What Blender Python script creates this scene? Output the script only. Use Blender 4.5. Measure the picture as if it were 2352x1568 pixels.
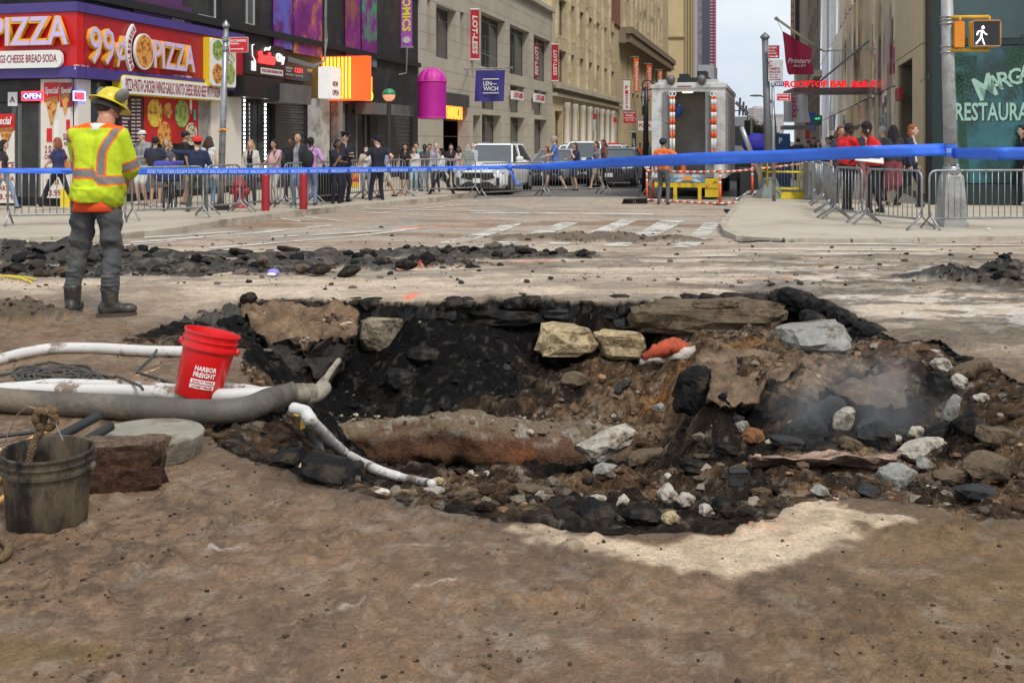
import bpy, bmesh, math, random
import numpy as np
from mathutils import Vector, Matrix, Quaternion
R=math.radians
random.seed(7);np.random.seed(7)
for o in list(bpy.data.objects):bpy.data.objects.remove(o)
sc=bpy.context.scene
COL=sc.collection
# ---------------------------------------------------------------- camera
F, CX, VY, H=2483.0, 1176.0, 325.0, 1.5          # focal in photo pixels, principal column, horizon row, eye height
cam=bpy.data.cameras.new('camera');camo=bpy.data.objects.new('camera', cam);COL.objects.link(camo)
camo.location=(0, 0, H);camo.rotation_euler=(R(90), 0, 0)
cam.sensor_width=36;cam.lens=36*F/2352;cam.shift_y=-(784-VY)/2352
cam.clip_start=.05;cam.clip_end=5000
sc.camera=camo
# ---------------------------------------------------------------- sky: bright overcast
SUN_EL, SUN_AZ=R(55), R(150)                      # azimuth clockwise from +Y
w=bpy.data.worlds.new('World');sc.world=w;w.use_nodes=True
nt=w.node_tree;N=nt.nodes;L=nt.links
for n in list(N):N.remove(n)
out=N.new('ShaderNodeOutputWorld');bg=N.new('ShaderNodeBackground');L.new(bg.outputs[0], out.inputs[0])
sky=N.new('ShaderNodeTexSky');sky.sky_type='NISHITA';sky.sun_disc=False
sky.sun_elevation=SUN_EL;sky.sun_rotation=SUN_AZ;sky.dust_density=3;sky.air_density=1.2
tc=N.new('ShaderNodeTexCoord');mp=N.new('ShaderNodeMapping');mp.inputs['Scale'].default_value=(1, 1, 2.6);mp.inputs['Location'].default_value=(.3, .1, .35)
L.new(tc.outputs['Generated'], mp.inputs[0])
nz=N.new('ShaderNodeTexNoise');nz.inputs['Scale'].default_value=2.6;nz.inputs['Detail'].default_value=7;nz.inputs['Roughness'].default_value=.5
L.new(mp.outputs[0], nz.inputs['Vector'])
rp=N.new('ShaderNodeValToRGB');L.new(nz.outputs['Fac'], rp.inputs[0])
e=rp.color_ramp.elements;e[0].position=.36;e[0].color=(3.7, 4.4, 5.3, 1);e[1].position=.64;e[1].color=(6.9, 7.0, 6.9, 1)
mx=N.new('ShaderNodeMix');mx.data_type='RGBA';mx.inputs[0].default_value=.9
L.new(sky.outputs[0], mx.inputs[6]);L.new(rp.outputs[0], mx.inputs[7]);L.new(mx.outputs[2], bg.inputs[0])
bg.inputs[1].default_value=.1
sun=bpy.data.lights.new('sun', 'SUN');suno=bpy.data.objects.new('sun', sun);COL.objects.link(suno)
sun.energy=1.5;sun.angle=R(11);sun.color=(1, .965, .91)
sdir=Vector((math.sin(SUN_AZ)*math.cos(SUN_EL), math.cos(SUN_AZ)*math.cos(SUN_EL), math.sin(SUN_EL)))
suno.rotation_euler=sdir.to_track_quat('Z', 'Y').to_euler()
sc.view_settings.view_transform='Standard';sc.view_settings.look='None'
sc.view_settings.exposure=.74;sc.view_settings.gamma=1;sc.view_settings.use_curve_mapping=False
try:
 sc.cycles.max_bounces=6;sc.cycles.transparent_max_bounces=12;sc.cycles.volume_bounces=0
except Exception:pass
# ---------------------------------------------------------------- numpy noise
_rng=np.random.RandomState(3);_T=_rng.rand(8, 256, 256).astype(np.float32)
def vn(x, y, s=0):
 xi=np.floor(x).astype(np.int64);yi=np.floor(y).astype(np.int64);fx=x-xi;fy=y-yi
 fx=fx*fx*(3-2*fx);fy=fy*fy*(3-2*fy);T=_T[s%8]
 a=T[xi&255, yi&255];b=T[(xi+1)&255, yi&255];c=T[xi&255, (yi+1)&255];d=T[(xi+1)&255, (yi+1)&255]
 return (a*(1-fx)+b*fx)*(1-fy)+(c*(1-fx)+d*fx)*fy-.5
def fbm(x, y, f=1., o=5, s=0, g=.5):
 r=0;a=1.;x=np.asarray(x, dtype=float);y=np.asarray(y, dtype=float)
 for i in range(o):
  r=r+a*vn(x*f+i*17.3, y*f+i*9.1, s+i);f*=2.03;a*=g
 return r*2
def sst(a, b, x):
 t=np.clip((x-a)/(b-a), 0, 1);return t*t*(3-2*t)
def sdf(poly, x, y):
 """signed distance to a polygon, positive outside"""
 x=np.asarray(x, float);y=np.asarray(y, float);d=np.full(x.shape, 1e9);ins=np.zeros(x.shape, bool);n=len(poly)
 for i in range(n):
  ax, ay=poly[i];bx, by=poly[(i+1)%n];ex, ey=bx-ax, by-ay
  wx, wy=x-ax, y-ay;t=np.clip((wx*ex+wy*ey)/(ex*ex+ey*ey+1e-12), 0, 1)
  d=np.minimum(d, (wx-ex*t)**2+(wy-ey*t)**2)
  c=((ay>y)!=(by>y));ins^=c&(x<(bx-ax)*(y-ay)/((by-ay) if by!=ay else 1e-12)+ax)
 d=np.sqrt(d);return np.where(ins, -d, d)
# ---------------------------------------------------------------- pixels of the photograph -> points of the place
GN, GF=11., 22.
def g0(y):                                          # the road falls a little towards the far kerb
 t=min(max((y-GN)/(GF-GN), 0), 1);return -.25*t*t*(3-2*t)
def P(u, v, Y):return Vector(((u-CX)/F*Y, Y, H-(v-VY)/F*Y))
def G(u, v, lift=0.):                               # the ground point seen at (u, v)
 Y=H*F/(v-VY)
 for _ in range(30):Y=.5*Y+.5*(H-g0(Y)-lift)*F/(v-VY)
 return Vector(((u-CX)/F*Y, Y, g0(Y)+lift))
# ---------------------------------------------------------------- materials
MATS={}
def M(name, col=(.5, .5, .5), rough=.6, metal=0., emit=0., ecol=None, var=.12, scale=12., bump=0., bscale=40., dirt=None, dscale=3., dlo=.5, dhi=.62, alpha=1., trans=0., stretch=None, spec=.5, coat=0.):
 if name in MATS:return MATS[name]
 m=bpy.data.materials.new(name);MATS[name]=m;m.use_nodes=True
 nt=m.node_tree;N=nt.nodes;L=nt.links;b=N['Principled BSDF']
 b.inputs['Roughness'].default_value=rough;b.inputs['Metallic'].default_value=metal
 b.inputs['Specular IOR Level'].default_value=spec;b.inputs['Coat Weight'].default_value=coat
 tc=N.new('ShaderNodeTexCoord');vec=tc.outputs['Object']
 if stretch:
  mp=N.new('ShaderNodeMapping');mp.inputs['Scale'].default_value=stretch;L.new(vec, mp.inputs[0]);vec=mp.outputs[0]
 cur=None
 nz=N.new('ShaderNodeTexNoise');nz.inputs['Scale'].default_value=scale;nz.inputs['Detail'].default_value=5;nz.inputs['Roughness'].default_value=.62;L.new(vec, nz.inputs['Vector'])
 rp=N.new('ShaderNodeValToRGB');L.new(nz.outputs['Fac'], rp.inputs[0]);e=rp.color_ramp.elements
 e[0].position=.3;e[1].position=.7
 e[0].color=tuple(max(0, c*(1-var)) for c in col)+(1,);e[1].color=tuple(min(1, c*(1+var)) for c in col)+(1,)
 cur=rp.outputs[0]
 if dirt:
  n2=N.new('ShaderNodeTexNoise');n2.inputs['Scale'].default_value=dscale;n2.inputs['Detail'].default_value=8;n2.inputs['Roughness'].default_value=.7;L.new(vec, n2.inputs['Vector'])
  r2=N.new('ShaderNodeMapRange');r2.inputs[1].default_value=dlo;r2.inputs[2].default_value=dhi;L.new(n2.outputs['Fac'], r2.inputs[0])
  mx=N.new('ShaderNodeMix');mx.data_type='RGBA';L.new(r2.outputs[0], mx.inputs[0]);L.new(cur, mx.inputs[6]);mx.inputs[7].default_value=tuple(dirt)+(1,);cur=mx.outputs[2]
 L.new(cur, b.inputs['Base Color'])
 if bump:
  n3=N.new('ShaderNodeTexNoise');n3.inputs['Scale'].default_value=bscale;n3.inputs['Detail'].default_value=6;L.new(vec, n3.inputs['Vector'])
  bp=N.new('ShaderNodeBump');bp.inputs['Strength'].default_value=bump;bp.inputs['Distance'].default_value=.02;L.new(n3.outputs['Fac'], bp.inputs['Height']);L.new(bp.outputs[0], b.inputs['Normal'])
 if emit:
  b.inputs['Emission Color'].default_value=tuple(ecol or col)+(1,);b.inputs['Emission Strength'].default_value=emit
 b.inputs['Alpha'].default_value=alpha;b.inputs['Transmission Weight'].default_value=trans
 return m
def Mattr(name, rough=.85, bump=.5, bscale=60., nv=.3, nscale=30., rvar=0., spec=.22, bdist=.02, bump2=0.):
 """earth and paving: the colour of each place is kept in the mesh, the shader adds grain and relief"""
 m=bpy.data.materials.new(name);MATS[name]=m;m.use_nodes=True;nt=m.node_tree;N=nt.nodes;L=nt.links;b=N['Principled BSDF']
 a=N.new('ShaderNodeVertexColor');a.layer_name='Col';tc=N.new('ShaderNodeTexCoord')
 nz=N.new('ShaderNodeTexNoise');nz.inputs['Scale'].default_value=nscale;nz.inputs['Detail'].default_value=9;nz.inputs['Roughness'].default_value=.72;L.new(tc.outputs['Object'], nz.inputs['Vector'])
 mr=N.new('ShaderNodeMapRange');mr.inputs[1].default_value=.36;mr.inputs[2].default_value=.64;mr.inputs[3].default_value=1-nv;mr.inputs[4].default_value=1+nv;L.new(nz.outputs['Fac'], mr.inputs[0])
 vm=N.new('ShaderNodeVectorMath');vm.operation='SCALE';L.new(a.outputs['Color'], vm.inputs[0]);L.new(mr.outputs[0], vm.inputs['Scale']);L.new(vm.outputs[0], b.inputs['Base Color'])
 n3=N.new('ShaderNodeTexNoise');n3.inputs['Scale'].default_value=bscale;n3.inputs['Detail'].default_value=8;n3.inputs['Roughness'].default_value=.65;L.new(tc.outputs['Object'], n3.inputs['Vector'])
 bp=N.new('ShaderNodeBump');bp.inputs['Strength'].default_value=bump;bp.inputs['Distance'].default_value=.015;L.new(n3.outputs['Fac'], bp.inputs['Height']);L.new(bp.outputs[0], b.inputs['Normal'])
 b.inputs['Specular IOR Level'].default_value=spec;bp.inputs['Distance'].default_value=bdist
 if bump2:
  vo=N.new('ShaderNodeTexNoise');vo.inputs['Scale'].default_value=bscale*.22;vo.inputs['Detail'].default_value=4;vo.inputs['Roughness'].default_value=.6;L.new(tc.outputs['Object'], vo.inputs['Vector']);b2_=N.new('ShaderNodeBump');b2_.inputs['Strength'].default_value=bump2;b2_.inputs['Distance'].default_value=.05;L.new(vo.outputs['Fac'], b2_.inputs['Height']);L.new(b2_.outputs[0], bp.inputs['Normal'])
 n4=N.new('ShaderNodeTexNoise');n4.inputs['Scale'].default_value=1.3;n4.inputs['Detail'].default_value=5;L.new(tc.outputs['Object'], n4.inputs['Vector'])
 m4=N.new('ShaderNodeMapRange');m4.inputs[1].default_value=.4;m4.inputs[2].default_value=.6;m4.inputs[3].default_value=rough-rvar;m4.inputs[4].default_value=rough+rvar*.3;L.new(n4.outputs['Fac'], m4.inputs[0]);L.new(m4.outputs[0], b.inputs['Roughness'])
 return m
# ---------------------------------------------------------------- mesh building
class MB:
 def __init__(s):s.v=[];s.f=[];s.m=[];s.c=0
 def add(s, vs, fs, mi=None):
  o=len(s.v);s.v+=[tuple(x) for x in vs];s.f+=[tuple(i+o for i in f) for f in fs];s.m+=[s.c if mi is None else mi]*len(fs);return s
 def box(s, c, d, rz=0., mat=None, ax=None):
  hx, hy, hz=d[0]/2, d[1]/2, d[2]/2
  vs=[Vector((x*hx, y*hy, z*hz)) for z in (-1, 1) for y in (-1, 1) for x in (-1, 1)]
  if mat is None:mat=Matrix.Rotation(rz, 3, 'Z') if rz else Matrix.Identity(3)
  c=Vector(c);vs=[mat@v+c for v in vs]
  return s.add(vs, [(0, 2, 3, 1), (4, 5, 7, 6), (0, 1, 5, 4), (2, 6, 7, 3), (0, 4, 6, 2), (1, 3, 7, 5)])
 def b2(s, x0, x1, y0, y1, z0, z1):return s.box(((x0+x1)/2, (y0+y1)/2, (z0+z1)/2), (abs(x1-x0), abs(y1-y0), abs(z1-z0)))
 def tube(s, pts, r, n=8, cap=True, sy=1.):
  pts=[Vector(p) for p in pts];rs=r if isinstance(r, (list, tuple)) else [r]*len(pts);rings=[];up=None
  for i, p in enumerate(pts):
   t=(pts[min(i+1, len(pts)-1)]-pts[max(i-1, 0)]);t=t.normalized() if t.length>1e-9 else Vector((0, 0, 1))
   if up is None:up=t.orthogonal().normalized()
   else:
    up=(up-t*up.dot(t));up=up.normalized() if up.length>1e-6 else t.orthogonal().normalized()
   b=t.cross(up);rings.append([p+(up*math.cos(a)+b*math.sin(a)*sy)*rs[i] for a in [2*math.pi*k/n for k in range(n)]])
  vs=[v for q in rings for v in q];fs=[]
  for i in range(len(pts)-1):
   for k in range(n):a=i*n+k;b_=i*n+(k+1)%n;fs.append((a, b_, b_+n, a+n))
  if cap:fs.append(tuple(range(n-1, -1, -1)));fs.append(tuple((len(pts)-1)*n+k for k in range(n)))
  return s.add(vs, fs)
 def lathe(s, prof, n=24, c=(0, 0, 0), mat=None, sy=1.):
  c=Vector(c);vs=[];fs=[]
  for r, z in prof:
   for k in range(n):
    a=2*math.pi*k/n;v=Vector((r*math.cos(a), r*sy*math.sin(a), z));vs.append((mat@v if mat else v)+c)
  for i in range(len(prof)-1):
   for k in range(n):a=i*n+k;b=i*n+(k+1)%n;fs.append((a, b, b+n, a+n))
  return s.add(vs, fs)
 def prism(s, pts2, d0, d1, fn):
  """extrude a 2-D outline from depth d0 to d1; fn(a, b, depth) -> point"""
  n=len(pts2);vs=[fn(a, b, d0) for a, b in pts2]+[fn(a, b, d1) for a, b in pts2]
  fs=[tuple(range(n-1, -1, -1)), tuple(range(n, 2*n))]+[(i, (i+1)%n, (i+1)%n+n, i+n) for i in range(n)]
  return s.add(vs, fs)
 def ell(s, c, r, n=12, m=8, mat=None):
  pr=[(max(1e-4, math.sin(math.pi*i/m)), -math.cos(math.pi*i/m)) for i in range(m+1)];c=Vector(c);vs=[];fs=[]
  for a, z in pr:
   for k in range(n):
    t=2*math.pi*k/n;v=Vector((a*math.cos(t)*r[0], a*math.sin(t)*r[1], z*r[2]));vs.append((mat@v if mat else v)+c)
  for i in range(m):
   for k in range(n):a=i*n+k;b=i*n+(k+1)%n;fs.append((a, b, b+n, a+n))
  return s.add(vs, fs)
 def mesh(s, name, mats, smooth=False):
  me=bpy.data.meshes.new(name);me.from_pydata(s.v, [], s.f);mats=mats if isinstance(mats, (list, tuple)) else [mats]
  for m in mats:me.materials.append(m)
  if len(mats)>1:me.polygons.foreach_set('material_index', s.m)
  if smooth:me.polygons.foreach_set('use_smooth', [True]*len(me.polygons))
  me.validate();me.update();return me
 def build(s, name, mats, parent=None, smooth=False, loc=None):
  return link(name, s.mesh(name, mats, smooth), parent, loc)
def link(name, data, parent=None, loc=None):
 o=bpy.data.objects.new(name, data);COL.objects.link(o)
 if parent is not None:o.parent=parent;o.matrix_parent_inverse=WM(parent).inverted()   # meshes are written in place coordinates
 if loc is not None:o.location=loc
 return o
def WM(o):
 b=Matrix.Translation(o.location)@o.rotation_euler.to_matrix().to_4x4()@Matrix.Diagonal((*o.scale, 1))
 return WM(o.parent)@o.matrix_parent_inverse@b if o.parent else b
def tag(o, label=None, cat=None, group=None, kind=None):
 for k, v in (('label', label), ('category', cat), ('group', group), ('kind', kind)):
  if v:o[k]=v
 return o
def empty(name, loc=(0, 0, 0), rz=0., **k):
 o=bpy.data.objects.new(name, None);COL.objects.link(o);o.location=loc;o.rotation_euler=(0, 0, rz);o.empty_display_size=.1;return tag(o, **k)
def copy_tree(o, parent=None):
 c=o.copy();COL.objects.link(c)
 if parent is not None:c.parent=parent;c.matrix_parent_inverse=o.matrix_parent_inverse.copy()
 for ch in KIDS(o):copy_tree(ch, c)
 return c
def KIDS(o):return [x for x in bpy.data.objects if x.parent==o]
def npmesh(name, v, f, mats, col=None, smooth=True):
 me=bpy.data.meshes.new(name);nf, k=f.shape
 me.vertices.add(len(v));me.vertices.foreach_set('co', np.ascontiguousarray(v, dtype=np.float32).ravel())
 me.loops.add(nf*k);me.loops.foreach_set('vertex_index', np.ascontiguousarray(f, dtype=np.int32).ravel())
 me.polygons.add(nf);me.polygons.foreach_set('loop_start', np.arange(0, nf*k, k, dtype=np.int32));me.polygons.foreach_set('loop_total', np.full(nf, k, dtype=np.int32))
 me.polygons.foreach_set('use_smooth', np.full(nf, smooth))
 for m in (mats if isinstance(mats, list) else [mats]):me.materials.append(m)
 me.update(calc_edges=True)
 if col is not None:
  ca=me.color_attributes.new('Col', 'FLOAT_COLOR', 'POINT');c4=np.ones((len(v), 4), np.float32);c4[:, :3]=col;ca.data.foreach_set('color', c4.ravel())
 return me
_fonts={}
def text_mesh(body, size=1., ext=.01, off=0., shear=0., align='CENTER', sx=1., bevel=0., spacing=1., width=None):
 cu=bpy.data.curves.new('text', 'FONT');cu.body=body;cu.size=size;cu.extrude=ext;cu.offset=off*size;cu.shear=shear
 cu.align_x=align;cu.align_y='CENTER';cu.space_character=spacing;cu.resolution_u=2
 o=bpy.data.objects.new('text', cu);COL.objects.link(o);dg=bpy.context.evaluated_depsgraph_get()
 me=bpy.data.meshes.new_from_object(o.evaluated_get(dg));bpy.data.objects.remove(o);bpy.data.curves.remove(cu)
 n=len(me.vertices)
 if n:
  a=np.empty(n*3, np.float32);me.vertices.foreach_get('co', a);a=a.reshape(-1, 3)
  if width is not None:sx=width/max(1e-6, a[:, 0].max()-a[:, 0].min())
  a[:, 0]*=sx;me.vertices.foreach_set('co', a.ravel())
 return me
def text(name, body, size, mat, M4, parent=None, **k):
 """letters standing on a face: M4 maps x (reading direction), y (up), z (out of the face)"""
 me=text_mesh(body, size, **k);me.name=name;me.transform(M4);me.materials.clear();me.materials.append(mat)
 return link(name, me, parent)
def frame(o, x, y=None):
 """matrix with origin o, reading direction x and up y"""
 x=Vector(x).normalized();y=Vector(y or (0, 0, 1)).normalized();z=x.cross(y).normalized();y=z.cross(x)
 m=Matrix((x, y, z)).transposed().to_4x4();m.translation=Vector(o);return m
# shared stone shapes
def rock_mesh(name, seed, mat, sub=2, amp=.28, flat=1., facet=True):
 rnd=random.Random(seed);bm=bmesh.new();bmesh.ops.create_icosphere(bm, subdivisions=sub, radius=1)
 planes=[Vector((rnd.gauss(0, 1), rnd.gauss(0, 1), rnd.gauss(0, 1))).normalized() for _ in range(9)];ds=[rnd.uniform(.52, .86) for _ in planes]
 for v in bm.verts:
  for p, d in zip(planes, ds):
   q=v.co.dot(p)
   if q>d:v.co-=p*(q-d)
  v.co*=1+amp*.35*rnd.uniform(-1, 1);v.co.z*=flat
 me=bpy.data.meshes.new(name);bm.to_mesh(me);bm.free();me.materials.append(mat)
 if not facet:me.polygons.foreach_set('use_smooth', [True]*len(me.polygons))
 return me
def rock_arrays(seed, sub=1, flat=.75):
 me=rock_mesh('t', seed, None, sub, .3, flat);v=np.empty(len(me.vertices)*3, np.float32);me.vertices.foreach_get('co', v)
 f=np.array([p.vertices[:] for p in me.polygons], np.int32);bpy.data.meshes.remove(me);return v.reshape(-1, 3), f
def scatter(name, pts, sizes, mat, cols, seeds=9, sub=1, flat=.7, sink=.2, smooth=False):
 """many loose stones joined into one mesh, each with its own colour"""
 base=[rock_arrays(s+11, sub, flat) for s in range(seeds)];V=[];Fa=[];C=[];o=0;rnd=np.random.RandomState(len(pts)+5)
 for p, s, c in zip(pts, sizes, cols):
  v, f=base[rnd.randint(seeds)];a=rnd.rand()*6.283;t=rnd.uniform(-.5, .5);ca, sa=math.cos(a), math.sin(a)
  Rz=np.array([[ca, -sa, 0], [sa, ca, 0], [0, 0, 1]]);Rx=np.array([[1, 0, 0], [0, math.cos(t), -math.sin(t)], [0, math.sin(t), math.cos(t)]])
  q=(v*np.array([s*rnd.uniform(.8, 1.5), s, s*rnd.uniform(.6, 1)]))@(Rx@Rz).T+np.array([p[0], p[1], p[2]+s*(flat-sink)*.6])
  V.append(q);Fa.append(f+o);o+=len(v);C.append(np.tile(np.array(c)*rnd.uniform(.7, 1.3), (len(v), 1)))
 return npmesh(name, np.concatenate(V), np.concatenate(Fa), mat, np.concatenate(C), smooth)
# ================================================================ GROUND AND PIT
def W(pts):return [tuple(G(u, v)[:2]) for u, v in pts]
RIM_UV=[(270, 780), (400, 732), (545, 692), (600, 684), (670, 684), (760, 686), (830, 684), (930, 690), (1000, 688), (1100, 684), (1200, 680), (1310, 687), (1400, 690), (1500, 682), (1600, 676), (1740, 668), (1825, 661), (1870, 676), (1920, 704), (1990, 735), (2030, 765), (2065, 782), (2150, 786), (2240, 822), (2352, 872), (2480, 950), (2540, 1050), (2480, 1140), (2352, 1185), (2200, 1180), (2100, 1158), (2030, 1142), (1930, 1136), (1870, 1132), (1800, 1158), (1740, 1180), (1680, 1203), (1600, 1222), (1450, 1226), (1320, 1222), (1220, 1190), (1080, 1180), (950, 1160), (820, 1125), (700, 1090), (600, 1058), (520, 1020), (470, 985), (530, 965), (610, 948), (650, 925), (590, 890), (565, 850), (552, 800), (400, 797)]
RIM=W(RIM_UV)
def resample(poly, step):
 out=[]
 for i in range(len(poly)):
  a, b=poly[i], poly[(i+1)%len(poly)];L_=math.hypot(b[0]-a[0], b[1]-a[1]);n=max(1, int(L_/step))
  for k in range(n):out.append((a[0]+(b[0]-a[0])*k/n, a[1]+(b[1]-a[1])*k/n))
 return out
def rimsd(x, y):
 d=sdf(RIM, x, y);far=sst(6.5, 9, np.asarray(y))
 return d+fbm(x, y, 2.2, 5, 2, .55)*.035+fbm(x, y, 14., 3, 5)*.012
def rel(x, y):
 """relief of the muddy paving"""
 r=fbm(x, y, .6, 3, 1)*.008+fbm(x, y, 7., 5, 3, .6)*.0045-np.abs(fbm(x, y, 16., 3, 5))*.004
 lump=fbm(x, y, 9., 4, 6);mask=sst(-.1, .5, fbm(x, y, .9, 3, 4))
 return r+np.clip(lump-.22, 0, 1)*.035*mask*(1-sst(10, 13, y))
# dirt heaps on the road: (centre u, v, half width, half depth in metres, height)
HEAPS=[((-60, 725), .75, .5, .16, 1), ((60, 590), 2.3, 1.3, .22, 0), ((300, 620), 2.2, .8, .12, 0), ((620, 605), 2.6, .6, .1, 0), ((880, 608), 1.6, .55, .12, 0), ((1080, 586), 1.9, .7, .12, 0), ((600, 585), 2.6, .5, .08, 0), ((1300, 590), 1.8, .4, .03, 2), ((1390, 552), 1.9, .8, .13, 2), ((2380, 640), 1.2, .9, .16, 0), ((760, 600), 2., .4, .1, 0), ((1650, 605), 4, .35, .03, 2), ((2150, 590), 3, .5, .03, 2), ((2000, 660), 2, .6, .025, 2), ((2250, 760), 1., .7, .04, 2)]
HW=[(G(*c), a, b, h, k) for c, a, b, h, k in HEAPS]
def heaps(x, y):
 z=np.zeros(np.shape(x));black=np.zeros(np.shape(x));brown=np.zeros(np.shape(x))
 wx=x+fbm(x, y, 1.6, 4, 2)*.45;wy=y+fbm(x, y, 1.9, 4, 6)*.35;rough=.5+.7*fbm(x, y, 2.1, 4, 7, .5)
 for c, a, b, h, k in HW:
  d=((wx-c.x)/a)**2+((wy-c.y)/b)**2;m=np.clip(1-d, 0, 1);m=np.sqrt(m)*sst(0, .25, m)
  z=np.maximum(z, h*m*np.clip(rough, .1, 1.2))
  if k==0:black=np.maximum(black, sst(.02, .25, m))
  else:brown=np.maximum(brown, sst(.05, .3, m)*(.8 if h>.1 else .55))
 return z, black, brown
def mixc(c, m, k):m=np.clip(m, 0, 1)[..., None];return c*(1-m)+np.array(k)*m
MUD, MUD2, PALE, TAN, ASPH, BLK=(.205, .125, .07), (.115, .07, .04), (.56, .45, .335), (.6, .455, .31), (.27, .245, .215), (.012, .011, .0105)
TANP=W([(1205, 1200), (1250, 1180), (1330, 1225), (1500, 1232), (1660, 1205), (1760, 1170), (1870, 1130), (1950, 1128), (2060, 1148), (2190, 1200), (2060, 1232), (1960, 1255), (1850, 1290), (1700, 1322), (1500, 1318), (1400, 1292), (1300, 1258), (1240, 1235)])
BOUND=W([(430, 955), (600, 1045), (760, 1110), (1000, 1160), (1200, 1200), (1420, 1300), (1620, 1335), (1700, 1345), (1700, 1380), (1400, 1330), (1200, 1235), (1000, 1180), (600, 1060)])
SPRAY=[((960, 615), .25, .35, .8), ((948, 678), .09, .3, 1), ((1040, 522), 1.1, .35, .7), ((560, 548), 1.2, .2, .75), ((880, 500), .9, .25, .6), ((1150, 508), .7, .2, .6), ((1210, 516), .6, .18, .6), ((620, 492), .5, .15, .7), ((745, 485), .7, .15, .5), ((1215, 463), .5, .15, .7), ((1230, 540), .9, .2, .35), ((1270, 600), .7, .3, .3), ((1840, 634), .8, .2, .3), ((1285, 558), .4, .15, .35), ((1690, 1200), .3, .12, .25), ((430, 560), .9, .2, .5), ((1800, 570), .9, .2, .35), ((2290, 560), .8, .15, .4), ((1450, 470), .5, .2, .6), ((1560, 466), .35, .2, .7)]
SPRAYW=[(G(*c), a, b, k) for c, a, b, k in SPRAY]
WALK_R=[(G(1712, 469).x+.0, G(1712, 469).y)]
def roadcol(x, y):
 n1=fbm(x, y, .8, 5, 1, .55);n2=fbm(x, y, 3.1, 5, 4, .6);n3=fbm(x*.5, y*1.6, 5.5, 4, 2, .6);n4=fbm(x, y, 22, 3, 3)
 c=np.zeros(np.shape(x)+(3,))+np.array(MUD)
 c=mixc(c, sst(-.1, .7, n2+.4*n1)*.6, MUD2);c=mixc(c, sst(.1, .7, n3-.4*n1)*.22, (.25, .18, .12));pk=sst(.0, .5, fbm(x, y, 1.1, 3, 6));c=mixc(c, sst(.15, .45, fbm(x, y, 17, 5, 0, .7))*(.15+.5*pk), (.07, .045, .028));tk_=np.abs(((x*.5+y*.87+.05*n1)%1.7)-.85);c=mixc(c, sst(.16, .1, tk_)*sst(-.1, .35, n1)*.35*(.5+.5*np.sin((x*.87-y*.5)*42+3*n2))*(1-sst(9, 11, y)), (.09, .058, .036));c=mixc(c, sst(.35, .6, fbm(x, y, 24, 3, 4))*.3*(1-pk), (.34, .25, .17))
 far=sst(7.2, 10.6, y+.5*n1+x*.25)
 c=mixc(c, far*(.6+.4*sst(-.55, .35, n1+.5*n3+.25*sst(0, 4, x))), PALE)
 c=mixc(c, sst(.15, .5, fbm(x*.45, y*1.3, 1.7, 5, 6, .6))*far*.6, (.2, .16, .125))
 # swept dirt and black streaks left by tyres
 str_=sst(.12, .5, fbm(x*.35, y*2.2, 2., 5, 3, .65))*sst(10.8, 12.5, y)*(1-sst(15, 17.5, y));c=mixc(c, str_*.45, (.1, .085, .068))
 ra=sst(.5, 2.5, x-.1*y)*sst(7.5, 9, y)*(1-sst(12, 16, y));c=mixc(c, ra*sst(.05, .4, fbm(x*.7, y*1.4, 3., 5, 5, .65))*.75, (.07, .058, .045));c=mixc(c, ra*sst(.25, .5, fbm(x, y, 4., 4, 7, .6))*.6, (.62, .58, .52))
 # crossing in the distance: greyer asphalt with brown smears
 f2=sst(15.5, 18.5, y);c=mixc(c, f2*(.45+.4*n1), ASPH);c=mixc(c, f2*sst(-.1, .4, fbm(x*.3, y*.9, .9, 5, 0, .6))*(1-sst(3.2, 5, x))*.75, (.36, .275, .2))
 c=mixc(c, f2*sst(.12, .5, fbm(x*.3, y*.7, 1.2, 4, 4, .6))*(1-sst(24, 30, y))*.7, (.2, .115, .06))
 z, bl, br=heaps(x, y);c=mixc(c, bl*.93, BLK);c=mixc(c, br, (.075, .055, .035))
 fr=np.clip(z, 0, .3)>.02
 sd=sdf(TANP, x+fbm(x*1., y, 2.4, 5, 4, .65)*.1*(1+1.6*sst(.9, 1.6, x)), y+fbm(x, y, 2.4, 5, 1, .65)*.06);ht=sst(.02, -.06, sd)*(1-.25*sst(.1, .5, fbm(x, y, 6, 4, 6)));c=mixc(c, ht, TAN)
 # wet brown-yellow toning lower right
 c=mixc(c, sst(.3, 1.8, x-.0*y)*(1-sst(4., 5., y))*.5*(1-ht), (.17, .105, .04))
 c=mixc(c, sst(.03, -.03, np.abs(sdf(BOUND, x+n2*.05, y+n1*.05))-.02)*sst(-.25, .2, n2)*.5*(1-ht), (.05, .035, .022))
 e_=rimsd(x, y);c=mixc(c, sst(.3, 0, e_+n2*.12)*.5*(1-sst(.0, .6, ht)), (.075, .05, .032))
 for p, a, b, k in SPRAYW:
  d=((x-p.x+n2*a*.7)/a)**2+((y-p.y+n1*b*.8)/b)**2;c=mixc(c, sst(1, .1, d)*k*.75*sst(-.45, .35, n2+.5*n4), (.85, .13, .045))
 # scratched chalky lines on the mud
 for (u0, v0, u1, v1, k) in ((755, 1400, 1045, 1328, .5), (300, 1500, 470, 1432, .4), (640, 1130, 900, 1095, .0), (480, 1262, 545, 1256, .6), (940, 1248, 1030, 1246, .3)):
  a, b=G(u0, v0), G(u1, v1);ex, ey=b.x-a.x, b.y-a.y;t=np.clip(((x-a.x)*ex+(y-a.y)*ey)/(ex*ex+ey*ey), 0, 1)
  d=np.hypot(x-a.x-t*ex, y-a.y-t*ey+n2*.015);c=mixc(c, sst(.012, .003, d)*k*sst(-.5, .3, n4), (.55, .5, .44))
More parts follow.
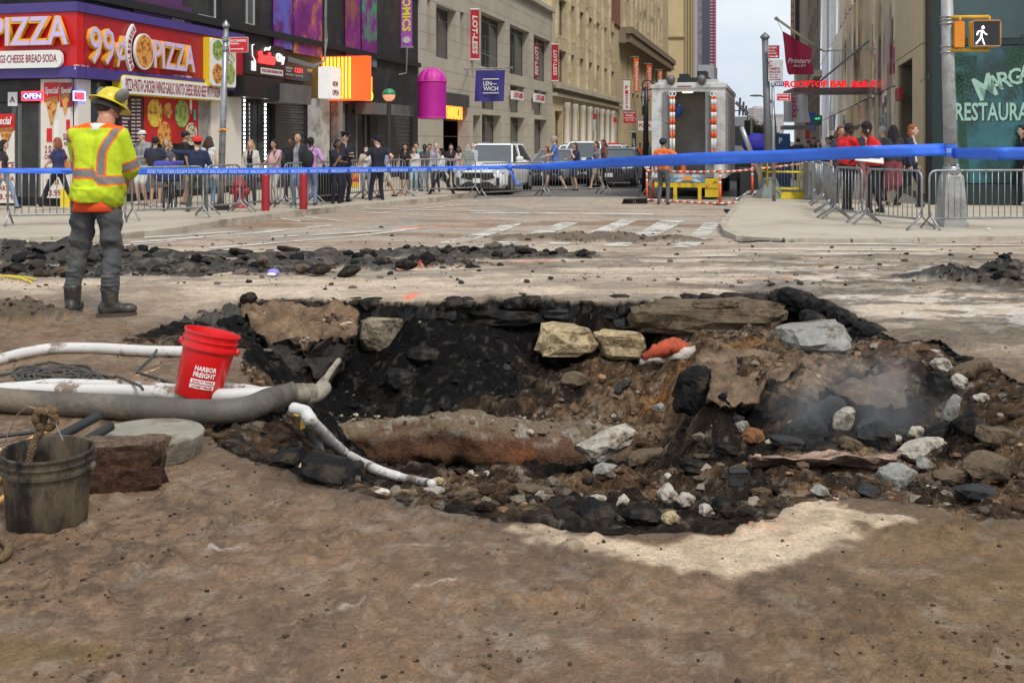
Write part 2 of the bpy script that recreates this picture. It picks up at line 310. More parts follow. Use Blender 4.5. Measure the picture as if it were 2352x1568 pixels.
 c=mixc(c, sst(.5, .8, fbm(x, y, 9, 4, 2, .6))*.25*(1-f2), (.33, .28, .22));c=mixc(c, sst(.5, .2, ((x-G(70, 1500).x)/.5)**2+((y-G(70, 1500).y)/.13)**2+n2*.4)*.45, (.14, .085, .012))
 spk=sst(.45, .62, vn(x*55, y*38, 5)+.12*n2);c=mixc(c, spk*.7*(1-f2*.6), (.03, .024, .018))
 return np.clip(c*(1+.18*n4[..., None]), .004, .9), z
def fan_mesh():
 rows=np.concatenate([np.geomspace(1.55, 12.0, 520), np.geomspace(12.0, 34, 262)[1:]]);cols=np.linspace(-1, 1, 561)
 Yg, S=np.meshgrid(rows, cols, indexing='ij');Xg=S*(Yg*.56+.9)
 y0, x0=Yg.copy(), Xg.copy();sd=rimsd(Xg, Yg);eps=.01
 near=(Yg>3.5)&(Yg<12);dx=(Yg*.56+.9)/280;dy=np.gradient(rows)[:, None]+0*Yg;cell=np.maximum(dx, dy)
 gx=(rimsd(Xg+eps, Yg)-sd)/eps;gy=(rimsd(Xg, Yg+eps)-sd)/eps;gl=np.maximum(np.hypot(gx, gy), .3)
 m=near&(np.abs(sd)<.75*cell);st=np.where(m, -sd/gl, 0);st=np.clip(st, -cell, cell);Xg=Xg+gx/gl*st;Yg=Yg+gy/gl*st;sd=np.where(m, 0, sd)
 col, hz=roadcol(Xg, Yg);t=np.clip((Yg-GN)/(GF-GN), 0, 1);Z=-.25*t*t*(3-2*t)+rel(Xg, Yg)*(1-sst(12, 16, Yg)*.7)+hz
 Z=Z-sst(.25, 0, sd)*.012*(1+fbm(Xg, Yg, 6, 3, 4))
 nr, nc=Yg.shape;idx=np.arange(nr*nc).reshape(nr, nc);f=np.stack([idx[:-1, :-1], idx[:-1, 1:], idx[1:, 1:], idx[1:, :-1]], -1).reshape(-1, 4)
 ins=(sd<-1e-6).ravel();keep=~(ins[f].any(1));f=f[keep]
 V=np.stack([Xg, Yg, Z], -1).reshape(-1, 3);C=col.reshape(-1, 3)
 # broken edge of the paving: extrude the rim down
 E=np.concatenate([f[:, [0, 1]], f[:, [1, 2]], f[:, [2, 3]], f[:, [3, 0]]]);key=np.sort(E, 1);k1=key[:, 0].astype(np.int64)*(nr*nc)+key[:, 1]
 u, inv, cnt=np.unique(k1, return_inverse=True, return_counts=True);B=E[cnt[inv]==1];bm_=(V[B[:, 0], 1]>3.6)&(V[B[:, 0], 1]<11.8)&(np.abs(V[B[:, 0], 0])<4.3);rr=np.abs(rimsd(V[B[:, 0], 0], V[B[:, 0], 1]))<.08;B=B[bm_&rr]
 ids=np.unique(B);mp_={int(a):i for i, a in enumerate(ids)};P0=V[ids];lv=[];NS=4
 th=.05+.13*sst(8.5, 10, P0[:, 1])+.03*fbm(P0[:, 0], P0[:, 1], 2, 3, 1);base=len(V)
 gxx=(rimsd(P0[:, 0]+eps, P0[:, 1])-rimsd(P0[:, 0], P0[:, 1]))/eps;gyy=(rimsd(P0[:, 0], P0[:, 1]+eps)-rimsd(P0[:, 0], P0[:, 1]))/eps
 VV=[V];CC=[C];lay=[ids]
 for k in range(1, NS+1):
  q=P0.copy();q[:, 2]-=th*k/NS;j=fbm(P0[:, 0]*3+k*5, P0[:, 1]*3, 4, 5, k, .7)*.05-.01
  q[:, 0]-=gxx*j*.6;q[:, 1]-=gyy*j*.6;q[:, 2]+=fbm(P0[:, 0]*4, P0[:, 1]*4+k, 5, 3, k+1)*.015;VV.append(q)
  cc=np.tile(np.array(BLK), (len(ids), 1))*(1.3+2.6*np.clip(fbm(P0[:, 0]*9+k, P0[:, 1]*9+k*3, 3, 4, 2, .7), -.4, 2))[:, None];CC.append(cc);lay.append(base+(k-1)*len(ids)+np.arange(len(ids)))
 fl=[f]
 bi=np.array([[mp_[int(a)], mp_[int(b)]] for a, b in B])
 for k in range(NS):fl.append(np.stack([lay[k][bi[:, 1]], lay[k][bi[:, 0]], lay[k+1][bi[:, 0]], lay[k+1][bi[:, 1]]], -1))
 V=np.concatenate(VV);C=np.concatenate(CC);f=np.concatenate(fl)
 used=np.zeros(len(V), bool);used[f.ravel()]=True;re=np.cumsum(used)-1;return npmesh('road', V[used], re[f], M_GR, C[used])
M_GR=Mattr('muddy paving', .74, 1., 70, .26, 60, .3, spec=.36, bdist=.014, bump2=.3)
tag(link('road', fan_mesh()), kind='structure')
# ---- pit floor: heights at known places, (u, v, distance, colour)
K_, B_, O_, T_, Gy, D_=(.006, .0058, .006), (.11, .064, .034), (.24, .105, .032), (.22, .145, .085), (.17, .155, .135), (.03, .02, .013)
CP=[(700, 760, 10.3, K_), (860, 730, 10.55, K_), (1000, 740, 10.9, K_), (1000, 790, 10.6, K_), (1080, 742, 10.3, K_), (1180, 740, 10.5, K_), (1300, 770, 10.75, K_), (1450, 775, 10.75, D_), (1300, 828, 10.2, D_), (1440, 834, 10.15, D_), (1240, 826, 10.2, K_), (1600, 750, 10.6, D_), (1750, 735, 10.7, D_),
 (1100, 800, 9.9, K_), (1000, 850, 9.6, K_), (1150, 860, 9.5, K_), (950, 930, 9.0, K_), (1100, 945, 8.9, D_), (1080, 900, 9.2, K_), (1230, 900, 9.2, D_), (1300, 945, 8.9, B_), (1300, 862, 9.7, D_), (1400, 868, 9.6, B_), (1400, 930, 9.0, B_), (1480, 860, 9.5, B_), (1500, 940, 8.8, O_), (1540, 900, 9.0, O_),
 (850, 840, 10.2, K_), (830, 900, 9.6, K_), (780, 950, 9.0, K_), (880, 940, 9.1, D_), (740, 880, 9.6, K_),
 (800, 1000, 8.6, K_), (1100, 1000, 8.6, D_), (1400, 1000, 8.6, D_), (800, 1060, 7.5, K_), (900, 1090, 7.5, K_), (1050, 1098, 7.4, D_), (1200, 1092, 7.35, D_), (1330, 1075, 7.4, K_), (1450, 1060, 7.5, D_),
 (1000, 1112, 6.6, D_), (1200, 1105, 6.5, B_), (1100, 1125, 5.8, B_), (1250, 1130, 5.7, B_), (1400, 1100, 6.3, B_), (1400, 1140, 5.4, B_), (1550, 1070, 6.8, D_), (1650, 1080, 6.4, D_), (1550, 1130, 5.5, B_), (1650, 1130, 5.3, D_), (1500, 1190, 4.5, D_), (1350, 1180, 4.6, D_), (1600, 1180, 4.6, D_),
 (1500, 1010, 8.0, B_), (1600, 1000, 7.6, D_), (1560, 960, 8.4, T_), (1450, 970, 8.5, T_), (1610, 950, 8.2, K_),
 (1560, 850, 9.2, O_), (1540, 810, 9.8, B_), (1650, 800, 9.3, B_), (1700, 775, 9.9, B_), (1760, 750, 10.4, D_), (1560, 850, 8.7, O_), (1850, 760, 9.6, Gy), (1950, 790, 8.8, Gy), (1980, 760, 9.2, K_), (1900, 740, 9.9, K_), (1800, 810, 8.3, T_), (1650, 840, 7.9, B_), (1700, 855, 7.6, B_), (1850, 850, 7.6, T_), (2000, 820, 8.05, B_), (2100, 815, 7.95, B_), (2050, 850, 7.5, B_), (1750, 885, 7.15, B_), (1900, 885, 7.12, B_), (2050, 885, 7.05, B_), (1660, 900, 6.98, K_), (2150, 850, 7.45, D_),
 (1690, 950, 7.15, K_), (1690, 1000, 7.0, K_), (1770, 925, 7.0, D_), (1850, 935, 6.95, D_), (1800, 990, 6.85, K_), (1900, 965, 6.85, D_), (2000, 940, 7.15, K_), (1960, 1000, 6.95, K_), (2060, 1000, 6.95, K_), (2060, 930, 7.2, K_), (2100, 930, 6.85, D_), (1900, 1030, 6.5, D_), (1800, 1040, 6.45, D_), (2020, 1040, 6.4, K_), (1720, 1040, 6.6, D_),
 (2150, 950, 7.0, D_), (2250, 940, 6.7, B_), (2200, 1000, 6.5, D_), (2330, 1000, 6.2, D_), (2150, 1050, 6.1, D_), (2300, 1060, 5.7, B_),
 (1750, 1060, 5.95, T_), (1900, 1060, 5.95, T_), (2030, 1060, 5.95, T_), (1750, 1100, 5.55, D_), (1880, 1130, 5.3, D_), (1990, 1130, 5.45, K_), (1800, 1120, 5.2, B_), (1850, 1092, 5.35, B_), (2080, 1110, 5.4, Gy), (2150, 1110, 5.3, D_), (2250, 1120, 5.1, B_), (2150, 1150, 4.8, D_), (2330, 1140, 4.9, B_),
 (350, 778, 8.5, K_), (430, 765, 8.9, D_), (500, 735, 9.6, K_), (560, 720, 9.9, K_), (500, 785, 8.5, D_), (560, 780, 8.7, D_), (620, 850, 8.4, K_), (600, 900, 7.8, K_), (660, 900, 8.0, K_), (700, 960, 7.6, K_),
 (590, 985, 5.95, B_), (650, 1010, 6.2, K_), (690, 1040, 6.5, K_), (740, 1085, 6.4, K_), (650, 1055, 5.6, D_), (720, 1090, 5.4, K_), (820, 1112, 5.4, K_), (920, 1130, 5.2, D_), (1000, 1150, 4.9, T_), (1120, 1160, 4.8, B_)]
RS=resample(RIM, .3);LIPZ=[-(.02+.17*float(sst(8.8, 10, y))*(1 if x>-2.4 else .35)) for x, y in RS]
cx_, cy_=.4, 7.2
pts=[P(u, v, Y) for u, v, Y, c in CP]
KX=np.array([p.x for p in pts]+[x for x, y in RS]+[x+(x-cx_)*.16 for x, y in RS]);KY=np.array([p.y for p in pts]+[y for x, y in RS]+[y+(y-cy_)*.16 for x, y in RS])
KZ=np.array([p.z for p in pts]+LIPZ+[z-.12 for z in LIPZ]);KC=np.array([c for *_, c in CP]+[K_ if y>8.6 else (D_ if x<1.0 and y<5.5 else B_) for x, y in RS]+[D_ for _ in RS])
def _k(dx, dy):return np.sqrt(dx*dx+dy*dy+.01)
A_=_k(KX[:, None]-KX[None], KY[:, None]-KY[None]);n_=len(KX);AA=np.zeros((n_+1, n_+1));AA[:n_, :n_]=A_-np.eye(n_)*.02;AA[:n_, n_]=1;AA[n_, :n_]=1
WZ=np.linalg.solve(AA, np.append(KZ, 0))
def pitz0(x, y):
 x=np.asarray(x, float);sh=x.shape;x=x.ravel();y=np.asarray(y, float).ravel();o=np.zeros(len(x))
 for i in range(0, len(x), 20000):o[i:i+20000]=_k(x[i:i+20000, None]-KX[None], y[i:i+20000, None]-KY[None])@WZ[:n_]+WZ[n_]
 return o.reshape(sh)
def pitz(x, y):
 z=pitz0(x+fbm(x, y, 3, 3, 1)*.05, y+fbm(x, y, 3, 3, 5)*.05);d=-rimsd(x, y);m=sst(0, .5, d)
 ridg=1-np.abs(fbm(x, y, 2.6, 5, 6, .58))*2
 return z+(fbm(x, y, 2.2, 4, 3, .55)*.05+ridg*.028+fbm(x, y, 11, 4, 2, .6)*.03)*(.35+.65*m)
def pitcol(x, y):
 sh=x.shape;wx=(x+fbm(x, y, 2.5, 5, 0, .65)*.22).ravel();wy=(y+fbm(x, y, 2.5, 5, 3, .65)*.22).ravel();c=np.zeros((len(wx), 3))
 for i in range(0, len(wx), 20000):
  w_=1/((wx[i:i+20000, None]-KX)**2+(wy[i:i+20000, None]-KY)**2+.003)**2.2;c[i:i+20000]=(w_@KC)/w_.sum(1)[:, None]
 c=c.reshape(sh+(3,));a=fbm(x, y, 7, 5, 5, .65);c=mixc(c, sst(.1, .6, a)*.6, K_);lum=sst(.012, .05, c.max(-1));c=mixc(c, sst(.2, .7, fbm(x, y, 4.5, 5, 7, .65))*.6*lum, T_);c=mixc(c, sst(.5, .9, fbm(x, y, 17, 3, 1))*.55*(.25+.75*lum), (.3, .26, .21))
 for (u, v, Y, rx, ry) in ((1690, 1055, 6, .9, .1), (2150, 1150, 4.75, .6, .08)):pass
 return np.clip(c*(1+.6*fbm(x, y, 26, 3, 2))[..., None], .003, .8)
def pit_mesh():
 xs=np.linspace(-3.6, 4.6, 470);ys=np.concatenate([np.linspace(3.95, 7.2, 190), np.linspace(7.2, 12.0, 230)[1:]]);X, Y=np.meshgrid(xs, ys);sd=rimsd(X, Y);Z=pitz(X, Y)
 Z=np.where(sd>.0, np.minimum(Z+sd*1.1, -.05), Z);C=pitcol(X, Y);nr, nc=X.shape;idx=np.arange(nr*nc).reshape(nr, nc)
 f=np.stack([idx[:-1, :-1], idx[:-1, 1:], idx[1:, 1:], idx[1:, :-1]], -1).reshape(-1, 4);s=sd.ravel();lim=np.where(Y.ravel()>8, .75, .25);f=f[(s<lim)[f].all(1)]
 used=np.zeros(nr*nc, bool);used[f.ravel()]=True;re=np.cumsum(used)-1
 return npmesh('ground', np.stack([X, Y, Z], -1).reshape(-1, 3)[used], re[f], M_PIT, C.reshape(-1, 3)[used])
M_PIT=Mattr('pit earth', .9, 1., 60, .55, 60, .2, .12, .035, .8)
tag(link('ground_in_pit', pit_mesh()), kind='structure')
def pz(x, y):return float(pitz(np.array([x]), np.array([y]))[0])
_HY=np.geomspace(4.1, 12, 420)
def hit(u, v):
 """distance at which the pit floor is seen at pixel (u, v)"""
 z=H-(v-VY)/F*_HY;b=np.nonzero(z<pitz((u-CX)/F*_HY, _HY))[0];b=b[_HY[b]>4.3];return float(_HY[b[0]]) if len(b) else 9.
# ---- ground beyond the modelled paving, out to the horizon
far=MB();M_FAR=M('street asphalt', (.13, .12, .108), .85, var=.25, scale=1.5, bump=.3, bscale=60, dirt=(.2, .17, .14), dscale=.6, dlo=.5, dhi=.7)
def fanx(y):return y*.56+.9
far.add([(-fanx(34), 34, -.25), (fanx(34), 34, -.25), (fanx(34), 3000, -.25), (-fanx(34), 3000, -.25)], [(0, 1, 2, 3)])
for s in (-1, 1):
 ys=[-30, 1.55]+[1.55+(34-1.55)*i/30 for i in range(1, 31)]
 inner=[(s*fanx(1.55) if y<1.55 else s*fanx(y), y, g0(y)) for y in ys];o_=[(s*400, y, g0(y)) for y in ys]
 n0=len(ys);far.add(inner+o_, [(i, i+1, i+1+n0, i+n0) for i in range(n0-1)]);far.add([(s*fanx(34), 34, -.25), (s*400, 34, -.25), (s*2500, 3000, -.25), (s*fanx(34), 3000, -.25)], [(0, 1, 2, 3)])
far.add([(-fanx(1.55), -30, 0), (fanx(1.55), -30, 0), (fanx(1.55), 1.55, 0), (-fanx(1.55), 1.55, 0)], [(0, 1, 2, 3)])
far.add([(-400, -400, 0), (400, -400, 0), (400, -30, 0), (-400, -30, 0)], [(0, 1, 2, 3)])
tag(far.build('street', M_FAR), kind='structure')
def roadz(x, y):return g0(y)+float(rel(np.array([x]), np.array([y]))[0])+float(heaps(np.array([x]), np.array([y]))[0][0])
# ---- loose stones
rs=np.random.RandomState(12);M_ST=Mattr('loose stones', .85, .4, 60, .3, 60)
def spread(name, n, region, size, cols, zf, kindlabel, sink=.2, sub=1, pred=None):
 pts=[];k=0
 while len(pts)<n and k<n*30:
  k+=1;u=rs.uniform(region[0], region[1]);Y=math.exp(rs.uniform(math.log(region[2]), math.log(region[3])));x=(u-CX)/F*Y
  if pred is None or pred(x, Y):pts.append((x, Y))
 X=np.array([p[0] for p in pts]);Y=np.array([p[1] for p in pts]);Z=zf(X, Y);sz=size[0]*(1/(rs.rand(len(pts))*(1-size[0]/size[1])+size[0]/size[1]))**1.0
 sz=size[0]+(size[1]-size[0])*rs.rand(len(pts))**8
 cs=cols(X, Y) if callable(cols) else [cols[rs.randint(len(cols))] for _ in pts];me=scatter(name, list(zip(X, Y, Z)), sz, M_ST, cs, sub=sub, sink=sink);return tag(link(name, me), label=kindlabel[0], cat=kindlabel[1], kind='stuff')
inpit=lambda x, y:float(rimsd(np.array([x]), np.array([y]))[0])<-.05
onroad=lambda x, y:(rs.rand()<.22 or float(fbm(np.array([x]), np.array([y]), 1.5, 4, 6, .6)[0])>.22) and float(rimsd(np.array([x]), np.array([y]))[0])>.03
zr=lambda X, Y:np.array([g0(y) for y in Y])+rel(X, Y)+heaps(X, Y)[0]
spread('dirt_crumbs', 6000, (-100, 2450, 2.2, 12), (.0015, .011), [(.07, .045, .028), (.1, .065, .04), (.04, .028, .02), (.14, .095, .06)], zr, ('small dark crumbs of dirt strewn over the muddy paving', 'dirt crumbs'), pred=onroad)
spread('road_crumbs', 1500, (0, 2352, 11, 22), (.008, .05), [(.05, .04, .03), (.03, .025, .02), (.12, .1, .08)], zr, ('loose crumbs of earth and asphalt on the road beyond the pit', 'dirt crumbs'))
def gcol(X, Y):
 c=pitcol(X, Y)*.75*np.exp(rs.randn(len(X))*.5)[:, None];k=rs.rand(len(X));c[k<.035]=(.42, .38, .32);c[(k>.035)&(k<.1)]=(.17, .14, .105);return np.clip(c, .004, .6)
spread('pit_gravel', 7000, (500, 2500, 4.3, 10.6), (.004, .055), gcol, pitz, ('gravel and broken asphalt lying all through the pit', 'gravel'), pred=inpit, sink=.55)
def near_heap(k_):
 def f_(x, y):
  for c, a, b, h, k in HW:
   if k==k_ and h>.08 and ((x-c.x)/a)**2+((y-c.y)/b)**2<.9:return rs.rand()<.8
  return False
 return f_
spread('asphalt_rubble', 1500, (-100, 2450, 9, 16.5), (.02, .13), [K_, K_, (.03, .028, .026), (.05, .04, .03), (.1, .08, .06)], zr, ('black asphalt rubble heaped in ridges across the road', 'rubble'), pred=near_heap(0), sink=.5)
spread('brown_rubble', 500, (0, 2352, 9, 19), (.015, .06), [(.06, .045, .03), (.09, .07, .05)], zr, ('brown lumps of soil on the small heaps', 'soil'), pred=lambda x, y:near_heap(2)(x, y) or near_heap(1)(x, y), sink=.4)
# ================================================================ BUILDINGS
class Pl:
 """an upright plane: origin, horizontal reading direction a, outward normal n"""
 def __init__(s, o, a):s.o=Vector((o[0], o[1], 0));s.a=Vector((a[0], a[1], 0)).normalized();s.n=Vector((s.a.y, -s.a.x, 0))
 def tz(s, u, v, out=0.):
  k=(u-CX)/F;o=s.o+s.n*out
  # k*(o.y + a.y t) = o.x + a.x t
  t=(k*o.y-o.x)/(s.a.x-k*s.a.y);Y=o.y+s.a.y*t;return t, H-(v-VY)/F*Y
 def pt(s, t, z, out=0.):p=s.o+s.a*t+s.n*out;return Vector((p.x, p.y, z))
 def P(s, u, v, out=0.):return s.pt(*s.tz(u, v, out), out)
 def M(s, t, z, out=0.):
  m=Matrix((s.a, (0, 0, 1), s.n)).transposed().to_4x4();m.translation=s.pt(t, z, out);return m
 def box(s, mb, t0, t1, z0, z1, o0, o1):
  ps=[s.pt(t, z, o) for z in (z0, z1) for o in (o0, o1) for t in (t0, t1)]
  return mb.add(ps, [(0, 2, 3, 1), (4, 5, 7, 6), (0, 1, 5, 4), (2, 6, 7, 3), (0, 4, 6, 2), (1, 3, 7, 5)])
 def ubox(s, mb, u0, u1, v0, v1, o0, o1):
  """box whose front face (at o1) covers the pixels; the left edge sets the heights"""
  t0, za=s.tz(u0, v0, o1);t1, _=s.tz(u1, v0, o1);_, zb=s.tz(u0, v1, o1);return s.box(mb, t0, t1, zb, za, o0, o1)
def slab(name, pl, u0, u1, v0, v1, o0, o1, mat, parent=None, bev=0):
 return pl.ubox(MB(), u0, u1, v0, v1, o0, o1).build(name, mat, parent)
def fit(body, w_, h_, ext=.01, off=0., shear=0., spacing=1.):
 me=text_mesh(body, 1., ext, off, shear, spacing=spacing);n=len(me.vertices);a=np.empty(n*3, np.float32);me.vertices.foreach_get('co', a);a=a.reshape(-1, 3)
 mn, mx=a.min(0), a.max(0);a[:, 0]=(a[:, 0]-(mn[0]+mx[0])/2)*w_/(mx[0]-mn[0]);a[:, 1]=(a[:, 1]-(mn[1]+mx[1])/2)*h_/(mx[1]-mn[1]);me.vertices.foreach_set('co', a.ravel());return me
def ltext(name, pl, body, u0, u1, v0, v1, mat, parent=None, out=.05, ext=.012, off=0., shear=0., spacing=1., rot=0., flip=False):
 """lettering fitted to a pixel box on the plane (v0, v1 measured at u0)"""
 fo=out+2*ext;t0, za=pl.tz(u0, v0, fo);_, zb=pl.tz(u0, v1, fo);t1, _=pl.tz(u1, v0, fo);w_, h_=abs(t1-t0), abs(za-zb)
 me=fit(body, *((h_, w_) if abs(rot)==90 else (w_, h_)), ext, off, shear, spacing)
 if flip:me.transform(Matrix.Scale(-1, 4, (1, 0, 0)))
 if rot:me.transform(Matrix.Rotation(R(rot), 4, 'Z'))
 me.transform(pl.M((t0+t1)/2, (za+zb)/2, out+ext));me.materials.clear();me.materials.append(mat);me.name=name;return link(name, me, parent)
def wall(mb, pl, t0, t1, z0, z1, op, depth=.3, out=0.):
 """wall face with real openings and their reveals"""
 ts=sorted(set([t0, t1]+[x for o in op for x in o[:2]]));zs=sorted(set([z0, z1]+[x for o in op for x in o[2:4]]))
 for i in range(len(ts)-1):
  for j in range(len(zs)-1):
   a, b, c, d=ts[i], ts[i+1], zs[j], zs[j+1];m, n=(a+b)/2, (c+d)/2
   if any(o[0]<m<o[1] and o[2]<n<o[3] for o in op):continue
   mb.add([pl.pt(a, c, out), pl.pt(b, c, out), pl.pt(b, d, out), pl.pt(a, d, out)], [(0, 1, 2, 3)])
 for a, b, c, d in [o[:4] for o in op]:
  q=[(a, c), (b, c), (b, d), (a, d)]
  for k in range(4):
   p, r=q[k], q[(k+1)%4];mb.add([pl.pt(*p, out), pl.pt(*p, out-depth), pl.pt(*r, out-depth), pl.pt(*r, out)], [(0, 1, 2, 3)])
 return mb
def win(parent, pl, a, b, c, d, out, fm, gm, nx=2, nz=2, th=.07, sill=None):
 f=MB()
 for t in (a, b-th):pl.box(f, t, t+th, c, d, out-.06, out)
 for z in (c, d-th):pl.box(f, a+th, b-th, z, z+th, out-.06, out-.003)
 for i in range(1, nx):t=a+(b-a)*i/nx;pl.box(f, t-th*.4, t+th*.4, c+th, d-th, out-.05, out-.006)
 for j in range(1, nz):z=c+(d-c)*j/nz;pl.box(f, a+th, b-th, z-th*.35, z+th*.35, out-.045, out-.009)
 w_=f.build('window', fm, parent);g=MB();pl.box(g, a+th*.5, b-th*.5, c+th*.5, d-th*.5, out-.045, out-.03);g.build('pane', gm, w_)
 if sill is not None:s=MB();pl.box(s, a-.1, b+.1, c-.14, c-.003, out-.02, out+.42);s.build('sill', sill, w_)
 return w_
def shell(mb, pl, t0, t1, z1, depth, z0=-.2, ends=(1, 1)):
 """sides, back and roof of a block"""
 A, B_, C_, D__=[lambda z, t=t, o=o:pl.pt(t, z, o) for t, o in ((t0, 0), (t1, 0), (t1, -depth), (t0, -depth))]
 for p, q in [x for x, k in (((A, D__), ends[0]), ((B_, C_), ends[1]), ((C_, D__), 1)) if k]:mb.add([p(z0), q(z0), q(z1), p(z1)], [(0, 1, 2, 3)])
 mb.add([A(z1), B_(z1), C_(z1), D__(z1)], [(0, 1, 2, 3)]);return mb
LC=(-10.82, 26.7);DS=(.240, .971);PLL=Pl(LC, DS)                      # left row of fronts along the side street
PLA=Pl((LC[0]-.971*14, LC[1]+.24*14), (.971, -.24))                  # its avenue front, corner at t = 14
RC=(10.71, 27.6)
class PR(Pl):pass
PLR=Pl((RC[0]+.24*400, RC[1]+.971*400), (-.240, -.971))              # right row, corner at t = 400, far end at t = 0
PLG=Pl(RC, (1, -.10))                                                        # glass front on the avenue
g_dark=M('dark window glass', (.035, .042, .048), .07, spec=.9, var=.5, scale=.6)
g_grey=M('grey window glass', (.11, .125, .13), .1, spec=.8, var=.5, scale=.5)
black=M('black painted front', (.022, .021, .022), .55, var=.35, scale=2.5, dirt=(.045, .042, .04), dscale=1.2)
blackm=M('black metal', (.016, .016, .018), .4, var=.3)
stone_g=M('grey limestone', (.48, .43, .35), .85, var=.14, scale=.9, dirt=(.32, .28, .22), dscale=.45, dlo=.5, dhi=.72, bump=.3, bscale=14)
stone_y=M('buff brick', (.56, .45, .27), .85, var=.2, scale=3, dirt=(.4, .31, .19), dscale=.4, dlo=.5, dhi=.75, bump=.3, bscale=20)
stone_y2=M('buff stone trim', (.62, .52, .36), .8, var=.15, scale=2, dirt=(.28, .22, .15), dscale=.6)
brick_r=M('red brick wall', (.25, .11, .07), .85, var=.3, scale=14, dirt=(.16, .08, .055), dscale=1)
frame_d=M('weathered window frame', (.1, .095, .085), .6, var=.2);frame_w=M('pale window frame', (.5, .48, .43), .6, var=.1)
red=M('glossy red sign', (.62, .012, .015), .35, var=.1, scale=1);dred=M('deep red sign', (.36, .012, .022), .4, var=.12, scale=1);navy=M('violet blue trim', (.07, .045, .22), .4, var=.15)
white=M('white paint', (.78, .77, .74), .5, var=.04);lilac=M('lilac letter face', (.62, .5, .82), .4, var=.05);gold=M('gold letter edge', (.8, .42, .04), .4, var=.1);maroon=M('maroon print', (.25, .01, .03), .5)
alu=M('aluminium frame', (.42, .43, .43), .35, .6, var=.08);steel=M('galvanised steel', (.36, .37, .38), .42, .75, var=.16, scale=8, dirt=(.22, .22, .22), dscale=3)
cream=M('cream poster', (.72, .66, .58), .6, var=.05)
def pizzamat(n, c1, c2, sc_=18):
 return M(n, c1, .5, var=.15, dirt=c2, dscale=sc_, dlo=.5, dhi=.56, scale=30)
pzY=pizzamat('cheese pizza print', (.75, .5, .06), (.35, .12, .02), 6);pzG=pizzamat('green pizza print', (.35, .42, .12), (.12, .2, .03), 7);pzO=pizzamat('golden pizza print', (.7, .33, .07), (.3, .06, .02), 7);pzW=pizzamat('white pizza print', (.6, .6, .42), (.2, .03, .02), 9)
def disc(pl, u, v, ru, mat, parent, out, name='pizza_print', rim=None, ratio=1., th=.015):
 t, z=pl.tz(u, v, out);t2, _=pl.tz(u+ru, v, out);t1, _=pl.tz(u-ru, v, out);r=abs(t2-t1)/2;mb=MB();n=28
 pts=[(t+r*math.cos(2*math.pi*i/n), z+r*ratio*math.sin(2*math.pi*i/n)) for i in range(n)]
 mb.prism(pts, out, out+th, lambda a, b, d:pl.pt(a, b, d));o=mb.build(name, mat, parent)
 if rim:mb=MB();mb.prism([(t+(p[0]-t)*1.09, z+(p[1]-z)*1.09) for p in pts], out-.02, out+th-.004, lambda a, b, d:pl.pt(a, b, d));mb.build('rim', rim, o)
 return o
# ---- corner building with black upper floors
bA=empty('corner_building', PLL.pt(0, -.1), label='black painted corner building above the red pizza shop and the smoke shop', cat='building')
tE=PLL.tz(960, 300)[0]
def tu(u, pl=PLL, out=0):return pl.tz(u, 300, out)[0]
ups=[(.5, 1.9), (3.2, 4.6), (5.9, 7.3)]
op=[]
for a, b in ups:op.append((a, b, 5.3, 7.4))
for u0, u1 in ((563, 596),):op.append((tu(563), tu(598), 5.35, 7.6))
store=[(tu(572), tu(632), .15, 3.05), (tu(634), tu(707), .1, 3.0), (tu(716), tu(732), .1, 3.), (tu(755), tu(800), .1, 3.0), (tu(805), tu(850), .1, 2.9), (tu(868), tu(948), .1, 3.0)]
op+=store
m=MB();wall(m, PLL, 0, tE, -.1, 14, op, .35);shell(m, PLL, 0, tE, 14, 14);
m.build('wall', black, bA)
for a, b in ups:win(bA, PLL, a, b, 5.3, 7.4, -.2, frame_w, g_dark, 1, 2)
win(bA, PLL, tu(563), tu(598), 5.35, 7.6, -.2, frame_w, g_grey, 2, 2)
m=MB();
for z in (5.05, 8.4, 11.2, 13.8):PLL.box(m, 0, tE, z, z+.22, .003, .16)
m.build('cornice', blackm, bA)
ga=M('shop interior glass', (.05, .055, .06), .08, var=.6, scale=1.2, spec=.8)
for i, (a, b, c, d) in enumerate(store):
 if i==1 or i==5:continue
 win(bA, PLL, a, b, c, d, -.15, blackm if i<2 else alu, ga if i!=3 else g_grey, 2 if b-a>1.5 else 1, 1)
shut=M('grey roller shutter', (.12, .115, .11), .5, .3, var=.15, scale=3)
for i in (1, 5):
 a, b, c, d=store[i];m=MB();n=30
 for k in range(n):z0=c+(d-c)*k/n;PLL.box(m, a+.02, b-.02, z0+.006, z0+(d-c)/n-.012, -.2, -.16+.02*(k%2))
 PLL.box(m, a, b, c, d, -.24, -.205);m.build('roller_shutter', shut, bA)
# avenue front of the corner building
ta_=lambda u:PLA.tz(u, 300)[0]
opA=[(ta_(-140), ta_(38), .12, 2.45), (ta_(40.5), ta_(98.5), .12, 2.45), (ta_(-140), ta_(98.5), 2.5, 3.02), (10.3, 12.1, 5.2, 7.4)]
m=MB();wall(m, PLA, 0, 14, -.1, 14, opA, .35);m.build('avenue_wall', black, bA)
win(bA, PLA, 10.3, 12.1, 5.2, 7.4, -.2, frame_w, g_grey, 2, 1)
pm=M('purple poster', (.12, .02, .13), .6, var=.4, scale=1.5)
# purple signs behind the first-floor windows
for (u0, u1, v0, v1, t_) in ((323, 416, -40, 30, 'NYC'), (575, 658, -20, 40, None)):pass
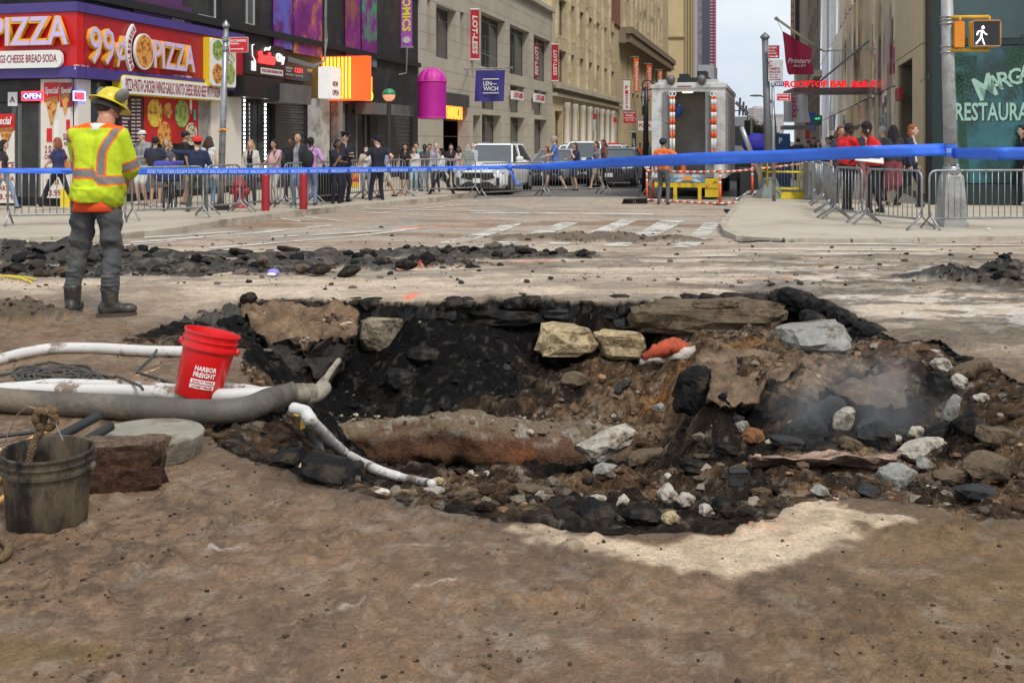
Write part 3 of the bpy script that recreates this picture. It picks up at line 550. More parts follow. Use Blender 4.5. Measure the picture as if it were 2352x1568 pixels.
# corner shop signs ------------------------------------------------
ps=empty('pizza_sign', PLL.pt(0, 3.05), label='wide red fascia sign with lilac 99¢ PIZZA letters wrapping the corner', cat='sign')
O1=.3
tP=tu(559, out=O1)
m=MB();PLL.box(m, -.0, tP, 3.34, 4.66, .02, O1);m.build('fascia_board', dred, ps)
m=MB();PLA.box(m, 2, 14.3, 3.34, 4.66, .02, O1);m.build('fascia_board', red, ps)
m=MB();PLL.box(m, -.0, tP+.05, 4.665, 4.9, .02, O1+.05);PLL.box(m, 0, tP+.05, 3.06, 3.335, .02, O1+.05);PLA.box(m, 2, 14.35, 4.665, 4.9, .02, O1+.05);PLA.box(m, 2, 14.35, 3.06, 3.335, .02, O1+.05);m.build('trim', navy, ps)
def sign3d(pl, body, u0, u1, v0, v1, par, off=.0, depth=.055, out=O1, face=lilac, edge=gold, nm='letters'):
 a=ltext(nm, pl, body, u0, u1, v0, v1, edge, par, out, depth, off+.028);ltext('letter_face', pl, body, u0+.4, u1-.4, v0+.8, v1-.8, face, a, out+depth*2+.001, .006, off-.012);return a
sign3d(PLL, '99', 207, 264, 59, 146, ps, .01);sign3d(PLL, '¢', 267, 289, 80, 154, ps, .01)
sign3d(PLL, 'PIZZA', 354, 449, 91, 156, ps, .02)
sign3d(PLA, 'PIZZA', -22, 156, 41, 107, ps, .02, out=O1+.06)
disc(PLL, 329, 119, 20, pzO, ps, O1+.12, 'pizza_disc', white, 1.08, .05)
# the curved DELICIOUS strip
tcn, zcn=PLL.tz(329, 119, O1+.1);m=MB();n=12;r0, r1=.80, .60;sh_=lambda r, a:(tcn+.05+r*math.cos(a), zcn+r*1.1*math.sin(a))
arc=[R(128+92*i/n) for i in range(n+1)];m.prism([sh_(r0, a) for a in arc]+[sh_(r1, a) for a in reversed(arc)], O1+.02, O1+.1, lambda a, b, d:PLL.pt(a, b, d));st=m.build('curved_strip', white, ps)
for i, ch in enumerate('DELICIOUS'):
 a=R(214-80*i/8);me=fit(ch, .085, .12, .006, .02);me.transform(Matrix.Rotation(a-R(90), 4, 'Z'));t_, z_=sh_(.7, a);me.transform(PLL.M(t_, z_, O1+.108));me.materials.clear();me.materials.append(maroon);link('letter', me, st)
ltext('street_number', PLL, '558a 7th Ave.', 171, 213, 148, 160, white, ps, O1, .004, .01)
ltext('phone_number', PLL, '646-930-3000', 398, 442, 171, 184, white, ps, O1, .004, .005)
m=MB();t0, za=PLL.tz(284, 174, .42);_, zb=PLL.tz(284, 214, .42);t1=tu(511, out=.42)
def rrect(t0, t1, z0, z1, r, n=5):return [((t0+r if cx<0 else t1-r)+r*math.cos(a), (z0+r if cz<0 else z1-r)+r*math.sin(a)) for cx, cz, s in ((1, 1, 0), (-1, 1, 90), (-1, -1, 180), (1, -1, 270)) for a in [R(s+90*i/n) for i in range(n+1)]]
ms=empty('menu_strip_sign', PLL.pt(t0, zb, .3), label='long white strip sign listing PIZZA PASTA CHICKEN WINGS under the red fascia', cat='sign')
m.prism(rrect(t0, t1, zb, za, .13), .36, .42, lambda a, b, d:PLL.pt(a, b, d));m.build('panel', white, ms)
m=MB();m.prism(rrect(t0-.03, t1+.03, zb-.03, za+.03, .14), .1, .357, lambda a, b, d:PLL.pt(a, b, d));m.build('yellow_rim', M('yellow rim', (.8, .6, .02), .5), ms)
ltext('menu_words', PLL, 'PIZZA·PASTA·CHICKEN WINGS·GARLIC KNOTS·CHEESE BREAD·BEEF PATTY·SODA', 289, 506, 180, 209, maroon, ms, .42, .003, .008)
ms2=empty('menu_strip_sign', PLA.pt(10, 3.5, .3), label='white rounded strip reading WINGS CHEESE BREAD SODA on the bright red avenue fascia', cat='sign')
m=MB();t0, za=PLA.tz(-90, 120, .45);t1, zb=PLA.tz(141, 155, .45);m.prism(rrect(t0, t1, zb, za, .17), .36, .45, lambda a, b, d:PLA.pt(a, b, d));m.build('panel', white, ms2)
ltext('menu_words', PLA, 'CHICKEN WINGS·CHEESE BREAD·SODA', -78, 130, 129, 147, maroon, ms2, .45, .003, .01)
q=empty('pizza_photo_sign', PLL.P(483, 140), label='yellow edged light box with four round pizza pictures at the right end of the fascia', cat='sign')
m=MB();t0, za=PLL.tz(485, 87, .55);_, zb=PLL.tz(485, 196, .55);t1=tu(542, out=.55);m.prism(rrect(t0, t1, zb, za, .1), .5, .55, lambda a, b, d:PLL.pt(a, b, d));m.build('panel', white, q)
m=MB();PLL.box(m, t0-.02, t1+.02, zb-.02, za+.02, .3, .495);m.build('case', M('yellow rim', (.8, .6, .02), .5), q)
for (u, v, mt) in ((500, 115, pzG), (500, 169, pzO), (528, 126, pzW), (528, 170, pzG)):disc(PLL, u, v, 11.5, mt, q, .55, ratio=1.)
# ground floor of the pizza shop
sf=empty('pizza_shopfront', PLL.pt(0, 0), label='pizza shop window front with menu board and red pizza posters', cat='shopfront')
PLL.box(MB(), .0, .5, .1, 3.04, .003, .12).build('pier', cream, sf);PLL.box(MB(), tu(478), tu(548), .1, 3.04, .003, .1).build('pier', cream, sf)
m=MB();PLL.box(m, .5, tu(548), .1, .5, .003, .1);m.build('plinth', M('shop plinth', (.1, .1, .11), .6), sf)
m=MB();PLL.box(m, .52, 1.0, .5, 3.0, .005, .03);PLL.box(m, tu(270), tu(276), .5, 3., .005, .08);m.build('glazing', g_dark, sf)
for (u0, u1, v0, v1, mt, nm) in ((277, 329, 219, 350, M('dark menu board', (.06, .015, .025), .5), 'menu_board'), (331, 455, 220, 330, M('red poster', (.42, .015, .015), .5, var=.25, scale=.8), 'poster'), (456, 478, 224, 400, M('dim poster', (.28, .25, .23), .4, var=.4, scale=3), 'poster')):
 slab(nm, PLL, u0, u1, v0, v1, .02, .12, mt, sf)
mbw=M('menu print', (.5, .48, .45), .6)
m=MB()
for i in range(13):
 v=228+i*8.4
 for (a, b) in ((281, 281+12+(i*7)%6), (302, 311), (314, 323)):PLL.ubox(m, a, b, v, v+3.6, .121, .124)
m.build('menu_lines', mbw, sf)
for (u, v, r, mt) in ((355, 260, 17.5, pzY), (385, 254, 9.5, pzO), (417, 262, 16, pzG), (377, 308, 15, pzO), (439, 308, 13, pzW)):disc(PLL, u, v, r, mt, sf, .122, ratio=1.05)
m=MB();PLL.ubox(m, 436, 441, 228, 262, .121, .13);m.build('bottle_print', white, sf)
for i, mt in enumerate((red, maroon, M('teal can', (.1, .35, .35), .5))):slab('can_print', PLL, 433+i*6, 438+i*6, 252, 276, .121, .13, mt, sf)
def pslice(pl, u, v, wu, hv, par, out):
 t, z=pl.tz(u, v, out);t2, z2=pl.tz(u+wu, v+hv, out);m=MB();m.prism([(t, z), (t2, z+.05), (t+(t2-t)*.45, z2)], out, out+.01, lambda a, b, d:pl.pt(a, b, d));m.build('slice_print', pzO, par)
 m=MB();m.prism([(t, z-.02), (t2, z+.03), (t2-.02, z+.11), (t+.02, z+.07)], out, out+.018, lambda a, b, d:pl.pt(a, b, d));m.build('crust_print', M('crust', (.35, .15, .04), .6), par)
av=empty('pizza_avenue_front', PLA.pt(12, 0), label='pizza shop avenue front with glass door, price posters and OPEN neon', cat='shopfront')
m=MB();PLA.box(m, ta_(99.5), 13.98, .1, 3.04, .003, .1);m.build('pier', cream, av)
tR0=PLA.tz(100, 300, .1)[0];tR1=PLA.tz(136, 300, .1)[0];tR2=PLA.tz(166, 300, .1)[0]
slab('poster_head', PLA, 101, 136, 190, 234, .1, .115, red, av);slab('poster_head', PLA, 138, 166, 190, 246, .1, .112, dred, av)
ltext('poster_word', PLA, 'Special', 103, 134, 200, 220, white, av, .116, .004, .02, .2);ltext('poster_word', PLA, 'Special', 140, 164, 200, 219, white, av, .113, .004, .02, .2)
pslice(PLA, 106, 232, 28, 60, av, .117);pslice(PLA, 141, 224, 20, 42, av, .117)
for (a, b, c, u0, u1) in (('2 SLICES', 335, 352, 103, 140), ('CHEESE PIZZA', 355, 366, 102, 148), ('AND', 370, 376, 112, 126), ('CAN SODA', 383, 394, 102, 145), ('WATER', 411, 424, 106, 136), ('$3.99', 436, 452, 103, 140), ('SLICE', 307, 322, 145, 165), ('PIZZA', 327, 335, 147, 163)):ltext('poster_words', PLA, a, u0, u1, b, c, maroon, av, .1, .003, .02)
slab('can_print', PLA, 107, 119, 295, 326, .1, .115, red, av);slab('bottle_print', PLA, 124, 133, 278, 322, .1, .115, white, av);slab('can_print', PLA, 152, 160, 275, 300, .1, .114, red, av)
slab('sticker', PLA, 138, 160, 433, 478, .1, .108, M('yellow rim', (.8, .6, .02), .5), av)
# door and window on the avenue
m=MB()
for a, b, z0, z1 in ((ta_(40.5), ta_(98.5), .12, 2.45), (ta_(-22), ta_(38), .12, 2.45), (ta_(-140), ta_(-24), .12, 2.45)):
 PLA.box(m, a, a+.12, z0, z1, -.1, -.0);PLA.box(m, b-.12, b, z0, z1, -.1, .0);PLA.box(m, a+.12, b-.12, z1-.12, z1, -.1, -.003);PLA.box(m, a+.12, b-.12, z0, z0+.16, -.1, -.003)
m.build('door_frame', alu, av);m=MB();PLA.box(m, ta_(-140), ta_(98.5), .12, 2.44, -.08, -.05);PLA.box(m, ta_(-140), ta_(98.5), 2.51, 3.0, -.3, -.25);m.build('glazing', g_dark, av)
slab('poster', PLA, -18, 33, 262, 466, -.03, .01, cream, av);slab('poster_head', PLA, -18, 33, 262, 300, .01, .02, red, av);ltext('poster_word', PLA, 'Special', -16, 26, 268, 292, white, av, .062, .004, .02, .2);pslice(PLA, 0, 302, 30, 36, av, .02)
for (a, b, c, u0, u1) in (('2 SLICE', 372, 388, -10, 32), ('CHEESE PIZZA', 391, 398, -14, 32), ('SODA', 405, 416, 0, 32), ('WATER', 426, 438, -6, 30), ('$3.99', 445, 460, -14, 32)):ltext('poster_words', PLA, a, u0, u1, b, c, maroon, av, .012, .003, .02)
slab('grade_card', PLA, 18, 39, 212, 244, .0, .03, white, av);ltext('grade_letter', PLA, 'A', 22, 34, 222, 236, navy, av, .031, .003, .02)
ledw=M('white led', (.9, .9, 1), .4, emit=4.)
for pl_, u_, va, vb, par in ((PLA, 104-0, 305, 430, av),):
 m=MB();n=30
 for i in range(n):v=va+(vb-va)*i/n;pl_.ubox(m, 59, 60.6, 338+i*4.3, 338+i*4.3+2.2, -.04, -.02)
 m.build('led_strip', ledw, par)
for i, (u0, u1, pl_) in enumerate(((50, 97, PLA), (168, 196, PLL))):
 v0, v1=(211, 231) if i==0 else (209, 233);o=empty('open_sign', pl_.P(u0, v1, .1), label=['blue OPEN neon on a red board over the glass door', 'small neon sign with blue border just right of the corner pier'][i], cat='neon sign')
 slab('board', pl_, u0, u1, v0, v1, .05, .12, blackm, o);b=MB();t0, za=pl_.tz(u0+.8, v0+1, .14);t1, zb=pl_.tz(u1-.8, v1-1, .14)
 b.tube([pl_.pt(t0, za, .14), pl_.pt(t1, za, .14), pl_.pt(t1, zb, .14), pl_.pt(t0, zb, .14), pl_.pt(t0, za, .14)], .018, 6);b.build('neon_border', M('blue neon', (.15, .15, 1), .4, emit=5.) if i else M('red neon', (1, .03, .03), .4, emit=3.), o)
 ltext('neon_letters', pl_, 'OPEN' if i==0 else 'PEN', u0+3, u1-4, v0+4, v1-4, M('blue neon', (.15, .15, 1), .4, emit=5.) if i==0 else M('red neon', (1, .03, .03), .4, emit=3.), o, .125, .01, .01)
# smoke shop
sm=empty('smoke_shop_sign', PLL.P(600, 170), label='dark fascia with glowing red and white letters and a white pipe outline', cat='sign')
slab('fascia_board', PLL, 562, 654, 92, 170, .02, .35, blackm, sm)
redn=M('red lit letters', (1, .03, .03), .4, emit=1.8);wht=M('white lit letters', (.85, .85, .85), .4, emit=.5)
ltext('letters', PLL, 'Smoke', 598, 632, 117, 145, redn, sm, .35, .04, .03);ltext('letters', PLL, 'City', 637, 655, 122, 147, wht, sm, .35, .03, .03)
ltext('slogan', PLL, 'WE SELL THE BEST HOOKAHS IN TOWN', 602, 648, 158, 165, maroon, sm, .372, .003, .01);slab('slogan_plate', PLL, 600, 650, 155, 169, .35, .37, white, sm)
m=MB();pp=[PLL.P(583, 103, .38), PLL.P(579, 104, .38), PLL.P(580, 128, .38), PLL.P(586, 140, .38)];m.tube(pp, .02, 6);PLL.ubox(m, 580, 588, 140, 162, .35, .39);m.build('pipe_outline', wht, sm)
m=MB();m.tube([PLL.P(607, 117, .4), PLL.P(611, 112, .4), PLL.P(617, 114, .4), PLL.P(621, 108, .4)], [.02, .05, .05, .02], 6);m.build('smoke_curl', wht, sm)
led=empty('led_board', PLL.P(680, 180), label='black board of small red and white price lettering beside the smoke shop sign', cat='sign');slab('board', PLL, 656, 716, 143, 182, .02, .3, blackm, led)
for (s_, u0, u1, v0, v1, mt) in (('Smoke Store', 656, 672, 152, 158, mbw), ('E-Liquid', 657, 668, 160, 166, mbw), ('Lottery Tickets', 656, 675, 168, 174, mbw), ('1231', 678, 695, 156, 166, redn), ('Cigars & E-Cig', 678, 696, 171, 176, mbw), ('VAPE', 706, 718, 158, 166, gold)):ltext('letters', PLL, s_, u0, u1, v0, v1, mt, led, .3, .004, .0)
aw=MB();PLL.ubox(aw, 562, 650, 172, 222, .02, .7);aw.build('awning_box', blackm, bA)
aw=MB();PLL.ubox(aw, 655, 715, 192, 236, .02, .9);o_=aw.build('shutter_housing', M('dirty grey housing', (.13, .125, .12), .7, var=.3, scale=1.5), bA)
for u in (561, 609):
 o_=empty('led_column', PLL.P(u, 450, .1), label='vertical strip of white lights at the %s side of the smoke shop window'%('left' if u<600 else 'right'), cat='light strip');m=MB()
 for i in range(26):PLL.ubox(m, u, u+2.4, 219+i*9.5, 219+i*9.5+5.6, .1, .13)
 m.build('lights', ledw, o_);PLL.ubox(MB(), u-.6, u+3, 217, 462, .06, .098).build('rail', blackm, o_)
# bright box signs
yl=M('yellow light tube', (1, .75, .05), .4, emit=1.4);gl_=M('green light tube', (.35, .9, .1), .4, emit=1.2);ord_=M('orange lit panel', (1, .09, .015), .4, emit=.7)
CR=Pl(PLL.P(737, 200)[:2], (.971, -.24))
bx=empty('striped_box_sign', PLL.P(737, 220), label='projecting red box sign with yellow and green light stripes on its side', cat='sign')
tb=tu(737);m=MB();PLL.box(m, tb-.0, tb+.35, 3.05, 4.72, .02, 1.9);m.build('case', ord_, bx)
tw=tu(737);CRp=Pl(PLL.pt(tb, 0, .02)[:2], (.971, -.24));m=MB();m2=MB()
for i in range(8):CRp.box(m if i%2 else m2, .08+i*.15, .14+i*.15, 3.12, 4.68, .003, .03)
m.build('stripes', yl, bx);m2.build('stripes', gl_, bx)
tb=tu(757, out=1.2);st_=empty('letter_board_sign', PLL.P(765, 225), label='white letter board reading NOW OPEN beside the red box sign', cat='sign')
slab('panel', PLL, 778-18, 782, 153, 226, .5, 1.0, M('lit white panel', (.75, .74, .72), .5, emit=.25), st_);ltext('letters', PLL, 'NOW', 765, 777, 186, 199, blackm, st_, 1.0, .005, .01);ltext('letters', PLL, 'OPEN', 764, 778, 206, 219, blackm, st_, 1.0, .005, .01)
em=empty('empanada_sign', PLL.P(800, 220), label='orange sign with white rounded lettering and a curved right edge', cat='sign')
t0, za=PLL.tz(784, 154, .9);_, zb=PLL.tz(784, 222, .9);t1=tu(812, out=.9);m=MB();m.prism([(t0, zb), (t0+(t1-t0)*.5, zb+.06), (t1-.15, zb+.6), (t1, zb+1.2), (t1, za), (t0, za)], .3, .9, lambda a, b, d:PLL.pt(a, b, d));m.build('panel', M('orange sign face', (.85, .38, .05), .5, emit=.25), em)
ltext('letters', PLL, 'panada', 784, 808, 167, 178, white, em, .9, .004, .02);ltext('letters', PLL, 'mama', 786, 804, 190, 202, white, em, .9, .004, .02)
ng=empty('neon_frame_sign', PLL.P(835, 230), label='orange neon outlined box with yellow TOGO letters beside the curved orange sign', cat='sign');slab('box', PLL, 820, 852, 176, 229, .1, .5, M('dim orange box', (.35, .07, .01), .5, emit=.3), ng)
m=MB();m.tube([PLL.P(821, 171, .55), PLL.P(853, 178, .55), PLL.P(853, 230, .55), PLL.P(821, 229, .55)], .035, 6);m.build('neon_frame', M('orange neon', (1, .16, .02), .4, emit=3.), ng);ltext('letters', PLL, 'TO GO', 832, 857, 209, 228, yl, ng, .56, .01, .01)
slab('pilaster', PLL, 735, 757, 226, 470, .01, .5, M('worn white pilaster', (.5, .48, .44), .7, var=.2, scale=2, dirt=(.25, .23, .2), dscale=1.5), bA);slab('pilaster', PLL, 776, 787, 232, 420, .01, .3, M('worn white pilaster'), bA)
aw=MB();PLL.ubox(aw, 862, 950, 236, 262, .02, .9);aw.build('awning_box', M('dirty grey housing'), bA)
# superhero sized posters -> plain coloured blurs
for i, (u0, u1, v0, v1, c2) in enumerate(((630, 672, -60, 108, (.12, .12, .5)), (676, 740, -60, 122, (.55, .2, .05)), (795, 828, -60, 138, (.3, .1, .08)), (833, 866, -60, 150, (.05, .35, .15)))):
 o=slab('poster', PLL, u0, u1, v0, v1, .04, .09, M('poster print %d'%i, (.2, .02, .2), .5, var=.5, scale=.7, dirt=c2, dscale=.8, dlo=.48, dhi=.6), None)
 tag(o, ['tall purple poster with a blue figure shape, leftmost on the black front', 'tall purple poster with an orange brown figure shape on the black front', 'tall dark poster with reddish streaks left of the green one', 'tall dark poster with a green figure shape on the black front'][i], 'poster', 'tall posters on the black front')
cb=empty('comics_banner', PLL.P(930, 110), label='vertical purple banner with yellow OMICS letters on a bracket', cat='banner');BN=Pl(PLL.P(921, 110)[:2], (.971, -.24))
slab('cloth', BN, 921, 946, -30, 110, -.02, .02, M('purple banner', (.42, .1, .5), .7), cb);ltext('letters', BN, 'COMICS', 924, 943, -22, 73, M('yellow print', (.85, .8, .05), .6), cb, .021, .004, .03, rot=-90);disc(BN, 934, 92, 9, M('badge print', (.5, .55, .75), .6, dirt=(.8, .7, .1), dscale=5), cb, .022, 'badge_print', ratio=.8)
m=MB();m.tube([BN.P(916, 110), BN.P(950, 110)], .05, 8);m.tube([BN.P(935, 110), BN.P(933, 168), PLL.P(915, 172)], .04, 8);m.build('bracket', steel, cb)
# second-floor purple window signs with lettering
for (u0, u1, v0, v1, s_, lb) in ((380, 440, 5, 62, 'since', 'purple window sign with slanted white since lettering above the pizza fascia'), (308, 418, -30, 28, '', 'purple panel above the blue trim near the corner')):
 o=slab('window_sign', PLL, u0, u1, v0, v1, .02, .07, M('purple window sign', (.09, .03, .11), .5, var=.2), None);tag(o, lb, 'sign')
 if s_:ltext('letters', PLL, s_, 394, 423, 35, 55, mbw, o, .071, .003, 0, .3)
sp=empty('globe_lamp', PLL.P(894, 240, 3.2), label='green and white subway globe lamp on a dark post behind the crowd', cat='lamp');c_=PLL.P(893.5, 219, 3.2);m=MB();m.ell(c_, (.23, .23, .23), 16, 12);o=m.build('globe', M('orange lit globe', (.9, .35, .2), .4, emit=.4), sp, True);m=MB();m.ell(c_+Vector((0, 0, .045)), (.235, .235, .2), 16, 12);m.build('green_cap', M('green glass', (.04, .25, .13), .3), sp, True)
m=MB();m.tube([c_-Vector((0, 0, .22)), Vector((c_.x, c_.y, -.12))], .08, 10);m.build('post', M('dark green iron', (.03, .035, .03), .5), sp)
# cables hanging on the black front
m=MB()
for i in range(4):m.tube([PLL.P(917+i*1.5, -20+i, .1), PLL.P(921-i*2, 60, .15), PLL.P(926-i, 150, .12)][:2] if False else [PLL.P(917-0, 0, .1)]*0 or [PLL.P(748+i, -30, .12), PLL.P(746+4*math.sin(i), 40, .16), PLL.P(752-i*2, 90, .12), PLL.P(744+i, 140, .3), PLL.P(720, 150+i*2, .3), PLL.P(662, 132+i*3, .25)], .025, 5)
tag(m.build('cable_bundle', M('grey cable', (.2, .2, .2), .6)), 'bundle of grey cables sagging down the black front', 'cable')
# magenta dome awning
aw=empty('dome_awning', PLL.P(970, 270, 1), label='magenta domed fabric awning standing out from the entrance', cat='awning');mag=M('magenta canvas', (.48, .012, .3), .55, var=.1, scale=1.5);mag2=M('pink canvas', (.62, .04, .36), .5, var=.1)
cA=PLL.P(992, 271, 2.);Yc=cA.y;r=33/F*Yc;zt=H+(VY-157)/F*Yc;zm=H+(VY-188)/F*Yc;zb=H+(VY-271)/F*Yc;m=MB()
m.lathe([(r, 0), (r, zm-zb)], 20, (cA.x, cA.y, zb));m.build('skirt', mag, aw, True)
for g_ in range(12):
 m=MB();vs=[];fs=[];an=[R(x) for x in (0, 18, 36, 54, 72, 89)]
 for e_ in an:
  for k in range(5):q_=2*math.pi*(g_+k/4)/12;b_=1+.05*math.sin(math.pi*k/4);vs.append((cA.x+r*b_*math.cos(e_)*math.cos(q_), cA.y+r*b_*math.cos(e_)*math.sin(q_), zm+(zt-zm)*b_*math.sin(e_)))
 m.add(vs, [(j*5+k, j*5+k+1, j*5+k+6, j*5+k+5) for j in range(5) for k in range(4)]);m.build('dome_panel', mag2 if g_%2 else mag, aw, True)
for zz in (zb, zm):m=MB();m.tube([(cA.x+r*1.01*math.cos(R(k*15)), cA.y+r*1.01*math.sin(R(k*15)), zz) for k in range(25)], .03, 6);m.build('hoop', mag2, aw, True)
nl=empty('neon_letters_sign', PLL.P(1045, 270), label='orange neon lettering in the dark entrance recess', cat='neon sign');ltext('letters', PLL, 'ENWICH', 1026, 1062, 241, 273, M('orange neon', (1, .16, .02), .4, emit=3.), nl, -.2, .03, .02)
# ---- grey stone building
def block(name, label, pl, t0, t1, ztop, depth, mat, op, wins, frm, gls, sill=None, nx=2, nz=2, dp=.45):
 o=empty(name, pl.pt(t0, -.1), label=label, cat='building');m=MB();wall(m, pl, t0, t1, -.12, ztop, op+wins, dp);shell(m, pl, t0, t1, ztop, depth);m.build('wall', mat, o)
 for a, b, c, d in wins:win(o, pl, a, b, c, d, -dp+.1, frm, gls, nx, nz, .09, sill)
 return o
T=tu
wB=[(T(1002), T(1048), 5.8, 8.5), (T(1105), T(1160), 5.9, 9.1), (T(1171), T(1216), 5.9, 9.1), (T(1226), T(1264), 5.9, 9.1), (T(981), T(991), 5.9, 8.7), (T(1057), T(1066), 5.8, 8.6)]
wB2=[(T(1107), T(1151), 0.6, 3.1), (T(1172), T(1205), .6, 3.1), (T(1227), T(1256), .6, 3.1), (T(1107), T(1151), 3.4, 5.2), (T(1172), T(1205), 3.4, 5.2), (T(1227), T(1256), 3.4, 5.2)]
bB=block('limestone_building', 'low grey limestone building with red store banners and large recessed windows', PLL, tE+.02, T(1268), 11.5, 14, stone_g, [(T(1018), T(1075), -.1, 3.6), (T(1087), T(1104), -.1, 3.0)], wB+wB2, frame_d, g_dark, stone_g, 2, 1, .6)
m=MB();PLL.box(m, tE, T(1268), 11.3, 11.6, .003, .3);
m.build('parapet', stone_g, bB)
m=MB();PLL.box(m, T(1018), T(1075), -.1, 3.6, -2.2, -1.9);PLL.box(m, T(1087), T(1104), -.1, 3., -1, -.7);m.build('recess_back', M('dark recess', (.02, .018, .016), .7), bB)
slab('dark_frame', PLL, 1013, 1078, 210, 241, .01, .12, M('dark grey panel', (.07, .068, .07), .5), bB)
for a, b in ((T(1158), T(1168)), (T(1212), T(1224)), (T(1080), T(1102))):pass
# joints in the stone
m=MB()
for z in np.arange(.9, 11.2, .85):PLL.box(m, tE+.1, T(1268), z, z+.018, .001, .004)
for i, z in enumerate(np.arange(.9, 11.2, .85)):pass
m.build('joint', M('stone joint', (.17, .15, .12), .9), bB)
for i, (u, v0, v1) in enumerate(((1081, 22, 137), (1267, 102, 186))):
 o=empty('store_banner', PLL.P(u, v1), label=['red vertical banner with white slanted letters, nearer one on the limestone front', 'red vertical banner with white slanted letters where the buff building begins'][i], cat='banner', group='red vertical store banners');w_=(19, 15)[i]
 B=Pl(PLL.P(u, v1)[:2], (.971, -.24));slab('cloth', B, u, u+w_, v0, v1, -.02, .02, M('banner red', (.5, .02, .04), .6), o);ltext('letters', B, 'LOT-LESS', u+4, u+w_-3, v0+14, v1-12, white, o, .022, .004, .03, .15, rot=-90)
 m=MB();m.tube([B.P(u-2, v0), B.P(u+w_+1, v0)], .05, 6);m.tube([B.P(u-2, v1), B.P(u+w_+1, v1)], .05, 6);m.build('rods', white, o)
o=empty('red_window_banner', PLL.P(1230, 170, -.3), label='dim red lettered banner hanging behind the window glass', cat='banner');slab('cloth', PLL, 1227, 1238, 100, 175, -.3, -.1, M('banner dim red', (.3, .02, .04), .5), o);ltext('letters', PLL, 'LOT-LESS', 1229, 1236, 108, 172, white, o, -.09, .004, .03, rot=-90)
for i, (u, v) in enumerate(((1190, 218), (1240, 224))):
 o=empty('store_badge', PLL.P(u, v, .3), label=['white badge with red letters on a round plate, nearer one', 'white badge with red letters on a round plate, farther one'][i], cat='sign', group='store badges over the entrances');disc(PLL, u, v, 9-i, frame_d, o, .1, 'round_plate', ratio=.36);slab('badge', PLL, u-12+i, u+13-2*i, v-10, v+10, .15, .3, white, o);ltext('letters', PLL, 'LOT-LESS', u-8+i, u+11-i, v-6, v+5, M('banner red'), o, .3, .01, .03)
lw=empty('flag_sign', PLL.P(1120, 160, 2), label='dark blue square flag with white letters hanging from a horizontal pole', cat='flag');B=Pl(P(1120, 200, 50)[:2], (.985, -.1));wv=M('navy cloth', (.035, .03, .2), .7, var=.12)
t0, za=B.tz(1090, 162);t1, zb=B.tz(1157, 233);m=MB();n=14;vs=[];fs=[]
for j in range(n+1):
 for i in range(n+1):
  fx, fz=i/n, j/n;vs.append(B.pt(t0+(t1-t0)*fx+.06*fz, zb+(za-zb)*fz-.0, .06*math.sin(fx*9+fz*2)*(1-fz)+.0))
for j in range(n):
 for i in range(n):a=j*(n+1)+i;fs.append((a, a+1, a+n+2, a+n+1))
m.add(vs, fs);m.build('cloth', wv, lw, True);ltext('letters', B, 'LEN—', 1110, 1141, 187, 197, white, lw, .06, .004, .02);ltext('letters', B, 'WICH', 1110, 1144, 199, 209, white, lw, .06, .004, .02)
for v in (181, 213):slab('bar_print', B, 1109, 1146, v, v+2, .06, .066, white, lw)
m=MB();m.tube([B.P(1066, 159), B.P(1178, 156)], .035, 6);m.tube([B.P(1178, 156), B.P(1085, 110)], .012, 4);m.tube([B.P(1066, 159), PLL.P(1075, 165)], .03, 6);m.build('pole', steel, lw)
# ---- buff buildings along the street
def bays(us, rows):return [(T(a), T(b), c, d) for a, b in us for c, d in rows]
usC=[(1281, 1301), (1309, 1320), (1331, 1341), (1351.5, 1361), (1369.5, 1378), (1387, 1394.5), (1403, 1411)]
wC=bays(usC, [(6.0, 8.8), (9.9, 12.9), (14, 16.9), (18, 21)])
wC0=[(T(a), T(b), .5, 3.9) for a, b in ((1275, 1292), (1297, 1310), (1316, 1328), (1334, 1344), (1350, 1359), (1365, 1373), (1378, 1386), (1391, 1398), (1403, 1410))]
bC=block('buff_building', 'buff brick building with tall paired windows and a stone ledge over white columns', PLL, T(1268)+.02, T(1421), 26, 14, stone_y, [], wC+wC0, frame_d, g_dark, stone_y2, 2, 2, .5)
for a, b in zip([1272]+[x[1] for x in usC[:-1]], [1281]+[x[0] for x in usC[1:]]):PLL.box(MB(), (T(a)+T(b))/2-.25, (T(a)+T(b))/2+.25, 5.9, 26, .003, .22).build('pier', stone_y2, bC)
m=MB();PLL.box(m, T(1268)+.1, T(1421), 5.0, 5.25, .003, .35);PLL.box(m, T(1268)+.1, T(1421), 5.6, 5.85, .003, .6);m.build('ledge', stone_g, bC)
m=MB()
for t in np.arange(T(1270), T(1420), .9):PLL.box(m, t, t+.35, 5.86, 6.05, .2, .62)
m.build('ledge_blocks', stone_g, bC)
for a, b in zip([x[1] for x in wC0[:-1]], [x[0] for x in wC0[1:]]):m=MB();c0=PLL.pt((a+b)/2, -.1, .25);m.lathe([(.32, 0), (.32, .3), (.25, .35), (.22, 4.2), (.33, 4.4), (.33, 4.75)], 12, (c0.x, c0.y, -.12));m.build('column', M('white column', (.6, .57, .5), .6), bC, True)
usD=[(1440, 1446), (1452, 1457), (1462, 1467), (1472, 1476), (1481, 1485), (1489.5, 1493), (1498, 1501.5), (1506, 1509), (1513, 1516), (1520, 1523)]
wD=bays(usD, [(4.4, 7.2), (8.2, 11.4), (15, 18.2), (20, 23.), (25, 28), (30, 33)])
bD=block('cornice_building', 'buff office building farther down the street with a heavy bracketed cornice', PLL, T(1421)+.02, T(1535), 42, 16, stone_y, [], wD, frame_d, g_dark, None, 1, 2, .5)
m=MB();PLL.box(m, T(1421), T(1530), 13.2, 13.9, .003, 1.5);PLL.box(m, T(1421), T(1530), 12.2, 13.197, .003, .8)
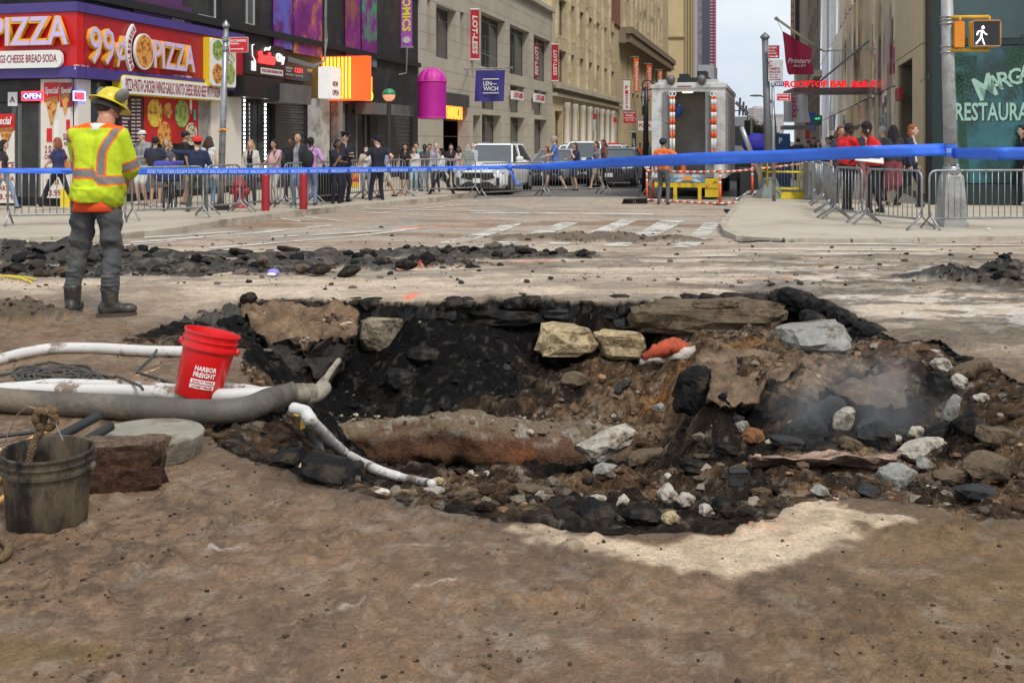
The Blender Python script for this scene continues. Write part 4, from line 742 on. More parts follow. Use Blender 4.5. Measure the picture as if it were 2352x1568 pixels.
for t in np.arange(T(1421)+.3, T(1528), 1.1):PLL.box(m, t, t+.4, 12.3, 13.19, .8, 1.35)
m.build('cornice', M('brown cornice', (.25, .19, .13), .8), bD)
for a, b in zip([1425]+[x[1] for x in usD[:-1]], [1440]+[x[0] for x in usD[1:]]):PLL.box(MB(), (T(a)+T(b))/2-.3, (T(a)+T(b))/2+.3, 14, 42, .003, .25).build('pier', stone_y2, bD)
m=MB();PLL.box(m, T(1410), T(1421), 13.9, 26.5, -6, .2);m.build('brick_flank', brick_r, bD)
# far wall and tower
XY=lambda u, Y:((u-CX)/F*Y, Y)
o=empty('blank_yellow_building', (*XY(1560, 190), -.2), label='tall pale yellow building with a blank wall closing the left row', cat='building');B=Pl(XY(1528, 192), (1, -.06));yw=M('pale yellow wall', (.66, .52, .3), .8, var=.06, scale=.06, dirt=(.5, .38, .21), dscale=.05, dlo=.5, dhi=.7)
m=MB();t1=B.tz(1594, 300)[0];wall(m, B, 0, t1, -.2, 70, [], .1);shell(m, B, 0, t1, 70, 60);m.build('wall', yw, o)
m=MB()
for u in (1573, 1579, 1586, 1591):t=B.tz(u, 300)[0];B.box(m, t, t+.3, 0, 70, .003, .35)
B.box(m, 0, t1-1.7, 19.9, 20.2, .003, .3);m.build('pilaster', M('yellow trim', (.42, .33, .2), .8), o)
o=empty('slim_tower', (*XY(1620, 330), -.2), label='slim grey and dark blue tower with pink striped edge beyond the yellow building', cat='building');B=Pl(XY(1592, 330), (1, -.03));
for (u0, u1, mt, nm) in ((1590, 1602, M('tower grey', (.3, .29, .32), .6), 'wall'), (1602, 1612, M('tower grid', (.16, .15, .18), .6, var=.5, scale=.5), 'wall'), (1612, 1630, M('tower dark', (.06, .06, .09), .4), 'glass_front'), (1630, 1645, M('tower violet', (.2, .13, .19), .5), 'wall')):
 m=MB();B.ubox(m, u0, u1, -160, 322, -25, .0);m.build(nm, mt, o)
for k in range(60):
 v=-120+k*7.2;m=MB();B.ubox(m, 1632, 1644, v, v+2.4, .003, .3)
 if v<250:m.build('floor_band', M('pink band', (.45, .3, .33), .6), o)
m=MB();B.ubox(m, 1638.5, 1641.5, -160, 270, .31, .45);m.build('red_stripe', M('tower red', (.35, .02, .06), .5), o)
far_c=M('hazy far concrete', (.42, .4, .4), .9, var=.1);  # distance haze put into the pale colours of the farthest blocks
o=empty('far_apartment_block', (*XY(1750, 700), -.25), label='hazy pinkish apartment block at the far end of the street', cat='building');B=Pl(XY(1733, 700), (1, 0));slab('wall', B, 1733, 1765, 247, 330, -20, 0, M('hazy pink wall', (.55, .47, .45), .9), o)
m=MB()
for i in range(8):
 for j in range(6):B.ubox(m, 1735+i*3.8, 1737+i*3.8, 250+j*5.5, 253+j*5.5, .003, .3)
m.build('windows', M('hazy window', (.3, .29, .31), .5), o)
slab('penthouse', B, 1739, 1752, 244, 247, -15, -2, M('hazy pink wall'), o)
for i, (u0, u1, v0, Y, lb) in enumerate(((1700, 1733, 283, 600, 'low hazy pale buildings left of the far apartment block'), (1765, 1800, 262, 620, 'hazy grey block right of the far apartment block'), (1716, 1728, 272, 640, 'hazy narrow block behind the far low roofs'))):
 B=Pl(XY(u0, Y), (1, 0));o=empty('far_building', (*XY(u0, Y), -.25), label=lb, cat='building');slab('wall', B, u0, u1, v0, 330, -15, 0, far_c, o);m=MB()
 for k in range(int((u1-u0)/3)):B.ubox(m, u0+1+k*3, u0+2.2+k*3, v0+3, v0+6, .003, .3)
 m.build('windows', M('hazy window'), o)
# ---- right row
def tr(u, out=0):return PLR.tz(u, 300, out)[0]
bG=empty('beige_panel_building', PLR.pt(399, -.1), label='beige panelled building front beside the green glass restaurant', cat='building')
pan=M('beige panel', (.52, .43, .27), .6, var=.06, scale=1.2);t1=398.9;t0=tr(2060)
m=MB();wall(m, PLR, t0, t1, -.1, 16, [(tr(2070), tr(2095), .1, 3.9)], .5);shell(m, PLR, t0, t1, 16, 3);m.build('wall', M('wall backing', (.12, .1, .07), .8), bG)
n=9;tw=(t1-t0)/n
for i in range(n):
 for z0, z1 in ((.1, 4.1), (4.13, 8), (8.03, 12), (12.03, 15.9)):
  a, b=t0+tw*i+.015, t0+tw*(i+1)-.015;zb=z0
  if z0<1 and b>tr(2070) and a<tr(2095):zb=3.92
  m=MB();PLR.box(m, a, b, zb, z1, .004, .06);m.build('panel', pan, bG)
m=MB();PLR.box(m, tr(2070), tr(2095), .1, 3.9, -.45, -.4);m.build('doorway', M('dark grey panel'), bG)
mir=M('mirror facade', (.72, .73, .74), .06, .9, var=.25, scale=.5, stretch=(1, 1, .15));mul=M('mullion', (.12, .12, .13), .4, .5)
bM=empty('mirror_building', PLR.pt(tr(1985), -.1), label='tall building with rippled mirror steel panels reflecting the street', cat='building');ta, tb=tr(1885), t0-.05
m=MB();shell(m, PLR, ta, tb, 30, 14);wall(m, PLR, ta, tb, -.1, 30, [], .1);m.build('wall', M('wall backing'), bM)
us_=list(np.linspace(1884, 2060, 34));rnd=random.Random(4)
for i in range(len(us_)-1):
 a, b=tr(us_[i])+.02, tr(us_[i+1])-.02
 for z0, z1 in ((.1, 3.3), (3.35, 8.5), (8.55, 16), (16.05, 29.5)):
  m=MB();o0=.05+rnd.uniform(0, .06);o1=.05+rnd.uniform(0, .06);c=(a+b)/2
  vs=[PLR.pt(a, z0, .05), PLR.pt(c, z0, o0+.05), PLR.pt(b, z0, .05), PLR.pt(b, z1, .05), PLR.pt(c, z1, o1+.05), PLR.pt(a, z1, .05)];m.add(vs, [(0, 1, 4, 5), (1, 2, 3, 4)]);m.build('mirror_panel', [mir, M('sky reflection panel', (.62, .62, .64), .22, .8, var=.4, scale=.6), M('mirror grey', (.34, .34, .36), .1, .9, var=.4, scale=.4)][rnd.choice([0, 0, 1, 2]) if z0<3 else rnd.choice([0, 1, 1, 2])], bM)  # paler panels, commoner higher up: sky reflection painted into their colour
o=empty('grey_row_building', PLR.pt(tr(1850), -.1), label='grey stone building row down the right side with a dark school banner', cat='building');m=MB();wR=[]
for u0, u1 in ((1881, 1883.5), (1876, 1878.5), (1871, 1873.), (1866, 1868), (1861, 1863), (1856.5, 1858)):
 for c in range(2, 38, 5):wR.append((min(tr(u0), tr(u1)), max(tr(u0), tr(u1)), c+1., c+4.))
wall(m, PLR, tr(1824), ta-.1, -.1, 42, wR, .5);shell(m, PLR, tr(1824), ta-.1, 42, 14);m.build('wall', M('grey brown stone', (.22, .19, .16), .8, var=.2, scale=.5), o)
for w4 in wR:win(o, PLR, *w4, -.3, frame_d, g_grey, 1, 2, .12)
m=MB();PLR.box(m, tr(1824), ta-.1, 7.6, 8.2, .003, .6);m.build('cornice', stone_g, o)
B=Pl(PLR.P(1836, 100)[:2], (.971, -.24));bn=empty('school_banner', PLR.P(1845, 160, 2), label='tall charcoal banner with pale upright lettering down the right row', cat='banner');slab('cloth', B, 1826, 1866, -60, 166, -.3, .3, M('charcoal banner', (.05, .055, .065), .6), bn)
ltext('letters', B, 'CRAIG NEWMARK', 1840, 1850, -60, 75, mbw, bn, .31, .03, .02, rot=90);ltext('letters', B, 'SCHOOL OF', 1851, 1862, 22, 103, mbw, bn, .31, .03, .02, rot=90);ltext('letters', B, 'J', 1851, 1862, 0, 16, M('banner red'), bn, .31, .03, .03, rot=90);ltext('letters', B, '22', 1848, 1858, 130, 148, mbw, bn, .31, .03, .02)
slab('orange_frame', B, 1816, 1824, -60, 150, -1, 0, M('orange frame', (.5, .13, .05), .6), bn)
m=MB()
for k in range(12):B.ubox(m, 1817.5, 1822.5, -50+k*17, -37+k*17, .003, .2)
m.build('frame_cells', M('pale cell', (.5, .48, .47), .5), bn)
# green glass restaurant on the corner
gr=empty('glass_restaurant', PLG.pt(0, -.1), label='dark green glass restaurant front with palm pictures and RESTAURANT lettering', cat='building')
tG=14.;m=MB();PLG.box(m, 0, .32, -.1, 5.5, -.25, .06);
for t in (2.95, 5.9, 8.9):PLG.box(m, t, t+.1, .3, 9, -.1, .05)
PLG.box(m, .32, tG, 3.95, 4.1, -.1, .04);PLG.box(m, .32, tG, -.1, .42, -.1, .06);PLG.box(m, 0, tG, 9, 16, -.3, .05);m.build('frame', M('dark green metal', (.02, .035, .035), .4, .3), gr)
glg=M('sea green printed glass', (.02, .105, .12), .12, var=.5, scale=.5, dirt=(.008, .028, .025), dscale=.8, dlo=.45, dhi=.6, spec=.7)
glu=M('dark upper glass', (.02, .05, .05), .08, var=.5, scale=.4, spec=.8)
for i, t in enumerate((.34, 3.07, 6.02, 9.02)):m=MB();PLG.box(m, t, min(t+2.83, tG), .44, 3.93, -.05, -.02);m.build('printed_pane', glg, gr);m=MB();PLG.box(m, t, min(t+2.83, tG), 4.12, 8.97, -.05, -.02);m.build('upper_pane', glu, gr)
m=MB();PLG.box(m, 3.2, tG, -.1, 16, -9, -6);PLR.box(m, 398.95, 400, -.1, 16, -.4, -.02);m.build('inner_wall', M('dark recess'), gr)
ltr=M('pale green lettering', (.3, .48, .4), .5);ltb=M('letter shadow print', (.01, .04, .04), .5)
ltext('letters', PLG, 'RESTAURANT', 2197, 2416, 238, 280, ltb, gr, -.018, .004, .03);ltext('letters', PLG, 'RESTAURANT', 2194, 2412, 236, 278, ltr, gr, -.008, .004, .02)
for i, ch in enumerate('MARGARITA'):
 me=fit(ch, .34 if ch!='M' else .48, .42 if ch!='M' else .6, .005, .02);a=R(22-5*i);me.transform(Matrix.Rotation(a, 4, 'Z'));t_, z_=PLG.tz(2262+i*23, 200-9*i+i*i*.3);me.transform(PLG.M(t_, z_, -.005));me.materials.clear();me.materials.append(ltr);link('letter', me, gr)
# palm pictures printed on the glass
pal=M('palm print', (.012, .06, .035), .4, var=.5);m=MB();rnd=random.Random(9)
def frond(t, z, a, L_, w_):
 n=9;d=Vector((math.cos(a), math.sin(a)))
 for i in range(n):
  f_=(i+1)/n;px, pz_=t+d.x*L_*f_, z+d.y*L_*f_-.35*L_*f_*f_
  for s in (-1, 1):
   b=a+s*R(60)-.4*f_;q=(px+math.cos(b)*w_*(1.1-f_), pz_+math.sin(b)*w_*(1.1-f_)-.12*w_);m.add([PLG.pt(px, pz_, -.012), PLG.pt(px+d.x*.05, pz_+d.y*.05, -.012), PLG.pt(q[0], q[1], -.012)], [(0, 1, 2)])
for (t, z) in ((.7, 3.3), (2.3, 3.5), (3.6, 3.2), (5.2, 3.4)):
 for k in range(9):frond(t, z, R(-70+40*k+rnd.uniform(-10, 10)), rnd.uniform(.7, 1.2), .42)
 m.add([PLG.pt(t-.06, z, -.012), PLG.pt(t+.06, z, -.012), PLG.pt(t+.25, .45, -.012), PLG.pt(t+.02, .45, -.012)], [(0, 1, 2, 3)])
m.build('palm_print', pal, gr)
# canopy with red letters and a built copy of their reflection
cp=empty('rooftop_bar_canopy', PLR.P(1900, 212, 3), label='long thin grey canopy carrying red ROOFTOP BAR letters and a flipped copy as their reflection', cat='canopy');B=Pl(XY(1822, 46), (1, -.13));grey_m=M('grey canopy metal', (.16, .16, .165), .5, .3)
slab('canopy', B, 1822, 2092, 202, 211, -3.5, 0, grey_m, cp);rl=M('red sign letters', (.75, .01, .015), .4, emit=.55)
ltext('letters', B, 'ROOFTOP BAR', 1803, 1948, 186, 201, rl, cp, .02, .08, .03);ltext('letters', B, 'ROOFTOP BAR', 1954, 2092, 186, 201, rl, cp, .02, .08, .03, flip=True)  # flipped set stands in for the sign mirrored in the steel wall
m=MB();m.tube([B.P(1868, 200, -.5), PLR.P(2000, 90)], .05, 6);m.tube([B.P(1960, 200, -.5), B.P(2060, 150, -2)], .05, 6);m.tube([B.P(2075, 205, -1), Vector((B.P(2075, 205, -1).x, B.P(2075, 205, -1).y, -.1))], .09, 8);m.build('stay', grey_m, cp)
# pavements -----------------------------------------------------
kerbm=M('kerb stone', (.4, .35, .28), .85, var=.15, scale=3, dirt=(.26, .21, .16), dscale=2);pavm=M('pale pavement', (.44, .385, .3), .85, var=.1, scale=1.2, dirt=(.3, .25, .19), dscale=.6, dlo=.48, dhi=.68, bump=.2, bscale=70)
ZP=-.115
def pavement(name, pts, zt=ZP, zb=-.3):
 m=MB();n=len(pts);m.add([(x, y, zt) for x, y in pts], [tuple(range(n))]);o=m.build(name, pavm);tag(o, kind='structure');return o
rk=[]                                                # right kerb: along the street, round the corner, along the avenue
for u, v in ((1733, 440), (1712, 466), (1693, 490), (1676, 512), (1672, 524), (1682, 536), (1712, 545), (1800, 548.5), (1950, 549), (2100, 547.5), (2352, 544), (2600, 541)):p=G(u, v, 0.05);rk.append((p.x, p.y))
p0=rk[0];rk=[(p0[0]+.24*400, p0[1]+.971*400)]+rk
rpv=rk+[(40, rk[-1][1]+1), (40, 60), (140, 430)]
pavement('pavement', rpv)
lk=[]
for u, v in ((-300, 556), (0, 549), (120, 547), (260, 543), (340, 538), (420, 530), (520, 513), (640, 498), (760, 484), (900, 470), (1010, 460)):p=G(u, v, .05);lk.append((p.x, p.y))
p1=lk[-1];lk.append((p1[0]+.24*15, p1[1]+.971*15));lk.append((lk[-1][0]+.24*400, lk[-1][1]+.971*400))
pavement('pavement', lk+[(lk[-1][0]-25, lk[-1][1]), (-40, 120), (-60, 20)])
def kerb(path, out):
 m=MB();n=len(path)
 for i in range(n-1):
  a, b=Vector(path[i]), Vector(path[i+1]);d=(b-a).normalized();nn=Vector((d.y, -d.x))*out*.15
  L_=(b-a).length;k=max(1, min(60, int(L_/1.5)))
  for j in range(k):
   p, q=a+(b-a)*(j/k), a+(b-a)*((j+1)/k)-d*.012
   m.add([(p.x, p.y, -.32), (q.x, q.y, -.32), (q.x, q.y, ZP+.004), (p.x, p.y, ZP+.004), (p.x+nn.x, p.y+nn.y, -.32), (q.x+nn.x, q.y+nn.y, -.32), (q.x+nn.x, q.y+nn.y, ZP+.004), (p.x+nn.x, p.y+nn.y, ZP+.004)], [(0, 1, 2, 3), (7, 6, 5, 4), (3, 2, 6, 7), (0, 3, 7, 4), (1, 5, 6, 2)])
 tag(m.build('kerb', kerbm), kind='structure')
kerb(rk, 1);kerb(lk, -1)
# painted markings ----------------------------------------------
def Mpaint(name, col, lo=.46, hi=.6):
 m=M(name, col, .8, var=.12, scale=6);nt=m.node_tree;N=nt.nodes;L=nt.links;nz=N.new('ShaderNodeTexNoise');nz.inputs['Scale'].default_value=2.4;nz.inputs['Detail'].default_value=9;nz.inputs['Roughness'].default_value=.75;tc=N.new('ShaderNodeTexCoord');L.new(tc.outputs['Object'], nz.inputs['Vector'])
 mr=N.new('ShaderNodeMapRange');mr.inputs[1].default_value=lo;mr.inputs[2].default_value=hi;mr.inputs[3].default_value=.95;mr.inputs[4].default_value=0;L.new(nz.outputs['Fac'], mr.inputs[0]);L.new(mr.outputs[0], N['Principled BSDF'].inputs['Alpha']);return m
pw=Mpaint('worn white road paint', (.6, .56, .49), .46, .6);pw2=Mpaint('thin worn paint', (.58, .54, .48), .47, .6)
def zat(x, y, l):return g0(y)+float((rel(np.array([x]), np.array([y]))*(1-sst(12, 16, np.array([y]))*.7))[0])+l
def quad(mb, uvs, l=.012, n=8):
 A, B_, C_, D__=[G(*p) for p in uvs];vs=[];fs=[]
 for i in range(n+1):
  p, q=A.lerp(D__, i/n), B_.lerp(C_, i/n)
  for j in range(3):r_=p.lerp(q, j/2);vs.append((r_.x, r_.y, zat(r_.x, r_.y, l)))
 for i in range(n):
  for j in range(2):a=i*3+j;fs.append((a, a+1, a+4, a+3))
 mb.add(vs, fs)
# zebra stripes, (near-left, near-right, far-right, far-left)
for i, qd in enumerate((((1540, 570), (1598, 570), (1652, 514), (1618, 512)), ((1385, 567), (1438, 568), (1575, 507), (1520, 506)), ((1235, 566), (1290, 567), (1470, 505), (1430, 504)), ((1120, 562), (1170, 563), (1330, 512), (1290, 511)), ((1000, 560), (1050, 561), (1200, 515), (1160, 514)))):
 m=MB();quad(m, qd, .012 if i<3 else .01);tag(m.build('crosswalk_stripe', pw), kind='structure')
m=MB()
for a, b, w_ in (((300, 556), (760, 517), 3.4), ((330, 545), (560, 530), 3), ((480, 570), (1000, 519), 3.6), ((250, 566), (420, 552), 2.6), ((560, 490), (690, 508), 2.2), ((700, 497), (800, 510), 1.8), ((760, 483), (1010, 497), 1.6), ((880, 488), (1080, 468), 2.4), ((800, 478), (1150, 486), 1.6), ((1080, 488), (1500, 491), 3.2), ((620, 544), (960, 524), 3), ((1690, 558), (2352, 563), 2.6), ((1700, 572), (2150, 575), 3), ((0, 556), (200, 551), 3), ((1430, 591), (2000, 583), 2.6)):
 quad(m, ((a[0], a[1]+w_), (b[0], b[1]+w_), b, a) if False else (a, (a[0], a[1]+w_), (b[0], b[1]+w_), b), .011, 14)
tag(m.build('painted_line', pw2), kind='structure')
# wet patch by the right kerb
m=MB();wet=M('shallow puddle', (.05, .045, .04), .05, var=.3, spec=.8)
def puddle(u0, u1, v, hv, l=.012):
 pts_=[];n=40
 for i in range(n):
  a=2*math.pi*i/n;r_=1+.35*math.sin(3*a+u0)+.2*math.sin(7*a);p=G((u0+u1)/2+(u1-u0)/2*math.cos(a)*r_, v+hv*math.sin(a)*r_);pts_.append((p.x, p.y, g0(p.y)+l+.012))
 m.add(pts_, [tuple(range(n))])
puddle(1668, 1712, 492, 10);puddle(1685, 1800, 544+8, 5);puddle(1750, 1850, 541+12, 3)
tag(m.build('puddle', wet), kind='structure')
# ================================================================ STREET OBJECTS
def GP(u, v, walk=False):                            # ground point; on the pavement when walk
 p=G(u, v, 0.)
 if walk:
  Y=H*F/(v-VY)
  for _ in range(30):Y=.5*Y+.5*(H-ZP)*F/(v-VY)
  return Vector(((u-CX)/F*Y, Y, ZP))
 return p
# ---- crowd barriers
barm=M('barrier steel', (.33, .34, .35), .42, .7, var=.18, scale=9, dirt=(.2, .2, .2), dscale=4)
def barrier(A, B, label, hgt=1.08, lo=.2, feet=(1, 1)):
 """steel crowd barrier from A to B; rounded upper corners, upright bars, splayed feet"""
 d=(B-A);L_=d.length;d.normalize();n=Vector((d.y, -d.x, 0)).normalized();o=empty('crowd_barrier', A, label=label, cat='barrier', group='steel crowd barriers round the site')
 p=lambda t, z:A+d*t+Vector((0, 0, z));r=.13;m=MB();q=[]
 for cx, cz, a0 in ((.03+r, lo+r*.6, 180), ):pass
 pts_=[p(.03, lo+.08), p(.03, hgt-r)]+[p(.03+r-r*math.cos(R(a)), hgt-r+r*math.sin(R(a))) for a in (30, 60, 90)]+[p(L_-.03-r+r*math.sin(R(a)), hgt-r+r*math.cos(R(a))) for a in (0, 30, 60)]+[p(L_-.03, hgt-r), p(L_-.03, lo+.08)]+[p(L_-.03-.08, lo), p(.11, lo), p(.03, lo+.08)]
 m.tube(pts_, .021, 7);m.build('frame', barm, o, True);m=MB();k=max(6, int(L_/.125))
 for i in range(1, k):t=.03+(L_-.06)*i/k;m.tube([p(t, lo), p(t, hgt)], .0085, 5)
 m.build('bars', barm, o, True)
 for t, on in ((.05, feet[0]), (L_-.05, feet[1])):
  if not on:continue
  m=MB()
  for s in (-1, 1):m.tube([p(t, lo+.12)+n*.0, p(t, lo+.02)+n*s*.05, p(t, -.0)+n*s*.33+Vector((0, 0, .02))], .02, 6)
  m.build('foot', barm, o, True)
 return o
BL=[((14, 533), (292, 529), 'crowd barrier behind the vested worker at the far left'), ((300, 521), (470, 512), 'crowd barrier in front of the man with the red bicycle helmet'), ((474, 508), (553, 500), 'crowd barrier in front of the red hydrant by the sign pole'), ((557, 500), (646, 490), 'crowd barrier with the blonde woman in a cream cardigan behind it'), ((652, 490), (718, 483), 'crowd barrier with the pink shirted woman and bald man behind it'), ((722, 481), (782, 475), 'crowd barrier in front of the purple shirted man with a backpack'), ((786, 474), (838, 467), 'crowd barrier in front of the two officers by the column'), ((850, 467), (932, 461), 'crowd barrier just right of the standing officer'), ((938, 461), (1094, 456), 'crowd barrier left of the white car behind the walking woman in white shirt'), ((1103, 457), (1248, 450), 'crowd barrier directly in front of the white car'), ((1252, 450), (1384, 446), 'crowd barrier in front of the grey haired man in blue'), ((1392, 447), (1486, 443), 'crowd barrier left of the orange worker')]
for a, b, lb in BL:
 A, B_=GP(*a), GP(*b);A.z=B_.z=max(A.z, ZP if a[0]<1000 else -.25);barrier(A, B_, lb)
BR=[((2131, 527), (2452, 523), 'widest near crowd barrier at the right edge across the signal pole'), ((1988, 515), (2120, 529), 'crowd barrier in front of the red haired woman left of the signal pole'), ((1918, 503), (1982, 512), 'crowd barrier in front of the left man in the red shirt'), ((1906, 490), (1914, 503), 'edge on crowd barrier at the bend of the right line'), ((1893, 474), (1904, 488), 'first of the receding edge on crowd barriers on the right pavement'), ((1872, 460), (1889, 470), 'crowd barrier receding behind the yellow guard frame'), ((1780, 452), (1868, 458), 'dim crowd barrier behind the yellow guard frame')]
for a, b, lb in BR:barrier(GP(*a, True), GP(*b, True), lb)
# ---- police tape
tapem=M('blue tape', (.035, .15, .72), .45, var=.1, scale=3);tapew=M('tape print', (.5, .6, .9), .5)
sb0=GP(2185, 520, True).y
def ribbon(name, label, pts_, wid, tw=0., parent=None):
 o=MB();vs=[];n=len(pts_);k=10;P_=[];W_=[]
 for i in range(n-1):
  for j in range(k):f_=j/k;P_.append(pts_[i].lerp(pts_[i+1], f_));W_.append(wid[i]*(1-f_)+wid[i+1]*f_)
 P_.append(pts_[-1]);W_.append(wid[-1]);rr=random.Random(3)
 for i, (p, w_) in enumerate(zip(P_, W_)):
  s=.012*math.sin(i*1.7)+.01*math.sin(i*.45);y=.35*w_*math.sin(i*.23+tw)
  vs+=[p+Vector((0, y*.5, w_/2)), p+Vector((0, s*2, w_*.12)), p+Vector((0, -s, -w_*.2)), p+Vector((0, -y*.5, -w_/2))]
 fs=[(i*4+j, i*4+j+1, i*4+j+5, i*4+j+4) for i in range(len(P_)-1) for j in range(3)]
 o.add(vs, fs);ob=o.build(name, tapem, parent, True);sm_=ob.modifiers.new('thick', 'SOLIDIFY');sm_.thickness=.002;tag(ob, label, 'barrier tape');return ob
q1=lambda u, v, Y:P(u, v, Y)
tp=ribbon('police_tape', 'thin blue lettered police tape running left behind the vested worker', [q1(-60, 392, 20.2), q1(160, 393, 20.6), q1(330, 394, 21), q1(560, 393.5, 23), q1(800, 391, 26), q1(1000, 388, 28), q1(1168, 384, 29)], [.09, .1, .13, .14, .14, .13, .1])
def tword(s_, u, v, Y, w_, h_):
 B=Pl(P(u, v, Y)[:2], (1, .12));me=fit(s_, w_, h_, .001, .01);me.transform(Matrix.Scale(-1, 4, (1, 0, 0)));me.transform(B.M(0, P(u, v, Y).z, .09));me.materials.clear();me.materials.append(tapew);link('letters', me, tp)
for i in range(17):
 u=345+i*46;f_=(u-330)/840;Y=21+8*f_;tword(['DO NOT CROSS', 'POLICE LINE'][i%2], u+20, 394-9*max(0, f_-.3)**1.0, Y-.1, .34 if i%2 else .4, .07)
ribbon('police_tape', 'wide blue police tape rising from the knot to the signal pole', [q1(1170, 384, 28.6), q1(1240, 383.5, 27.5), q1(1400, 374, 26), q1(1600, 365, 23.5), q1(1800, 358.5, 21.5), q1(2000, 349.5, 20), q1(2170, 343, sb0-.1)], [.07, .16, .24, .27, .25, .24, .22])
ribbon('police_tape', 'blue police tape running right from the signal pole out of the picture', [q1(2188, 352, sb0-.1), q1(2290, 353.5, 18.6), q1(2460, 352, 18.2)], [.2, .22, .22], 1.)
m=MB();kn=q1(1170, 384, 28.5);m.ell(kn, (.1, .08, .09));m.tube([kn, kn+Vector((.1, 0, -.25)), kn+Vector((.2, .02, -.45)), kn+Vector((.35, 0, -.46))], [.03, .05, .03, .02], 6, sy=.3);tag(m.build('tape_knot', tapem, None, True), 'knot and loose blue tail of tape tied to the barrier before the white car', 'tape knot')
# ---- poles
def pole(name, label, base, top, r0, r1, mat, base_fn=None, cap=True):
 o=empty(name, base, label=label, cat='pole');m=MB();m.tube([base, base.lerp(top, .5), top], [r0, (r0+r1)/2, r1], 12);m.build('shaft', mat, o, True)
 if cap:m=MB();m.ell(top, (r1*1.5, r1*1.5, r1*.9), 12, 6);m.lathe([(r1*1.5, -.02), (r1*1.5, .03), (r1*.4, .12), (.002, .15)], 12, top);m.build('cap', mat, o, True)
 return o
pb=GP(506, 482, True);pt_=P(519, 60, pb.y);s1=pole('sign_pole', 'grey steel pole with a red no standing sign left of the smoke shop', pb, pt_, .085, .06, steel)
m=MB();m.lathe([(.22, 0), (.22, .1), (.17, .14)], 8, pb);m.build('base', blackm, s1)
m=MB();m.lathe([(.095, 0), (.095, .05)], 12, P(514, 300, pb.y));m.tube([P(510, 300, pb.y-.05), P(500, 303, pb.y-.06), P(511, 296, pb.y-.1), P(522, 300, pb.y-.05)], .018, 6);m.build('orange_ribbon', M('orange ribbon', (.8, .35, .03), .6), s1)
SB=Pl((pb.x, pb.y-.1), (1, -.1));redsg=M('traffic sign red', (.55, .015, .025), .45)
def sign(name, label, pl, u0, u1, v0, v1, col, lines, out=.05, arrow=None, tcol=None, edge=white):
 o=empty(name, pl.P(u0, v1, out), label=label, cat='sign');slab('plate', pl, u0, u1, v0, v1, out, out+.012, edge, o);slab('face', pl, u0+.8, u1-.8, v0+.8, v1-.8, out+.0121, out+.016, col, o)
 for s_, a, b, c, d, *mm in lines:ltext('letters', pl, s_, a, b, c, d, mm[0] if mm else (tcol or white), o, out+.016, .002, .02)
 if arrow:
  a, b, v=arrow;m=MB();pl.ubox(m, a, b, v-.8, v+.8, out+.016, out+.019);t, z=pl.tz(b, v, out);k=abs(pl.tz(b+3, v, out)[0]-t);s=-1 if False else 1
  m.prism([(t+k, z), (t-k*.3, z+k), (t-k*.3, z-k)], out+.016, out+.019, lambda x, y, d:pl.pt(x, y, d));m.build('arrow', tcol or white, o)
 return o
sign('no_standing_sign', 'red NO STANDING Anytime sign with white arrow on the left pole', SB, 527, 570, 86, 121, redsg, [('NO STANDING', 529, 565, 91, 97), ('Anytime', 529, 549, 98, 104)], arrow=(529, 557, 113))
m=MB();
for v in (90, 112):m.lathe([(.085, -.05), (.085, .05)], 12, P(518, v, pb.y))
m.tube([P(519, 90, pb.y), P(530, 92, pb.y)], .03, 6);m.tube([P(519, 112, pb.y), P(530, 112, pb.y)], .03, 6);m.build('clamps', steel, s1, True)
# right sign pole
pb2=GP(1768, 455, True);s2=pole('sign_pole', 'tall grey pole carrying parking signs on the right kerb', pb2, P(1757, 86, pb2.y), .12, .09, M('dark grey pole', (.17, .175, .18), .5, .4))
m=MB();m.lathe([(.42, 0), (.4, .1), (.2, .55), (.13, .6)], 8, pb2);m.build('base', M('grey green base', (.2, .23, .21), .7), s2)
SR=Pl((pb2.x, pb2.y-.15), (1, -.06));mr_=M('sign dark red', (.32, .01, .03), .5);lg=M('light grey sign', (.5, .5, .52), .5)
sign('no_standing_sign', 'dark red NO STANDING sign, upper of the two on the right pole', SR, 1764, 1791, 104, 135, mr_, [('NO STANDING', 1765, 1784, 108, 112), ('4pm-7pm', 1766, 1780, 115, 119), ('Except Sunday', 1766, 1784, 121, 125)], arrow=(1768, 1784, 130))
sign('parking_sign', 'pale sign reading 3 COMMERCIAL VEHICLES ONLY under the dark red one', SR, 1765, 1799, 137, 187, lg, [('COMMERCIAL', 1766, 1792, 155, 161, mr_), ('VEHICLES ONLY', 1766, 1794, 163, 168, mr_), ('8am - 3pm', 1768, 1787, 170, 174, mr_), ('Mon-Sat', 1768, 1787, 176, 179, mr_)], arrow=(1768, 1790, 183), tcol=mr_)
slab('number_plate', SR, 1766, 1773, 140, 152, .07, .08, mr_, s2);ltext('number', SR, '3', 1767, 1772, 142, 150, white, s2, .081, .002, .02)
sign('meter_zone_sign', 'small violet plate numbered 2072 low on the right pole', SR, 1779, 1802, 187, 199, navy, [('2072', 1781, 1799, 190, 196)])
b3=GP(1778, 462, True);s3=pole('thin_sign_post', 'thin second post with a small red sign beside the tall right pole', b3, P(1775, 196, b3.y), .05, .04, steel)
SR3=Pl((b3.x, b3.y-.1), (1, -.06));sign('no_standing_sign', 'small red NO STANDING sign on the thin post above the grey cloth banner', SR3, 1784, 1816, 215, 232, redsg, [('NO STANDING', 1786, 1812, 218, 222)], arrow=(1789, 1808, 228))
